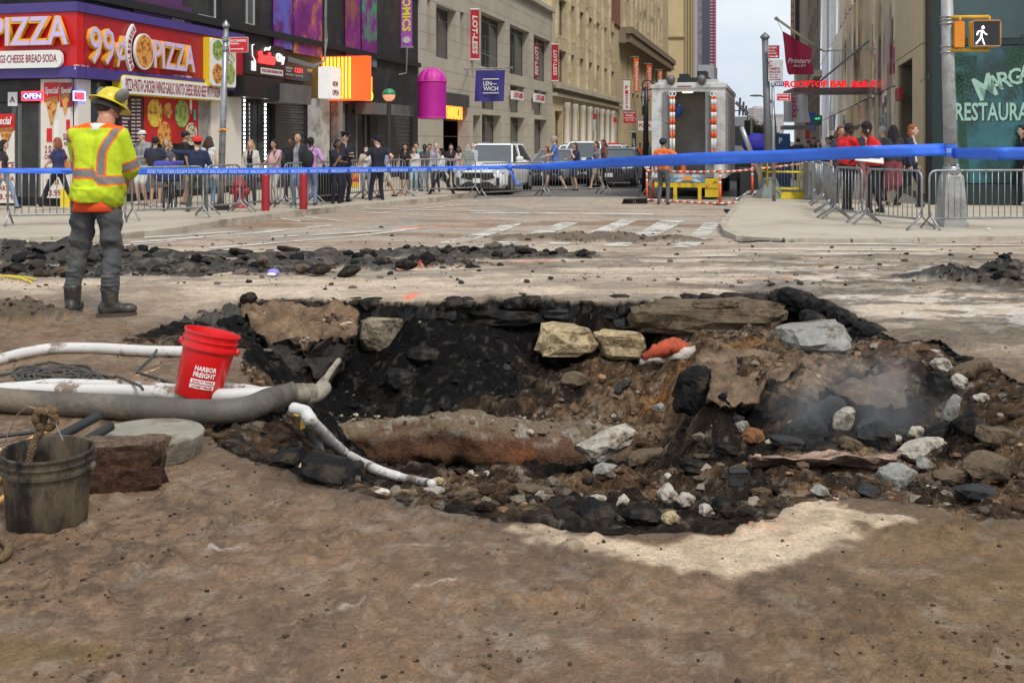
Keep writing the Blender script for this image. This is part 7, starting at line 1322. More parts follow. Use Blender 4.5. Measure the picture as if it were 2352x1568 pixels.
pp('grey haired man in a blue tee shirt and navy shorts walking left', 1275, 313, 441, 95, True, hair='grey', top=(.12, .18, .5), bot=(.03, .035, .06), shoe=(.2, .19, .17), legs='shorts', hands=[(-.12, .36, 1.1), (.1, .36, 1.1)], feet=wkR, group='people walking in the street')
pp('small auburn haired woman just left of the man in blue', 1257, 336, 440, 110, True, hair='red', hl='bob', top=(.45, .4, .38), bot=(.1, .12, .2), fem=True, group='people walking in the street')
pp('woman in a dark blue tee shirt with a hand at her mouth', 1323, 328, 438, 110, True, hair='auburn', hl='long', top=(.035, .04, .08), bot=(.04, .05, .09), shoe=(.12, .06, .04), legs='shorts', fem=True, fat=1.1, hands=[(-.05, .2, 1.42), (.15, .3, 1.15)], group='people walking in the street')
pp('woman in a grey tee shirt walking left of the plaid shirt', 1371, 325, 436, 115, True, hair='auburn', hl='long', top=(.25, .25, .26), bot=(.3, .26, .22), shoe=(.4, .4, .4), legs='shorts', fem=True, feet=wkL, group='people walking in the street')
pp('woman in a brown plaid shirt with long dark hair walking away from the police car', 1388, 321, 431, 100, True, hair='auburn', hl='long', top=(.2, .09, .07), bot=(.1, .07, .06), legs='shorts', sleeve='long', fem=True, feet=wkR, group='people walking in the street')
pp('small person in an olive shirt walking between the police car and the truck', 1489, 343, 398, 180, True, h=1.7, skin='brown', hair='black', top=(.2, .2, .13), bot=(.05, .05, .06), group='people walking in the street')
pp('small person in an orange vest far down the street left of the truck', 1470, 345, 396, 180, True, h=1.65, skin='tan', hair='black', top=(.75, .16, .04), bot=(.04, .04, .05), group='people walking in the street')
# the orange worker with a push broom
def ow(o, hp_, HM, nk, ch):
 m=MB()
 for s in (-1, 1):m.tube([(s*.1, .04, 1.49), (s*.11, -.1, 1.45), (s*.09, -.13, 1.2), (s*.07, -.13, 1.0)], .022, 6, sy=.25)
 m.lathe([(.158, 1.08), (.162, 1.08), (.162, 1.13), (.158, 1.13)], 20, sy=.92);m.build('reflective_strip', M('dull reflective', (.3, .28, .22), .4), o, True)
OWK=pp('worker in an orange shirt and dark helmet holding a push broom', 1523, 312, 470, -25, True, h=1.84, skin='tan', hair='black', top=(.85, .15, .012), bot=(.1, .1, .11), shoe=(.05, .04, .03), hat='hard', hatc=(.02, .02, .05), hands=[(-.28, .12, .92), (.5, .3, 1.25)], feet=[(-.12, 0, 0), (.14, -.05, 0)], face=False, look=-30, extras=ow, vox=.017, group='road workers')
a, b=P(1505, 400, GP(1500, 470).y), GP(1462, 464);o=empty('push_broom', b, label='wide black push broom with a pale handle held by the orange worker', cat='broom');m=MB();m.tube([a, b+Vector((.1, 0, .12))], .014, 6);m.build('handle', M('pale handle', (.5, .48, .44), .5), o, True);m=MB();c_=GP(1458, 468);m.box(c_+Vector((0, 0, .13)), (.62, .09, .04), .25);m.build('head', blackm, o);m=MB();rr=random.Random(5)
for k in range(260):x=rr.uniform(-.33, .33);y=rr.uniform(-.06, .06);m.tube([c_+Vector((x*.95, y, .14)), c_+Vector((x*1.1, y*1.5+rr.uniform(-.03, .03), .0))], .006, 3, False)
m.build('bristles', M('black bristle', (.012, .011, .01), .9), o)
# right pavement
RG=dict(group='people on the right pavement')
pp('man in a red shirt looking down at papers, left of the pair', 1946, 280, 487, -75, skin='dark', hair='black', top=(.66, .012, .014), bot=(.012, .012, .013), shoe=(.015, .015, .015), fat=1.34, hands=[(-.1, .4, 1.1), (.12, .38, 1.08)], nod=.3, feet=[(-.1, .1, 0), (.12, -.15, 0)], vox=.017, **RG)
pp('curly dark haired woman half hidden behind the left red shirt', 1930, 290, 468, 185, skin='tan', hair='auburn', hl='curly', top=(.04, .04, .06), fem=True, **RG)
pp('girl with long fair hair between the two red shirts', 1986, 286, 466, 190, hair='blond', hl='long', top=(.03, .025, .025), bot=(.25, .1, .1), shoe=(.6, .6, .6), fem=True, look=-25, **RG)
def earbud(o, hp_, HM, nk, ch):m=MB();m.ell(hp_(-.085, .0, -.02), (.008, .01, .022), 8, 6);m.build('earbud', white, o);m=MB();m.box((-.06, ch.y+.14, 1.33), (.05, .01, .02));m.build('shirt_print', white, o)
pp('tallest man with flat top hair in a red shirt holding a newspaper', 2014, 267, 490, 78, skin='dark', hair='black', hl='afro', top=(.66, .012, .014), bot=(.012, .012, .014), shoe=(.02, .018, .018), fat=1.26, lean=.18, nod=.6, hands=[(-.1, .42, 1.1), (.1, .42, 1.05)], feet=[(-.1, .14, 0), (.12, -.1, 0)], vox=.017, extras=earbud, **RG)
pp('grey haired head behind the tall red shirt', 2030, 284, 462, 30, hair='grey', top=(.1, .1, .11), face=False, **RG)
pp('woman with very long black hair in a dark jacket and red patterned skirt', 2052, 277, 472, -10, skin='tan', hair='black', hl='long', top=(.03, .028, .032), bot=(.22, .05, .06), legs='skirt', sleeve='long', fem=True, face=False, **RG)
pp('woman with red hair in a navy jacket over a cream jumper facing right', 2093, 278, 477, -125, hair='red', hl='bob', top=(.02, .022, .06), open_=(.6, .55, .47), bot=(.013, .013, .015), shoe=(.02, .02, .02), sleeve='long', fem=True, feet=[(-.1, .12, 0), (.1, -.3, .02)], vox=.017, **RG)
pp('person in black cut by the right picture edge', 2352, 270, 472, 90, hair='black', hl='bob', top=(.015, .015, .017), bot=(.02, .02, .022), shoe=(.5, .48, .55), sleeve='long', **RG)
for u, vt, vf, rz, kw, lb in ((1812, 322, 410, 0, dict(hair='black', top=(.03, .03, .035), face=False), 'dark haired person in black far along the right pavement'), (1833, 318, 414, 5, dict(hair='black', top=(.05, .05, .06), face=False, fat=1.1, extras=backpack((.02, .02, .025))), 'person with a backpack seen from behind on the right pavement'), (1857, 322, 418, 175, dict(hair='black', hat='cap', hatc=(.03, .03, .04), top=(.05, .05, .08), skin='tan'), 'person in a grey cap coming along the right pavement'), (1879, 323, 424, 182, dict(hair='black', hl='bob', top=(.02, .02, .03), fem=True), 'dark haired woman in front of the far walkers'), (1900, 316, 424, 178, dict(hair='black', top=(.55, .55, .58), bot=(.04, .04, .06)), 'man in a white shirt just left of the red shirts'), (1910, 312, 420, 20, dict(hair='brown', top=(.02, .025, .05), face=False), 'man in a navy jacket behind the white shirt'), (1868, 316, 408, 185, dict(hair='brown', top=(.1, .1, .1), face=False), 'far walker behind the woman with dark hair')):pp(lb, u, vt, vf, rz, group='walkers far along the right pavement', vox=.026, **kw)
# newspapers held by the pair
for (u, v, w_, hh, Y, lb) in ((1996, 364, 30, 10, 24.1, 'folded newspaper held between the two red shirts'),):
 c_=P(u, v, Y);m=MB();m.box(c_, (.62, .03, .2), .1, Matrix.Rotation(R(-35), 3, 'X')@Matrix.Rotation(R(8), 3, 'Y'));o=m.build('newspaper', cream, None);tag(o, lb, 'newspaper');m=MB()
 for k in range(4):m.box(c_+Vector((0, -.02-.0*k, .07-k*.045)), (.5, .012, .02), .1, Matrix.Rotation(R(8), 3, 'Y'))
 m.build('print_lines', navy, o)
# bicycle with a blue covered box
bp_=GP(382, 497, False);o=empty('bicycle', label='delivery bicycle facing the camera with a blue covered box on its front', cat='bicycle');rub=tyre
for y, nm in ((.0, 'wheel'), (1.05, 'wheel')):
 m=MB();m.tube([(0, y+.33*math.cos(a), .35+.33*math.sin(a)) for a in [R(k*15) for k in range(25)]], .025, 6);w_=m.build(nm, rub, o, True);m=MB();[m.tube([(0, y, .35), (0, y+.32*math.cos(R(k*30)), .35+.32*math.sin(R(k*30)))], .003, 3) for k in range(12)];m.build('spokes', steel, w_)
m=MB();m.tube([(0, 0, .35), (0, .15, .85), (0, .18, 1.0)], .02, 6);m.tube([(0, .15, .8), (0, .6, .45), (0, 1.05, .35)], .02, 6);m.tube([(0, .18, .88), (0, .75, .8), (0, .6, .4)], .02, 6);m.tube([(0, .75, .8), (0, 1.05, .35)], .014, 6);m.build('frame', blackm, o);m=MB();m.tube([(-.32, .22, 1.08), (-.15, .14, 1.1), (.15, .14, 1.1), (.32, .22, 1.08)], .014, 6);m.build('handlebar', alu, o);m=MB();m.box((0, .8, .9), (.14, .26, .05));m.build('saddle', blackm, o)
m=MB();m.box((.08, -.15, 1.02), (.58, .38, .4));b_=m.build('box', M('dark blue bag', (.012, .015, .06), .6), o);b_.modifiers.new('b', 'BEVEL').width=.04;m=MB();m.box((.08, -.15, 1.24), (.62, .42, .07), 0, Matrix.Rotation(R(6), 3, 'X'));m.build('cover', M('blue cover', (.06, .07, .4), .5), o)
m=MB();m.tube([(-.12, .2, .0), (0, .6, .35), (.14, .25, .0)], .015, 5);m.build('stand', steel, o);m=MB();m.ell((0, -.02, .72), (.04, .03, .03));m.build('lamp', M('amber lamp', (.8, .4, .02), .3), o);o.location=bp_;o.rotation_euler=(0, 0, R(8))
# ---- the worker in the yellow shirt, nearest figure
def worker():
 p=G(222, 722);o=empty('person', label='worker in lime and orange reflective shirt and yellow hard hat, back to camera', cat='person', group='road workers');vox=.0105;S=1.0
 hipz=.98;mb=MB();reg=[]
 def cap(a, b, ra, rb, sy=1.):mb.ell(a, (ra, ra*sy, ra), 12, 8);mb.ell(b, (rb, rb*sy, rb), 12, 8);mb.tube([a, b], [ra, rb], 14)
 # trousers and boots are the body's lower half
 feet={-1:(-.2, -.02), 1:(.16, -.12)};legs=[]
 for s in (-1, 1):
  fx, fy=feet[s];hp=Vector((s*.1, 0, .98));an=Vector((fx, fy, .16));kn=hp.lerp(an, .5)+Vector((s*.01, .05, .0));cap(hp, kn, .118, .088);cap(kn, an+Vector((0, 0, .06)), .088, .072)
  for k in range(5):z=.24+k*.035;c_=an+Vector((rnd_(-.008, .008), rnd_(-.012, .012), z-.16));mb.ell(c_, (.078, .078, .022), 12, 6)
  mb.ell(kn+Vector((0, -.02, -.05)), (.088, .085, .05), 12, 6, Matrix.Rotation(R(12*s), 3, 'Y'));mb.ell(kn+Vector((0, -.02, .08)), (.095, .09, .05), 12, 6, Matrix.Rotation(R(-14*s), 3, 'Y'));legs.append((fx, fy))
 cap(Vector((-.09, 0, 1.0)), Vector((.09, 0, 1.0)), .13, .13);cap(Vector((0, 0, 1.05)), Vector((0, .03, 1.5)), .1, .09)
 tr=MB();tr.v, tr.f, tr.m=list(mb.v), list(mb.f), list(mb.m)
 nkz=Vector((.02, .06, 1.63));hd=Vector((.05, .13, 1.78));cap(nkz-Vector((0, .0, .12)), hd-Vector((0, .03, .08)), .078, .074)
 fw=Vector((.55, .75, -.45)).normalized();rt=Vector((fw.y, -fw.x, 0)).normalized();upv=rt.cross(fw);HM=Matrix((rt, fw, upv)).transposed();hp_=lambda x, y, z:hd+rt*x+fw*y+upv*z
 mb.ell(hp_(0, 0, .015), (.08, .1, .11), 16, 12, HM);mb.ell(hp_(0, .03, -.055), (.058, .066, .06), 12, 8, HM);mb.ell(hp_(0, .105, -.012), (.014, .022, .024), 8, 6, HM)
 for s in (-1, 1):mb.ell(hp_(s*.083, -.005, -.01), (.012, .024, .034), 10, 8, HM)
 arms={}
 for s in (-1, 1):
  sh=Vector((s*.185, .03, 1.55));E, Hn=ik(sh, (s*.12+.03, .34, 1.12), .3, .27, (s*.55, -.45, -.6));arms[s]=(sh, E, Hn);cap(sh, E, .06, .05);cap(E, Hn, .048, .03)
 me=voxel(mb, vox, 2);nf=len(me.polygons);ct=np.empty(nf*3, np.float32);me.polygons.foreach_get('center', ct);ct=ct.reshape(-1, 3);reg=np.where((ct[:, 2]<1.2)&(np.abs(ct[:, 0])<.27)&(ct[:, 1]<.2), 1, 0)
 v=mv(me);low=v[:, 2]<1.05;fold=fbm(v[:, 0]*6+v[:, 2]*3, v[:, 2]*9+v[:, 1]*5, 1.1, 4, 2)*.016;n_=v.copy();n_[:, 2]=0;cx=np.where(v[:, 0]<0, -.15, .13);dx=v[:, 0]-cx;dy=v[:, 1]+.03;r=np.hypot(dx, dy)+1e-6;v[:, 0]+=np.where(low, dx/r*fold, 0);v[:, 1]+=np.where(low, dy/r*fold, 0);me.vertices.foreach_set('co', v.ravel())
 me.materials.clear();jm=M('dark grey denim', (.06, .06, .063), .8, var=.3, scale=7, dirt=(.12, .105, .09), dscale=6, dlo=.5, dhi=.75, bump=.4, bscale=50);sk=M('sunburnt skin', (.5, .24, .15), .5, var=.12, scale=10)
 me.materials.append(sk);me.materials.append(jm);me.polygons.foreach_set('material_index', reg.astype(np.int32));me.polygons.foreach_set('use_smooth', [True]*nf)
 bm=bmesh.new();bm.from_mesh(me);hb=MB()
 for s in (-1, 1):hand(hb, arms[s][2], arms[s][2]-arms[s][1], Vector((-s, 0, -.3)), 1.1, .7)
 hm_=hb.mesh('h', [sk], True);bm.from_mesh(hm_);bm.to_mesh(me);bm.free();me.name='body';link('body', me, o)
 # shirt
 sb_=MB()
 def c2(a, b, ra, rb, sy=1.):sb_.ell(a, (ra, ra*sy, ra), 14, 8);sb_.ell(b, (rb, rb*sy, rb), 14, 8);sb_.tube([a, b], [ra, rb], 16)
 for s in (-1, 1):
  c2(Vector((s*.08, .0, 1.02)), Vector((s*.07, .0, 1.2)), .155, .14);c2(Vector((s*.07, .0, 1.2)), Vector((s*.085, .02, 1.47)), .14, .135);c2(Vector((s*.05, .02, 1.59)), Vector((s*.165, .02, 1.555)), .085, .08)
  sh, E, Hn=arms[s];c2(sh, sh.lerp(E, .98), .088, .092);c2(sh.lerp(E, .9), E.lerp(Hn, .12), .092, .09)
 sb_.tube([(0, 0, .97), (0, 0, 1.1)], [.225, .2], 20, True, .78);c2(Vector((.01, .03, 1.58)), Vector((.02, .04, 1.63)), .09, .082)
 me=voxel(sb_, .0105, 5);v=mv(me);x, y, z=v.T
 hang=np.clip((1.5-z)/.5, 0, 1);f1=fbm(x*9, z*1.6+y*3, 1., 3, 1)*.022+fbm(x*4+z*5, y*5+z*2, 1.7, 4, 3)*.018;r=np.hypot(x, y)+1e-6;v[:, 0]+=x/r*f1*hang;v[:, 1]+=y/r*f1*hang;me.vertices.foreach_set('co', v.ravel().astype(np.float32))
 LIME, ORG, SIL=np.array((.52, .64, .025)), np.array((.95, .13, .012)), np.array((.2, .19, .175))
 c=np.tile(LIME, (len(v), 1));c=c*(1-.35*sst(.05, .6, fbm(x, z, 3.2, 5, 3, .6)))[:, None]
 def band(d, hw, ew):
  nonlocal c
  e_=sst(hw+ew+.003, hw+ew-.003, np.abs(d))[:, None];i_=sst(hw+.003, hw-.003, np.abs(d))[:, None];return e_, i_
 def put(e_, i_, m_):
  nonlocal c
  m_=m_[:, None];c=c*(1-e_*m_)+ORG*e_*m_;c=c*(1-i_*m_)+SIL*i_*m_
 body=(np.abs(x)<.23)&(y<.25)
 arm_d={}
 armmask=np.zeros(len(v));
 for s in (-1, 1):
  sh, E, Hn=arms[s];a_, d_=np.array(sh), np.array(E-sh);t=((v-a_)@d_)/(d_@d_);dist=np.linalg.norm(v-a_-np.clip(t, 0, 1.2)[:, None]*d_, axis=1);am=(dist<.12)&(t>.12)&(s*x>.17);armmask=np.maximum(armmask, am);arm_d[s]=t
 tm=(1-armmask)*(z>.9)
 xc=.085+.55*np.clip(z-1.38, 0, 1)**1.25*1.2;side=1.
 e_, i_=band(x-xc, .03, .014);put(e_, i_, tm*(z>1.16)*(y<.12));e_, i_=band(x+xc+.11, .03, .014);put(e_, i_, tm*(z>1.16)*(y<.12))
 wz=1.225-.06*(x>.02)*np.clip((x-.02)/.05, 0, 1);e_, i_=band(z-wz, .033, .013);put(e_, i_, tm)
 for s in (-1, 1):e_, i_=band((arm_d[s]-.9)*.3, .034, .013);put(e_, i_, armmask*(s*x>0))
 hem=sst(.945, .935, z-.9-.0*x+.03*(x<.05));
 zc=.9+.04*np.sin(x*5);
 for s in (-1, 1):pass
 me2=me;bm=bmesh.new();
 zh=.955+.03*np.tanh(x*12)*-1+.01*np.sin(x*30);low_=z<zh;c=np.where((np.abs(z-zh)<.012)[:, None], ORG, c)
 col_=(z>1.615);c=np.where(col_[:, None], ORG*.95, c)
 bm.from_mesh(me);bm.verts.ensure_lookup_table();cut=[f for f in bm.faces if all(low_[q.index] for q in f.verts) or all(v[q.index][2]>1.66 for q in f.verts)];idx=bm.verts.layers.int.new('i')
 for q in bm.verts:q[idx]=q.index
 bmesh.ops.delete(bm, geom=cut, context='FACES');bm.verts.ensure_lookup_table();ids=np.array([q[idx] for q in bm.verts]);bm.verts.layers.int.remove(bm.verts.layers.int['i']);bm.to_mesh(me);bm.free()
 ca=me.color_attributes.new('Col', 'FLOAT_COLOR', 'POINT');c4=np.ones((len(ids), 4), np.float32);c4[:, :3]=c[ids];ca.data.foreach_set('color', c4.ravel());me.materials.clear();fm=Mattr('hi-vis fabric', .75, .25, 120, .1, 40);me.materials.append(fm);me.polygons.foreach_set('use_smooth', [True]*len(me.polygons));me.name='reflective_shirt';so=link('reflective_shirt', me, o);sol=so.modifiers.new('s', 'SOLIDIFY');sol.thickness=.006
 m=MB();m.lathe([(.18, 1.06), (.2, .95), (.205, .9), (.195, .895)], 36, (0, 0, 0), sy=.78);u_=m.build('orange_undershirt', M('orange undershirt', (.75, .07, .012), .8, bump=.3), o, True);m=MB();m.lathe([(.09, 1.6), (.09, 1.652), (.08, 1.657)], 20, (.015, .03, 0));m.build('white_collar', white, o, True)
 # boots
 bt=M('worn black boot', (.028, .026, .024), .5, var=.4, scale=12, dirt=(.1, .08, .06), dscale=9, dlo=.52, dhi=.66)
 for s, ang in ((-1, 8), (1, -72)):
  fx, fy=feet[s];m=MB();m.ell((0, 0, .24), (.078, .082, .05), 14, 8);m.tube([(0, 0, .22), (0, .0, .1)], [.074, .066], 14);m.ell((0, .02, .075), (.062, .1, .062), 14, 8);m.ell((0, .14, .062), (.06, .085, .05), 14, 8);m.ell((0, -.04, .07), (.056, .06, .07), 12, 8);m2=voxel(m, .011, 2);m2.materials.clear();m2.materials.append(bt);m2.polygons.foreach_set('use_smooth', [True]*len(m2.polygons));m2.transform(Matrix.Translation((fx, fy, 0))@Matrix.Rotation(R(ang), 4, 'Z'));m2.name='boot';b_=link('boot', m2, o)
  q=[];
  for k in range(20):a=2*math.pi*k/20;q.append((.062*math.cos(a)*(1 if abs(math.sin(a))<.9 else .95), .055+.165*math.sin(a)))
  m=MB();m.prism(q, 0, .032, lambda a, b, d:(a, b, d));me3=m.mesh('sole', M('boot sole', (.07, .05, .04), .8));me3.transform(Matrix.Translation((fx, fy, 0))@Matrix.Rotation(R(ang), 4, 'Z'));link('sole', me3, b_)
 # hair, hat, ear muffs
 m=MB();m.ell(hp_(0, -.02, .03), (.088, .105, .1), 16, 12, HM);hm_=m.mesh('hair', cm((.05, .03, .02), 'hair'), True);link('hair', hm_, o)
 yl_=M('scuffed yellow hard hat', (.62, .5, .008), .35, var=.12, scale=8, dirt=(.35, .28, .05), dscale=9, dlo=.55, dhi=.7, coat=.2)
 m=MB();m.lathe([(.001, .172), (.04, .168), (.08, .147), (.108, .11), (.124, .06), (.128, .035), (.172, .012), (.176, .004), (.17, .0), (.12, .028)], 36, hp_(0, -.0, .035), HM, 1.12);h_=m.build('hard_hat', yl_, o, True)
 for k in (-1, 0, 1):m=MB();m.tube([hp_(k*.035, .11, .145), hp_(k*.04, .03, .205), hp_(k*.035, -.08, .175)], .012, 6);m.build('ridge', yl_, h_, True)
 m=MB();m.lathe([(.105, -.005), (.112, .03), (.1, .035)], 24, hp_(0, -.015, .0), HM, 1.1);m.box(hp_(0, -.13, .01), (.07, .03, .05));m.build('headband', M('grey headband', (.09, .085, .08), .6), h_, True)
 mf=M('dusty grey ear muff', (.17, .16, .15), .6, var=.25, scale=12)
 for s in (-1, 1):
  c_=hp_(s*.158, -.02, .15 if s<0 else .12);m=MB();m.ell(c_, (.04, .056, .07), 16, 12, HM@Matrix.Rotation(R(s*25), 3, 'Y'));e_=m.build('ear_muff', mf, h_, True);m=MB();m.ell(c_+rt*-s*.022, (.03, .05, .062), 14, 10, HM@Matrix.Rotation(R(s*25), 3, 'Y'));m.build('cushion', blackm, e_, True);m=MB();m.tube([c_, hp_(s*.125, 0, .07)], .009, 6);m.build('muff_arm', blackm, h_)
 o.location=(p.x, p.y, p.z+.0);o.rotation_euler=(0, 0, R(0));return o
rnd_=random.Random(21).uniform
worker()
# ================================================================ THINGS IN AND ROUND THE PIT
def rockmat(name, col, var=.35, dirt=None, **k):return M(name, col, k.pop('rough', .85), var=var, scale=k.pop('scale', 9), dirt=dirt, dscale=k.pop('dscale', 5), bump=k.pop('bump', 1.), bscale=k.pop('bscale', 26), spec=.15, **k)
R_gr=rockmat('grey brown rock', (.27, .22, .155), dirt=(.07, .055, .04));R_tn=rockmat('tan schist', (.4, .31, .18), .5, dirt=(.13, .09, .05));R_wh=rockmat('pale concrete rock', (.4, .36, .3), .3, dirt=(.13, .1, .07), dscale=7);R_bk=rockmat('black asphalt lump', (.011, .0105, .0105), .6, dirt=(.045, .034, .025));R_dk=rockmat('dark slate', (.04, .041, .043), .45, dirt=(.03, .028, .025));R_bn=rockmat('brown stone', (.13, .095, .062), .4, dirt=(.05, .035, .022));R_cg=rockmat('grey concrete', (.27, .26, .235), .25, dirt=(.1, .08, .055));R_or=rockmat('rusty stone', (.22, .1, .04), .4, dirt=(.08, .04, .02))
def stone(label, u0, u1, v0, v1, Y, mat, dep=None, seed=1, tilt=0., sub=3, boxy=0., name='rock', group=None, parent=None, yaw=None):
 if name=='rock' and 4.3<Y<9.55 and seed<97 and seed!=41:Y=hit((u0+u1)/2, v1-.22*(v1-v0))+.0
 w_, hh=(u1-u0)/F*Y, (v1-v0)/F*Y;c=P((u0+u1)/2, (v0+v1)/2, Y);dep=dep or (w_+hh)/2;rnd=random.Random(seed);bm=bmesh.new();bmesh.ops.create_icosphere(bm, subdivisions=sub, radius=1)
 pl_=[Vector((rnd.gauss(0, 1), rnd.gauss(0, 1), rnd.gauss(0, 1))).normalized() for _ in range(11)];ds=[rnd.uniform(.55, .85) for _ in pl_];o3=rnd.uniform(0, 50)
 for v in bm.verts:
  if boxy:v.co=Vector([math.copysign(abs(x)**(1-boxy), x) for x in v.co]);
  for p, d in zip(pl_, ds):
   q=v.co.dot(p)
   if q>d:v.co-=p*(q-d)*(.9 if not boxy else .35)
  n_=float(fbm(np.array([v.co.x*2+o3]), np.array([v.co.y*2+v.co.z*3]), 1.2, 4, 3)[0]);v.co*=1+.12*n_
 xs=[v.co.x for v in bm.verts];ys=[v.co.y for v in bm.verts];zs=[v.co.z for v in bm.verts];Rt=Matrix.Rotation(R(tilt), 3, 'Y')
 for v in bm.verts:v.co=Rt@Vector(((v.co.x-(min(xs)+max(xs))/2)*w_/(max(xs)-min(xs)), (v.co.y-(min(ys)+max(ys))/2)*dep/(max(ys)-min(ys)), (v.co.z-(min(zs)+max(zs))/2)*hh/(max(zs)-min(zs))))
 me=bpy.data.meshes.new(name);bm.to_mesh(me);bm.free();me.materials.append(mat);o=link(name, me, parent);o.location=c+(Vector((0, dep*.3, 0)));tag(o, label, 'rock', group);return o
WS='stones of the old wall in the far side of the pit'
stone('rough squarish wall stone right of the fallen paving slab', 818, 942, 724, 832, 10.25, R_gr, .5, 3, boxy=.55)
stone('long tan wall stone left of its split neighbour in the far wall', 1226, 1374, 752, 822, 9.9, R_tn, .6, 8, boxy=.6, group=WS)
stone('tan wall stone next to the orange and white rag', 1366, 1482, 762, 828, 9.85, R_tn, .5, 12, boxy=.6, group=WS)
stone('very long brown grey stone under the asphalt edge above the rag', 1428, 1840, 698, 776, 10.1, R_bn, .7, 15, boxy=.62, sub=4)
stone('dark ledge stone under the middle of the asphalt edge', 1060, 1260, 712, 748, 10.35, R_bk, .5, 22, boxy=.6)
stone('dark stone under the asphalt edge above the split tan stones', 1230, 1460, 706, 756, 10.35, R_dk, .5, 23, boxy=.5)
stone('flat brown stone perched on top of the very long stone', 1590, 1700, 688, 718, 10.1, R_bn, .3, 24, boxy=.3)
stone('broad pale concrete chunk right of the far wall', 1806, 1965, 752, 812, 9.0, R_cg, .7, 31, -4, boxy=.45)
stone('large white jagged rock beside the rusty pipe', 1318, 1470, 993, 1060, 7.2, R_wh, .35, 41, -14)
stone('flat grey stone below the white jagged rock', 1362, 1436, 1074, 1104, 6.2, R_cg, .2, 42, 6)
stone('pale upright rock above the black rubble at the near edge', 1512, 1562, 1118, 1166, 5.0, R_wh, .14, 43)
stone('smaller pale rock right of the upright one', 1556, 1602, 1140, 1170, 4.9, R_wh, .12, 44)
stone('dark block with a flat bluish top near the pit floor', 1672, 1722, 1080, 1116, 5.9, R_dk, .16, 45, boxy=.75)
stone('black craggy lump by the tan patch', 1640, 1682, 1150, 1186, 4.75, R_bk, .12, 46)
stone('small white stone beside the black craggy lump', 1608, 1642, 1164, 1190, 4.7, R_wh, .1, 47)
stone('oval grey stone on the rim of the tan patch', 1868, 1908, 1124, 1148, 4.9, R_cg, .14, 48)
stone('darker grey stone right of the oval one on the rim', 1972, 2026, 1118, 1148, 4.9, R_dk, .14, 49)
stone('large round dark grey rock in the steam', 1976, 2068, 974, 1052, 6.5, R_dk, .28, 51)
stone('pale top of a rock half covered in the steam', 1968, 2035, 968, 1012, 6.6, R_cg, .2, 52)
stone('sharp triangular white stone behind the round rock', 2088, 2124, 980, 1012, 6.6, R_wh, .1, 53)
stone('thin pointed pale stone left of the long pale rock', 2040, 2082, 1004, 1026, 6.3, R_wh, .1, 54)
stone('long pale rock lying at a slant right of the steam', 2070, 2190, 1016, 1062, 6.1, R_wh, .22, 55, -12)
stone('egg shaped grey stone under the long pale rock', 2110, 2156, 1056, 1086, 5.8, R_cg, .14, 56)
stone('pale block end of the buried concrete wall', 2030, 2120, 1080, 1134, 5.45, R_cg, .22, 57, boxy=.4)
stone('big slate plate leaning left of the steam', 1800, 1905, 960, 1040, 6.9, R_dk, .12, 61, -32, boxy=.5)
stone('second slate plate resting higher behind the first', 1845, 1955, 925, 985, 7.1, R_dk, .12, 62, -38, boxy=.5)
stone('pale folded slab edge standing in the steam', 1915, 1965, 930, 1000, 6.9, R_wh, .1, 63, 30, boxy=.3)
stone('grey flat stone in the black rubble left of the slates', 1690, 1730, 968, 1000, 7.2, R_cg, .14, 64, 20)
stone('ochre rounded stone beside the flat grey one', 1706, 1760, 988, 1030, 6.9, R_or, .2, 65)
stone('narrow pale stick like stone left of the slates', 1740, 1798, 1010, 1022, 6.8, R_wh, .08, 66)
stone('small grey stone on the earth bank left of the tilted slab', 1500, 1540, 930, 950, 8.3, R_cg, .14, 67)
stone('pale fragment of white plaster at the top right of the pit', 2140, 2192, 822, 862, 7.4, R_wh, .2, 68, 20)
stone('second white plaster fragment lower on the right bank', 2196, 2232, 862, 905, 7., R_wh, .16, 69, -30)
stone('white chip lying right of the plaster fragments', 2240, 2276, 905, 925, 6.6, R_wh, .1, 70)
stone('tall thin pale shard standing at the right of the steam', 2170, 2204, 905, 985, 6.7, R_cg, .08, 71, 14, boxy=.3)
stone('dark craggy mass at the right end of the steam hollow', 2200, 2290, 950, 1030, 6.6, R_bk, .35, 72)
stone('brown boulder at the right picture edge of the pit', 2240, 2350, 1060, 1120, 5.6, R_bn, .35, 73)
stone('dark lump on the left near rim beside the white hose', 612, 688, 1040, 1086, 5.45, R_bk, .22, 81)
stone('long black crusted slab on the left near rim', 676, 812, 1068, 1122, 5.3, R_bk, .3, 82, 14, boxy=.4)
stone('small tan stone at the tip of the white hose', 985, 1020, 1100, 1120, 5.9, R_tn, .12, 83)
stone('black rock clump at the near edge, left of the pale rocks', 1330, 1420, 1160, 1212, 4.6, R_bk, .2, 84)
stone('black rock clump directly under the pale upright rock', 1430, 1530, 1170, 1215, 4.5, R_bk, .18, 85)
stone('tan stone among the black clumps at the near edge', 1520, 1565, 1180, 1208, 4.5, R_tn, .12, 86)
stone('pale chips at the left of the black clumps', 1355, 1395, 1140, 1160, 4.9, R_wh, .1, 87)
stone('leaning pale chip between the black clumps', 1395, 1450, 1148, 1170, 4.8, R_wh, .08, 88, -30)
stone('black stub of asphalt left of the fallen paving slab', 548, 588, 672, 702, 10.1, R_bk, .2, 89)
stone('dark brown rock low on the left pit wall', 880, 960, 850, 905, 9.3, R_bk, .4, 90)
stone('black boulder on the coal dark heap', 930, 1010, 800, 850, 9.4, R_bk, .4, 91)
stone('brown stone bulging from the far slope', 1290, 1360, 860, 900, 9.3, R_bn, .3, 92)
stone('pair of dark fragments on the far slope under the tan stones', 1400, 1460, 880, 905, 9.1, R_dk, .2, 93, -25)
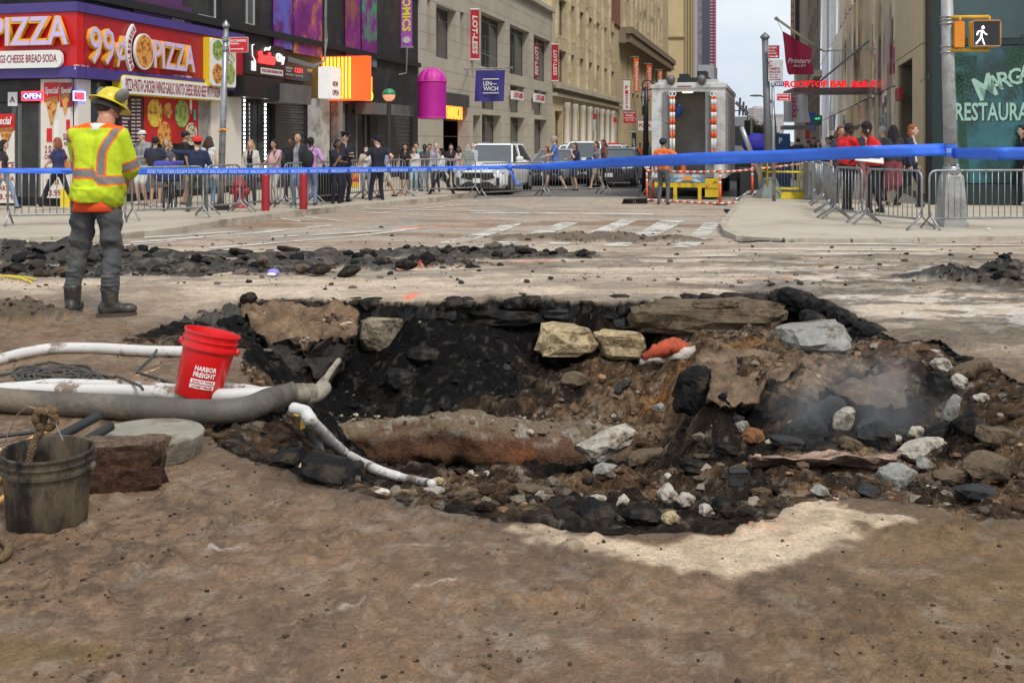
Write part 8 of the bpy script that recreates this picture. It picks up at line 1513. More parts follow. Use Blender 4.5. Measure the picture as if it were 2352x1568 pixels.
for i, (u0, u1, v0, v1, m_, ti, lb) in enumerate(((1752, 1830, 938, 966, R_bk, -24, 'black asphalt plate tipped against the shelf left of the slates'), (1770, 1850, 1006, 1036, R_dk, 8, 'flat dark slab before the leaning slates'), (1850, 1935, 1022, 1048, R_bk, -6, 'black slab lying just behind the pinkish ledge'), (1930, 1990, 1010, 1040, R_bn, 22, 'brown slab piece between the slates and the round rock'), (1640, 1700, 1020, 1052, R_bk, 14, 'black angular block left of the pinkish ledge'), (2120, 2200, 985, 1020, R_bk, -28, 'black slab sloping behind the long pale rock'), (2255, 2350, 985, 1030, R_bn, 10, 'wide brown slab near the right picture edge'), (2150, 2240, 1085, 1120, R_bn, -8, 'broad brown clod under the long pale rock'), (2200, 2300, 1120, 1150, R_dk, 6, 'low dark slab at the lower right rim'), (1440, 1530, 1040, 1068, R_bn, -10, 'brown slab piece right below the white jagged rock'), (1560, 1640, 1060, 1090, R_bk, 12, 'black slab piece in the rubble left of the bluish block'), (1180, 1270, 1120, 1146, R_bn, 6, 'brown clod in the near slope below the pipe'), (1040, 1100, 1128, 1150, R_bn, -10, 'brown clod near the tip of the white hose'), (2130, 2215, 868, 915, R_bk, 30, 'black broken edge block between the plaster fragments'), (2190, 2290, 836, 870, R_bn, -18, 'brown crust block on the right bank above the white chip'))):stone(lb, u0, u1, v0, v1, 6., m_, None, 74+i*.5, ti, 3, .5)
# ---- broken pavement pieces
M_SL=Mattr('broken paving', .88, .7, 50, .35, 40)
def piece(name, label, poly, drop, top, side, seed=0, cat='paving slab', bumpy=.02, smp=7, shrink=.92):
 """a torn sheet of paving: top outline given as (u, v, distance), thickness dropped below it"""
 pts=[P(*p) for p in poly];c=sum(pts, Vector())/len(pts);ring=[];jit=[]
 for i in range(len(pts)):
  a, b=pts[i], pts[(i+1)%len(pts)]
  for k in range(smp):f_=k/smp;ring.append(a.lerp(b, f_));jit.append(Vector((rnd_(-1, 1), rnd_(-1, 1), rnd_(-.6, .6)))*.016)
 n=len(ring);V=[];C=[];Fs=[];NR=9
 for j in range(NR): # centre to edge
  s=j/(NR-1)
  for q, j_ in zip(ring, jit):x=c.lerp(q, max(s, .001))+j_*s**8;V.append(x);C.append(top)
 for j in range(NR-1):
  for i in range(n):a=j*n+i;b=j*n+(i+1)%n;Fs.append((a, b, b+n, a+n))
 base=(NR-1)*n;dr=Vector(drop);LV=5
 for j in range(1, LV+1):
  for q in ring:x=q+dr*(j/LV);x=x+(c+dr-x)*((1-shrink)*(j/LV)+rnd_(-.035, .05))+Vector((0, 0, rnd_(-.012, .012)));V.append(x);C.append(side)
 for j in range(LV):
  o0=base if j==0 else NR*n+(j-1)*n;o1=NR*n+j*n
  for i in range(n):Fs.append((o0+i, o0+(i+1)%n, o1+(i+1)%n, o1+i))
 V.append(c+dr);C.append(side);lb_=NR*n+(LV-1)*n
 v=np.array([tuple(x) for x in V]);C=np.array(C);k_=len(v)-1
 nn=fbm(v[:, 0]*2+seed, v[:, 1]*2+v[:, 2]*2.5, 2.2, 5, seed%5, .6)*bumpy*2.2;v[:, 2]+=nn;v[:, 1]+=fbm(v[:, 0]*3, v[:, 2]*5, 2.5, 4, 2)*bumpy*1.2
 C=C*(1+.55*fbm(v[:, 0]*5, v[:, 1]*5+v[:, 2]*9, 2.4, 4, 4))[:, None];Q=[f for f in Fs];Tt=[(lb_+i, lb_+(i+1)%n, k_, k_) for i in range(n)]
 me=bpy.data.meshes.new(name);me.from_pydata(v.tolist(), [], Q+[t[:3] for t in Tt]);me.materials.append(M_SL);ca=me.color_attributes.new('Col', 'FLOAT_COLOR', 'POINT');c4=np.ones((len(v), 4), np.float32);c4[:, :3]=np.clip(C, .004, .9);ca.data.foreach_set('color', c4.ravel());sm=[i<(NR-1)*n for i in range(len(me.polygons))];me.polygons.foreach_set('use_smooth', sm)
 o=link(name, me);tag(o, label, cat);return o
piece('paving_slab', 'large tilted slab of torn pavement sliding into the left of the pit', [(548, 716, 9.9), (556, 692, 10.25), (600, 684, 10.35), (690, 690, 10.3), (770, 702, 10.2), (824, 722, 10.), (822, 748, 9.8), (800, 782, 9.45), (742, 792, 9.3), (690, 806, 9.1), (640, 800, 9.15), (604, 776, 9.3), (570, 744, 9.6)], (.02, .05, -.13), (.155, .1, .06), (.02, .018, .016), 1, bumpy=.03)
piece('paving_slab', 'second dark slab wedged under the large tilted one', [(612, 800, 9.2), (700, 812, 9.1), (800, 785, 9.5), (812, 800, 9.6), (782, 835, 9.3), (720, 872, 9.0), (660, 860, 8.95), (620, 830, 9.)], (.0, .1, -.16), (.035, .03, .026), (.03, .02, .014), 2, bumpy=.04)
piece('paving_slab', 'sunken strip of grey asphalt behind the red bucket', [(290, 778, 8.5), (400, 742, 9.1), (480, 712, 9.75), (545, 700, 10.1), (552, 735, 9.7), (560, 790, 8.9), (530, 806, 8.6), (420, 792, 8.45)], (.05, .1, -.2), (.06, .052, .045), (.02, .018, .015), 3, bumpy=.03)
piece('paving_slab', 'earth covered slab overhanging the black hollow right of centre', [(1590, 845, 7.75), (1640, 860, 7.5), (1622, 905, 6.9), (1680, 912, 6.8), (1742, 912, 6.8), (1790, 880, 7.1), (1850, 850, 7.45), (1900, 825, 7.8), (1700, 800, 8.3), (1600, 815, 8.2)], (.0, .12, -.1), (.15, .1, .063), (.025, .02, .017), 4, bumpy=.03)
stone('upright black asphalt block at the left end of the overhanging slab', 1556, 1646, 846, 962, 7.35, R_bk, .35, 97, 8, boxy=.45, sub=4)
piece('paving_slab', 'thin earth crust bridging above the steaming hollow', [(1900, 912, 6.85), (2000, 918, 6.8), (2076, 908, 6.8), (2092, 880, 7.15), (2000, 870, 7.3), (1880, 880, 7.15)], (.0, .1, -.09), (.1, .07, .045), (.03, .022, .018), 6, bumpy=.03)
piece('concrete_ledge', 'straight pinkish concrete ledge above the front cavity', [(1722, 1058, 5.6), (1900, 1056, 5.6), (2062, 1058, 5.6), (2062, 1044, 5.95), (1900, 1042, 5.95), (1722, 1042, 5.95)], (0, .04, -.07), (.3, .2, .15), (.12, .075, .055), 7, 'ledge', bumpy=.012)
for i, (u0, u1, v0, v1, Y) in enumerate(((1800, 1870, 668, 712, 10.3), (1862, 1930, 690, 730, 9.8), (1920, 1990, 716, 758, 9.3), (1975, 2045, 746, 782, 8.7), (1850, 1905, 722, 758, 9.5))):stone(['black asphalt crust block at the top right corner of the pit', 'second black crust block down the right rim', 'third black crust block down the right rim', 'lowest black crust block at the end of the right rim', 'black crust block set inside the right rim'][i], u0, u1, v0, v1, Y, R_bk, .5, 150+i, 12, boxy=.4)
for i in range(26):
 f_=i/25;u=560+1280*f_+rnd_(-12, 12);stone('black asphalt lump hanging in the broken far edge', u-rnd_(20, 45), u+rnd_(20, 45), 690+rnd_(-3, 4)-14*f_, 712+rnd_(0, 14)-14*f_, 10.25+.3*f_+rnd_(-.05, .1), R_bk, .3, 160+i, rnd_(-8, 8), 2, .35, name='asphalt_lump', group='asphalt lumps in the broken far edge')
piece('asphalt_slab', 'thin black asphalt plate lying on the rubble ridge left of the worker', [(66, 572, 14.9), (100, 560, 15.3), (165, 545, 15.6), (172, 552, 15.4), (160, 566, 15.), (110, 576, 14.8)], (0, .05, -.05), (.05, .046, .042), (.02, .018, .016), 9, 'asphalt plate', bumpy=.02)
piece('asphalt_slab', 'flat broken slab behind the legs of the worker', [(155, 628, 12.5), (280, 618, 12.8), (400, 612, 13.), (410, 618, 12.8), (290, 632, 12.3), (170, 640, 12.)], (0, .03, -.1), (.12, .1, .08), (.02, .018, .016), 10, 'asphalt plate', bumpy=.02)
piece('asphalt_slab', 'low crumbling slab under the brown heap at the left edge', [(-40, 740, 9.4), (60, 736, 9.5), (104, 744, 9.2), (100, 758, 8.9), (20, 766, 8.75), (-40, 762, 8.8)], (0, .02, -.07), (.06, .045, .035), (.025, .02, .016), 11, 'asphalt plate', bumpy=.02)
stone('upright brown stone in the rubble ridge left of the worker', 92, 165, 616, 642, 12.3, R_bn, .2, 101, -20)
for i, (u0, u1, v0, v1, m_, lb) in enumerate(((585, 616, 588, 618, R_bn, 'upright brown lump in the ridge above the purple scrap'), (672, 715, 606, 630, R_bn, 'round brown lump at the front of the ridge right of the purple scrap'), (700, 760, 606, 634, R_bk, 'wide black lump right of the round brown one'), (770, 830, 612, 636, R_bk, 'black lump near the middle of the front ridge'), (905, 960, 596, 622, R_bk, 'black lump at the right end of the front ridge'), (1010, 1048, 568, 588, R_bk, 'dark lump at the left of the farther ridge'), (1052, 1080, 564, 582, R_bk, 'tall dark lump in the farther ridge'), (455, 480, 612, 628, R_bn, 'angular brown stone before the worker ridge'), (340, 390, 608, 628, R_bk, 'dark block just right of the worker knees'), (400, 440, 600, 620, R_bk, 'dark block second right of the worker knees'), (630, 690, 566, 580, R_bk, 'flat dark chunk in the back ridge'), (520, 580, 572, 590, R_bk, 'long dark chunk in the back ridge left of centre'), (2285, 2352, 622, 655, R_bk, 'big dark clod at the right picture edge'), (2255, 2290, 628, 645, R_bn, 'smaller brown clod left of the big dark one'), (20, 95, 580, 606, R_bk, 'black chunk in the heap at the far left'), (0, 60, 606, 630, R_bk, 'second black chunk in the heap at the far left'), (1190, 1210, 672, 680, R_bn, 'small stone on the paving above the pit rim'), (1258, 1272, 634, 642, R_dk, 'tiny dark stone lying on the far paving'), (1760, 1790, 1178, 1190, R_bn, 'crumb of earth on the tan patch'))):
 Y=G((u0+u1)/2, v1).y;stone(lb, u0, u1, v0, v1, Y, m_, None, 120+i, rnd_(-12, 12), 2)
# ---- the big buried pipe
def tubeobj(name, path, r, mat, n=14, parent=None, smooth=True, sub=6, wob=0.):
 pts_=[Vector(p) for p in path];out_=[]
 for i in range(len(pts_)-1):
  p0, p1, p2, p3=pts_[max(i-1, 0)], pts_[i], pts_[i+1], pts_[min(i+2, len(pts_)-1)]
  for k in range(sub):t=k/sub;out_.append(.5*((2*p1)+(p2-p0)*t+(2*p0-5*p1+4*p2-p3)*t*t+(3*p1-p0-3*p2+p3)*t*t*t))
 out_.append(pts_[-1]);rr_=r if not isinstance(r, (list, tuple)) else [r[min(int(i/sub), len(r)-1)] for i in range(len(out_))];rr_=[x*(1+wob*math.sin(i*1.3)) for i, x in enumerate(rr_ if isinstance(rr_, list) else [rr_]*len(out_))]
 m=MB();m.tube(out_, rr_, n);return m.build(name, mat, parent, smooth)
pp_=[];n1, n2=170, 34;A, B_=P(690, 1022, 7.95), P(1440, 1030, 8.05);V=[];rp_=.19
for i in range(n1):
 for k in range(n2):
  a=2*math.pi*k/n2;c_=A.lerp(B_, i/(n1-1));V.append((c_.x, c_.y+rp_*math.cos(a), c_.z+rp_*math.sin(a)))
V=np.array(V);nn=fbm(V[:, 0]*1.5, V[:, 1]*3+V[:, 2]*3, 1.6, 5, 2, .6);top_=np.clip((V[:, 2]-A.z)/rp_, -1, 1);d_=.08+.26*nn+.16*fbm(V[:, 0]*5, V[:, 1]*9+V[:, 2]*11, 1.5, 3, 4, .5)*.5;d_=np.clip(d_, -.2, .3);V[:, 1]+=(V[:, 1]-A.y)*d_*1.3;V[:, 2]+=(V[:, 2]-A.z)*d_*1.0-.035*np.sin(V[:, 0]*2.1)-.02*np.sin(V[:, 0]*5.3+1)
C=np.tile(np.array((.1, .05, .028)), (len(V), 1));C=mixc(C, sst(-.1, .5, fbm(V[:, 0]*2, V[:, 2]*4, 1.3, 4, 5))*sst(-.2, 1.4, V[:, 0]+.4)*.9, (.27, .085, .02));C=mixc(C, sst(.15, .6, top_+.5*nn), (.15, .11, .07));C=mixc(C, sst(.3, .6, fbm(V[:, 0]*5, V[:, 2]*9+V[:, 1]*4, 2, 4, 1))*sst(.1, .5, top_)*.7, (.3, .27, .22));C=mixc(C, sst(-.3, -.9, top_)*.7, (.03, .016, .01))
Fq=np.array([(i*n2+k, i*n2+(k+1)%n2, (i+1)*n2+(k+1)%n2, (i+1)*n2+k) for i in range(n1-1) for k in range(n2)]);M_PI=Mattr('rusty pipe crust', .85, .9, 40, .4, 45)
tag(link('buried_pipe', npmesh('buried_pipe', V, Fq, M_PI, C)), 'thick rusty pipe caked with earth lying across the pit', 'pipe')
tops=[P(rnd_(740, 1420), rnd_(955, 1005), rnd_(7.9, 8.2)) for _ in range(500)]+[P(u_+rnd_(-100, 100), v_+rnd_(-28, 30), 0) for u_, v_ in ()];q4=[P(556, 700, 10.2), P(815, 722, 10.05), P(790, 778, 9.45), P(640, 795, 9.2)]
for _ in range(420):a_, b_=rnd_(.03, .97), rnd_(.03, .97);tops.append((q4[0]*(1-a_)+q4[1]*a_)*(1-b_)+(q4[3]*(1-a_)+q4[2]*a_)*b_+Vector((0, 0, .0)))
tops=[Vector((p.x, p.y, p.z+.0)) for p in tops];tag(link('earth_crumbs', scatter('earth_crumbs', tops, [.006+.03*rs.rand()**6 for _ in tops], M_ST, [[(.12, .08, .05), (.2, .15, .1), (.05, .035, .025), (.34, .29, .23)][rs.randint(4)] for _ in tops])), 'crumbs of earth and grit lying on the rusty pipe and the tilted slab', 'grit', kind='stuff')
# ---- rag
o=empty('orange_rag', P(1530, 810, 9.5), label='crumpled orange and white sack lying under the long wall stone', cat='sack');rag=M('orange sack cloth', (.38, .06, .02), .8, var=.4, scale=8, bump=.6);ragw=M('dirty white sack cloth', (.42, .38, .34), .8, var=.25, scale=8, bump=.6)
for (u0, v0, u1, v1, r0, mt, nm) in ((1480, 822, 1560, 790, .07, rag, 'orange_fold'), (1500, 800, 1580, 802, .06, rag, 'orange_fold'), (1472, 832, 1540, 826, .035, ragw, 'white_fold'), (1530, 828, 1600, 806, .05, ragw, 'white_fold')):ob_=tubeobj(nm, [P(u0, v0, 9.45), P((u0+u1)/2, (v0+v1)/2-3, 9.4), P(u1, v1, 9.55)], [r0*.6, r0, r0*.5], mt, 12, o);q_=ob_.modifiers.new('d', 'DISPLACE');t_=bpy.data.textures.get('rg') or bpy.data.textures.new('rg', 'CLOUDS');t_.noise_scale=.06;q_.texture=t_;q_.strength=.06
# ---- hoses
hw_=M('dirty white hose', (.58, .56, .53), .55, var=.08, scale=5, dirt=(.2, .14, .1), dscale=5, dlo=.52, dhi=.6);hg=M('muddy grey hose', (.085, .075, .062), .6, var=.3, scale=3, dirt=(.17, .135, .095), dscale=2.5, dlo=.47, dhi=.6, bump=.5, bscale=18);hp2=M('tan pipe fitting', (.3, .26, .2), .6, var=.2, dirt=(.12, .09, .06), dscale=6)
def gh(pts_, r):return [G(u, v)+Vector((0, 0, r)) for u, v in pts_]
tag(tubeobj('white_hose', gh([(-60, 852), (0, 838), (60, 822), (130, 812), (230, 812), (330, 818), (420, 820), (470, 822)], .038), .038, hw_), 'white hose running along the ground behind the coiled black rope', 'hose')
tag(tubeobj('white_hose', gh([(-60, 912), (60, 912), (180, 912), (300, 914), (400, 920), (500, 924), (560, 922), (640, 918)], .04), .04, hw_), 'white hose passing under the red bucket beside the grey hose', 'hose')
tag(tubeobj('white_hose', gh([(-60, 906), (60, 898), (120, 892), (220, 894), (320, 898), (420, 905), (540, 903), (600, 912)], .03), .03, hw_), 'thinner muddy white hose just behind the one under the bucket', 'hose')
gr_=[G(u, v)+Vector((0, 0, .068)) for u, v in ((-80, 938), (0, 946), (120, 955), (260, 962), (400, 972), (500, 975), (570, 966), (620, 945))]+[P(655, 908, 6.35), P(680, 900, 6.4)]
tag(tubeobj('grey_hose', gr_, .066, hg, 18), 'thick muddy grey suction hose curving up to the pit edge', 'hose')
o=empty('hose_fitting', P(720, 900, 6.5), label='tan pipe coupling at the end of the thick grey hose', cat='pipe fitting');tubeobj('coupling', [P(672, 903, 6.42), P(700, 902, 6.5), P(716, 900, 6.55)], [.06, .055, .055], hp2, 16, o);tubeobj('elbow', [P(702, 912, 6.5), P(728, 905, 6.6), P(748, 888, 6.75)], [.045, .045, .03], hp2, 12, o);tubeobj('thin_pipe', [P(728, 895, 6.6), P(748, 870, 6.9), P(765, 845, 7.2), P(778, 828, 7.4)], [.03, .022, .02], hp2, 10, o)
wh=[P(672, 938, 5.9), P(700, 946, 5.85), P(716, 968, 5.8)]+[P(u, v, hit(u, v+10)-.03-k*.0) for k, (u, v) in enumerate(((800, 1045), (860, 1076), (920, 1096), (960, 1104), (992, 1110)))];wh.insert(3, (wh[2]+wh[3])/2+Vector((0, 0, -.01)))
tag(tubeobj('white_hose', wh, [.034, .036, .034, .032, .03, .027, .024, .02], hw_, 14, wob=.03), 'cracked white hose hanging from the edge down into the pit', 'hose')
tag(tubeobj('white_hose', [P(712, 958, 6.05), P(722, 990, 6.1), P(730, 1030, 6.2), P(734, 1075, 6.2)], .034, M('greyish plastic hose', (.4, .4, .38), .6, dirt=(.2, .17, .12), dscale=4), 12), 'second pale hose hanging straight down beside the cracked one', 'hose')  # greyer base colour than the other white hoses
o=empty('yellow_tag', P(696, 970, 5.85), label='yellow tape tag tied round the hanging white hose', cat='tag');m=MB();ty_=M('yellow tape', (.75, .45, .02), .5);c_=P(694, 950, 5.88);m.tube([c_+Vector((.045*math.cos(a), .045*math.sin(a), .0)) for a in [R(40*k) for k in range(10)]], .005, 5);m.add([P(691, 962, 5.83), P(697, 960, 5.83), P(702, 982, 5.82), P(690, 986, 5.82)], [(0, 1, 2, 3)]);q_=m.build('loop', ty_, o);q_.modifiers.new('s', 'SOLIDIFY').thickness=.004
# black rope: a loose pile of loops, then a run across the hoses
rpm=M('black rope', (.075, .07, .062), .8, var=.3, scale=60, bump=.8, bscale=150);rr=random.Random(8);pth=[]
for k in range(150):
 a=k*.37;cu=120+55*math.sin(k*.043)+12*math.sin(k*.11);cv=868+6*math.sin(k*.07);ru=80*(.75+.3*math.sin(k*.19));rv=22*(.7+.35*math.cos(k*.13));p=G(cu+ru*math.cos(a), cv+rv*math.sin(a));pth.append(p+Vector((0, 0, .012+.014*(k%5)/5)))
pth=[G(-60, 892)+Vector((0, 0, .01)), G(-10, 890)+Vector((0, 0, .01))]+pth+[G(250, 872)+Vector((0, 0, .02)), G(268, 892)+Vector((0, 0, .075)), G(300, 912)+Vector((0, 0, .09)), G(320, 925)+Vector((0, 0, .1)), G(328, 935)+Vector((0, 0, .1))]
tag(tubeobj('black_rope', pth, .0085, rpm, 7, sub=3), 'black rope lying in loose loops between the white hoses', 'rope')
tag(tubeobj('black_rope', [G(u, v)+Vector((0, 0, z)) for u, v, z in ((470, 812, .09), (440, 808, .1), (400, 806, .1), (375, 812, .09), (350, 828, .03), (322, 848, .01), (318, 858, .01), (350, 868, .01), (400, 885, .01), (430, 895, .01), (460, 905, .01))], .0085, rpm, 7), 'black cord crossing the white hose left of the red bucket', 'rope')
tag(tubeobj('brown_rope', [G(u, v)+Vector((0, 0, .03)) for u, v in ((322, 902), (340, 892), (352, 898), (372, 895), (400, 900), (420, 899))], .014, M('brown rope', (.3, .15, .06), .9, bump=1, bscale=120), 8, wob=.2), 'frayed brown rope end beside the red bucket', 'rope')
# ---- buckets
def bend(me, r, z, ang):
 v=mv(me);a=v[:, 0]/r+ang;n_=np.stack([(r+v[:, 2])*np.sin(a), -(r+v[:, 2])*np.cos(a), v[:, 1]+z], -1).astype(np.float32);me.vertices.foreach_set('co', n_.ravel())
def bucket(name, label, base, mat, tilt, hh=.37, r0=.13, r1=.15, rot=0.):
 o=empty(name, label=label, cat='bucket');m=MB();k=hh/.37
 pr=[(.001, .0), (r0-.004, 0), (r0, .006), (r0+(r1-r0)*.72, hh*.74), (r1+.007, hh*.745), (r1+.007, hh*.795), (r1-.002, hh*.8), (r1-.001, hh*.87), (r1+.006, hh*.872), (r1+.006, hh*.89), (r1, hh*.895), (r1+.002, hh*.97), (r1+.008, hh*.972), (r1+.008, hh), (r1-.002, hh), (r1-.004, hh*.97), (r0-.006, .012), (.001, .012)]
 m.lathe(pr, 56);b_=m.build('shell', mat, o, True);b_.data.polygons.foreach_set('use_smooth', [True]*len(b_.data.polygons));es=b_.modifiers.new('e', 'EDGE_SPLIT');es.split_angle=R(40)
 m=MB()
 for s in (-1, 1):m.tube([(s*(r1+.002), 0, hh*.77), (s*(r1+.02), 0, hh*.77)], .02, 12)
 m.build('ear', mat, o, True);o.location=base;o.rotation_euler=tilt;return o
rb=M('glossy red plastic', (.72, .01, .012), .32, var=.05, scale=3, coat=.2, dirt=(.4, .02, .015), dscale=6, dlo=.58, dhi=.7)
rb_base=G(450, 922)+Vector((.0, .02, .03));RB=bucket('red_bucket', 'bright red plastic bucket with white lettering leaning on the hoses', (0, 0, 0), rb, (0, 0, 0), .375, .13, .155)
for (s_, w_, hh, z, ext_) in (('HARBOR', .125, .028, .178, .0), ('FREIGHT', .128, .028, .143, .0)):me=fit(s_, w_, hh, .0006, .03);bend(me, .1435, z, .32);me.materials.clear();me.materials.append(white);link('letters', me, RB)
for (s_, z) in (('QUALITY TOOLS', .105), ('LOWEST PRICES', .076)):
 r_=.1405 if z>.09 else .1385;m=MB();nx_=16
 vs=[(r_*math.sin(.32+(i/nx_-.5)*1.02), -r_*math.cos(.32+(i/nx_-.5)*1.02), z+k) for k in (-.0115, .0115) for i in range(nx_+1)];m.add(vs, [(i, i+1, i+nx_+2, i+nx_+1) for i in range(nx_)]);m.build('white_bar', white, RB);me=fit(s_, .122, .0145, .0006, .03);bend(me, r_+.0012, z, .32);me.materials.clear();me.materials.append(redsg);link('letters', me, RB)
RB.location=rb_base;RB.rotation_euler=(R(-5), R(13), 0)
bkm=M('muddy black plastic', (.022, .021, .019), .5, var=.5, scale=5, dirt=(.13, .1, .065), dscale=9, dlo=.44, dhi=.62, stretch=(1, 1, .4), spec=.3);bb=G(108, 1232);bb.y+=.15;bb.x=(109-CX)/F*bb.y;BB=bucket('black_bucket', 'muddy black bucket in the left foreground holding a rope end', (0, 0, 0), bkm, (0, 0, 0), .295, .148, .166)
m=MB();m.tube([(-.17, 0, .225), (-.178, -.0, .3), (-.13, .02, .42), (-.085, .02, .455), (-.03, .02, .44), (.02, .02, .395), (.06, -.0, .33)], .0025, 5);m.build('bail_wire', M('bail wire', (.25, .22, .2), .4, .7), BB);BB.location=bb;BB.rotation_euler=(R(2), R(1), 0)
rpb=M('hemp rope', (.2, .125, .06), .9, var=.3, scale=50, bump=1.2, bscale=110);q=lambda x, y, z:Vector((bb.x+x, bb.y+y, bb.z+z))
ob_=tubeobj('knotted_rope', [q(-.1, .02, .06), q(-.09, .02, .2), q(-.06, .02, .31), q(-.035, .02, .36), q(-.045, .0, .4), q(-.03, -.01, .44), q(.0, .0, .435), q(.025, .01, .41), q(.01, .02, .375), q(-.025, .03, .37), q(-.02, .02, .42), q(.01, .01, .445), q(.03, .0, .43)], .016, rpb, 10, wob=.12);tag(ob_, 'thick knotted hemp rope rising out of the black bucket', 'rope')
for i, (p0, p1, p2, lb) in enumerate(((P(-30, 1125, 4.6), P(130, 1000, 5.0), P(232, 952, 5.2), 'yellow handled tool with a black foam grip, upper one'), (P(-20, 1165, 4.4), P(160, 1030, 4.9), P(256, 978, 5.1), 'tool handle with a black foam grip, lower one'))):
 o=empty('tool_handle', p0, label=lb, cat='tool', group='long tool handles behind the black bucket');tubeobj('shaft', [p0, p1], .014, M('yellow wood', (.62, .36, .1), .5, var=.15, scale=9, stretch=(1, 1, 6)), 10, o);tubeobj('grip', [p1-(p1-p0).normalized()*.06, p2], .022, M('black foam', (.018, .019, .021), .75), 14, o);m=MB();d_=(p2-p1).normalized();m.ell(p2+d_*.0, (.013, .013, .013), 10, 6);m.build('grip_hole', M('black hole', (.002, .002, .002), .9), o)
for i, (a, b, r_, lb) in enumerate((((-60, 1085, 4.9), (130, 975, 5.4), .013, 'pale wooden handle lying behind the foam grips'), ((-60, 1010, 5.3), (110, 988, 5.5), .009, 'thin dark rod lying left behind the bucket'), ((-60, 1140, 4.2), (14, 1092, 4.35), .022, 'thick yellow wooden handle end at the left picture edge'), ((-60, 1068, 4.4), (14, 1035, 4.5), .02, 'pale handle end at the left picture edge'))):tag(tubeobj('wooden_pole', [P(*a), P(*b)], r_, M('yellow wood') if i!=1 else blackm, 10), lb, 'tool handle')
# old timber and concrete disc
def timber():
 a, b=G(120, 1140), G(366, 1124);d=(b-a).normalized();n=Vector((-d.y, d.x, 0));L_=(b-a).length;V=[];NX, NY=60, 28;hh, dp=.2, .16
 for i in range(NX):
  s=i/(NX-1)
  for k in range(NY):
   t=k/NY*4;sd, fr=int(t)%4, t%1;x, z=[(fr*dp, hh), (dp, hh*(1-fr)), (dp*(1-fr), 0), (0, fr*hh)][sd];p=a+d*(s*L_)+n*x+Vector((0, 0, z));V.append(tuple(p))
 v=np.array(V);s=np.repeat(np.linspace(0, 1, NX), NY);kk=np.tile(np.arange(NY), NX);g=fbm(s*1.6, kk*2.7+3, 1.6, 4, 3, .65);v[:, 2]+=g*.007+.006*np.sin(s*5);v[:, 1]+=fbm(s*1.8, kk*2.3, 1.6, 4, 5, .65)*.012;e_=sst(.82, 1, s);rg=np.array([rnd_(-1, 1) for _ in range(NY)])[kk];v[:, 0]+=e_*(rg*.03+g*.03)*d.x
 C=np.tile(np.array((.075, .036, .022)), (len(v), 1));C=mixc(C, sst(-.1, .5, g), (.035, .018, .012));C=mixc(C, sst(hh*.8, hh*.95, v[:, 2])*.8, (.15, .1, .07));f=[(i*NY+k, i*NY+(k+1)%NY, (i+1)*NY+(k+1)%NY, (i+1)*NY+k) for i in range(NX-1) for k in range(NY)]
 V2=np.concatenate([v, v[-NY:].mean(0)[None], v[:NY].mean(0)[None]]);C2=np.concatenate([C, C[-1:], C[:1]]);me=bpy.data.meshes.new('timber');me.from_pydata(V2.tolist(), [], f+[((NX-1)*NY+k, (NX-1)*NY+(k+1)%NY, NX*NY) for k in range(NY)]+[((k+1)%NY, k, NX*NY+1) for k in range(NY)]);wm=Mattr('rotten timber', .85, 1., 40, .5, 30);nt_=wm.node_tree
 me.materials.append(wm);ca=me.color_attributes.new('Col', 'FLOAT_COLOR', 'POINT');c4=np.ones((len(V2), 4), np.float32);c4[:, :3]=C2;ca.data.foreach_set('color', c4.ravel());o=link('rotten_timber', me);return tag(o, 'dark rotten timber beam with a splintered end behind the black bucket', 'timber')
timber()
c_=Vector(((340-CX)/F*5.19, 5.19, 0));m=MB();m.lathe([(.001, 0), (.245, 0), (.25, .01), (.262, .1), (.255, .108), (.14, .11), (.001, .112)], 52, (0, 0, 0));o=m.build('concrete_disc', M('muddy concrete disc', (.25, .225, .18), .85, var=.2, scale=4, dirt=(.13, .1, .07), dscale=3, bump=.6, bscale=25), None, True);o.location=c_;e_=o.modifiers.new('e', 'EDGE_SPLIT');e_.split_angle=R(35);tag(o, 'round muddy concrete disc lying between the timber and the grey hose', 'concrete disc')
o=tubeobj('rope_end', [G(u, v)+Vector((0, 0, .02)) for u, v in ((-40, 1262), (-5, 1252), (14, 1258), (20, 1272), (12, 1288), (-5, 1296), (-40, 1300))], .016, rpb, 10);tag(o, 'loop of hemp rope entering at the left picture edge', 'rope')
tag(tubeobj('wooden_stake', [P(310, 870, 6.9), P(372, 848, 7.2)], .02, M('pinkish wood', (.45, .3, .2), .8, bump=.5), 6), 'short splintered wood piece lying on gravel left of the red bucket', 'wood')
stone('orange timber chip on the large tilted slab', 780, 812, 738, 750, 9.75, M('pinkish wood'), .05, 140, -8)
# scraps
o=empty('purple_scrap', G(628, 632), label='purple and white crushed cup lid on the ground before the rubble ridge', cat='litter');a=G(628, 634);m=MB();m.ell(a+Vector((0, 0, .04)), (.07, .05, .045), 12, 8);m.build('purple_part', M('scrap violet', (.25, .2, .6), .5), o, True);m=MB();m.ell(a+Vector((-.01, -.05, .025)), (.055, .03, .02), 12, 8);m.build('white_part', white, o, True)
a=G(1487, 552);m=MB();m.ell(a+Vector((0, 0, .02)), (.05, .04, .03), 8, 6);tag(m.build('blue_scrap', M('scrap blue', (.02, .05, .35), .5), None, True), 'small blue plastic scrap beside the brown soil heap', 'litter')
m=MB();[m.tube([G(u, v)+Vector((0, 0, .015)) for u, v in pts_], .012, 5) for pts_ in (((-20, 640), (20, 636), (60, 640), (80, 644)), ((10, 636), (50, 642), (70, 650)))];tag(m.build('yellow_strap', M('yellow strap', (.65, .5, .03), .6), None), 'thin yellow strap lying before the rubble at the left edge', 'strap')
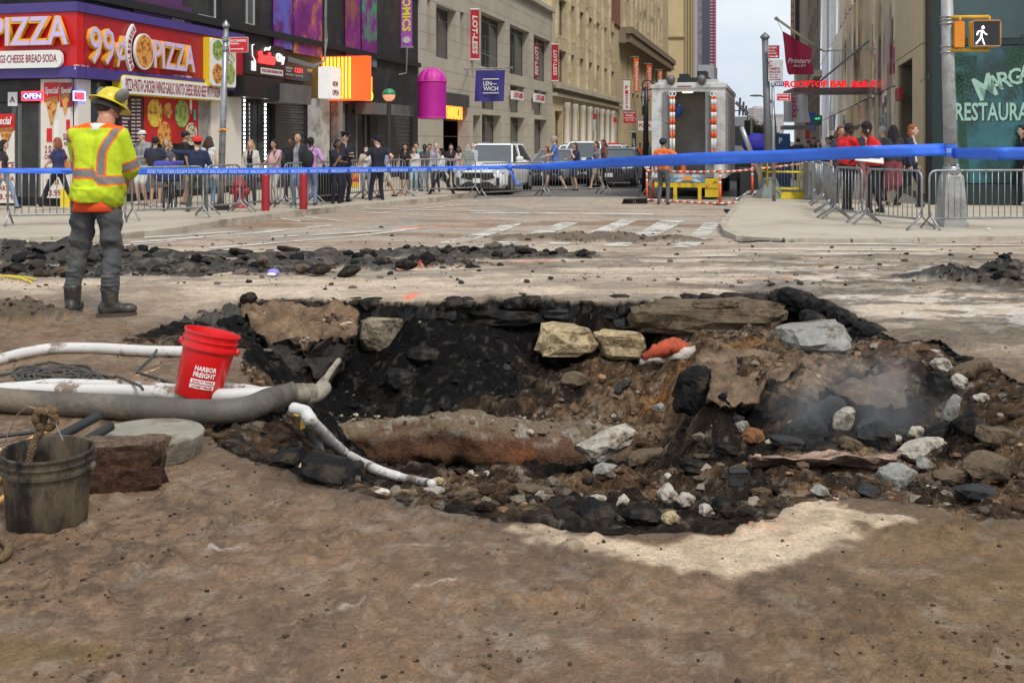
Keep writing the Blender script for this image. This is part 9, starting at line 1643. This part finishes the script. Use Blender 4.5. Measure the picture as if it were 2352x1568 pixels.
m=MB();m.tube([P(845, 1130, 5.1), P(875, 1133, 5.05), P(905, 1147, 4.95), P(925, 1150, 4.9)], [.01, .014, .012, .016], 6);tag(m.build('pale_root', M('pale stick', (.45, .38, .3), .8, bump=.6), None, True), 'pale bent stick on the near left edge of the pit', 'stick')
# ---- steam
def steam(name, label, c, r, dens, seed):
 me=bpy.data.meshes.new(name);bm=bmesh.new();bmesh.ops.create_cube(bm, size=2);bm.to_mesh(me);bm.free();m=bpy.data.materials.new(name);m.use_nodes=True;nt=m.node_tree;N=nt.nodes;L=nt.links
 for n in list(N):N.remove(n)
 ou=N.new('ShaderNodeOutputMaterial');pv=N.new('ShaderNodeVolumePrincipled');L.new(pv.outputs[0], ou.inputs['Volume']);pv.inputs['Color'].default_value=(.92, .93, .95, 1);tc=N.new('ShaderNodeTexCoord');ln=N.new('ShaderNodeVectorMath');ln.operation='LENGTH';L.new(tc.outputs['Object'], ln.inputs[0])
 fa=N.new('ShaderNodeMapRange');fa.inputs[1].default_value=.95;fa.inputs[2].default_value=.1;L.new(ln.outputs['Value'], fa.inputs[0]);nz=N.new('ShaderNodeTexNoise');nz.inputs['Scale'].default_value=1.6;nz.inputs['Detail'].default_value=5;mp=N.new('ShaderNodeMapping');mp.inputs['Location'].default_value=(seed, 0, 0);mp.inputs['Scale'].default_value=(1.6, 1, .8);L.new(tc.outputs['Object'], mp.inputs[0]);L.new(mp.outputs[0], nz.inputs['Vector'])
 nm=N.new('ShaderNodeMapRange');nm.inputs[1].default_value=.42;nm.inputs[2].default_value=.7;L.new(nz.outputs['Fac'], nm.inputs[0]);mu=N.new('ShaderNodeMath');mu.operation='MULTIPLY';L.new(fa.outputs[0], mu.inputs[0]);L.new(nm.outputs[0], mu.inputs[1]);m2=N.new('ShaderNodeMath');m2.operation='MULTIPLY';m2.inputs[1].default_value=dens;L.new(mu.outputs[0], m2.inputs[0]);L.new(m2.outputs[0], pv.inputs['Density']);me.materials.append(m)
 o=link(name, me);o.location=c;o.scale=r;tag(o, label, 'steam', kind='stuff');return o
steam('steam', 'thin grey steam drifting out of the hollow at the right of the pit', P(1990, 945, 6.6), (.8, .35, .5), 1.4, 1.7)
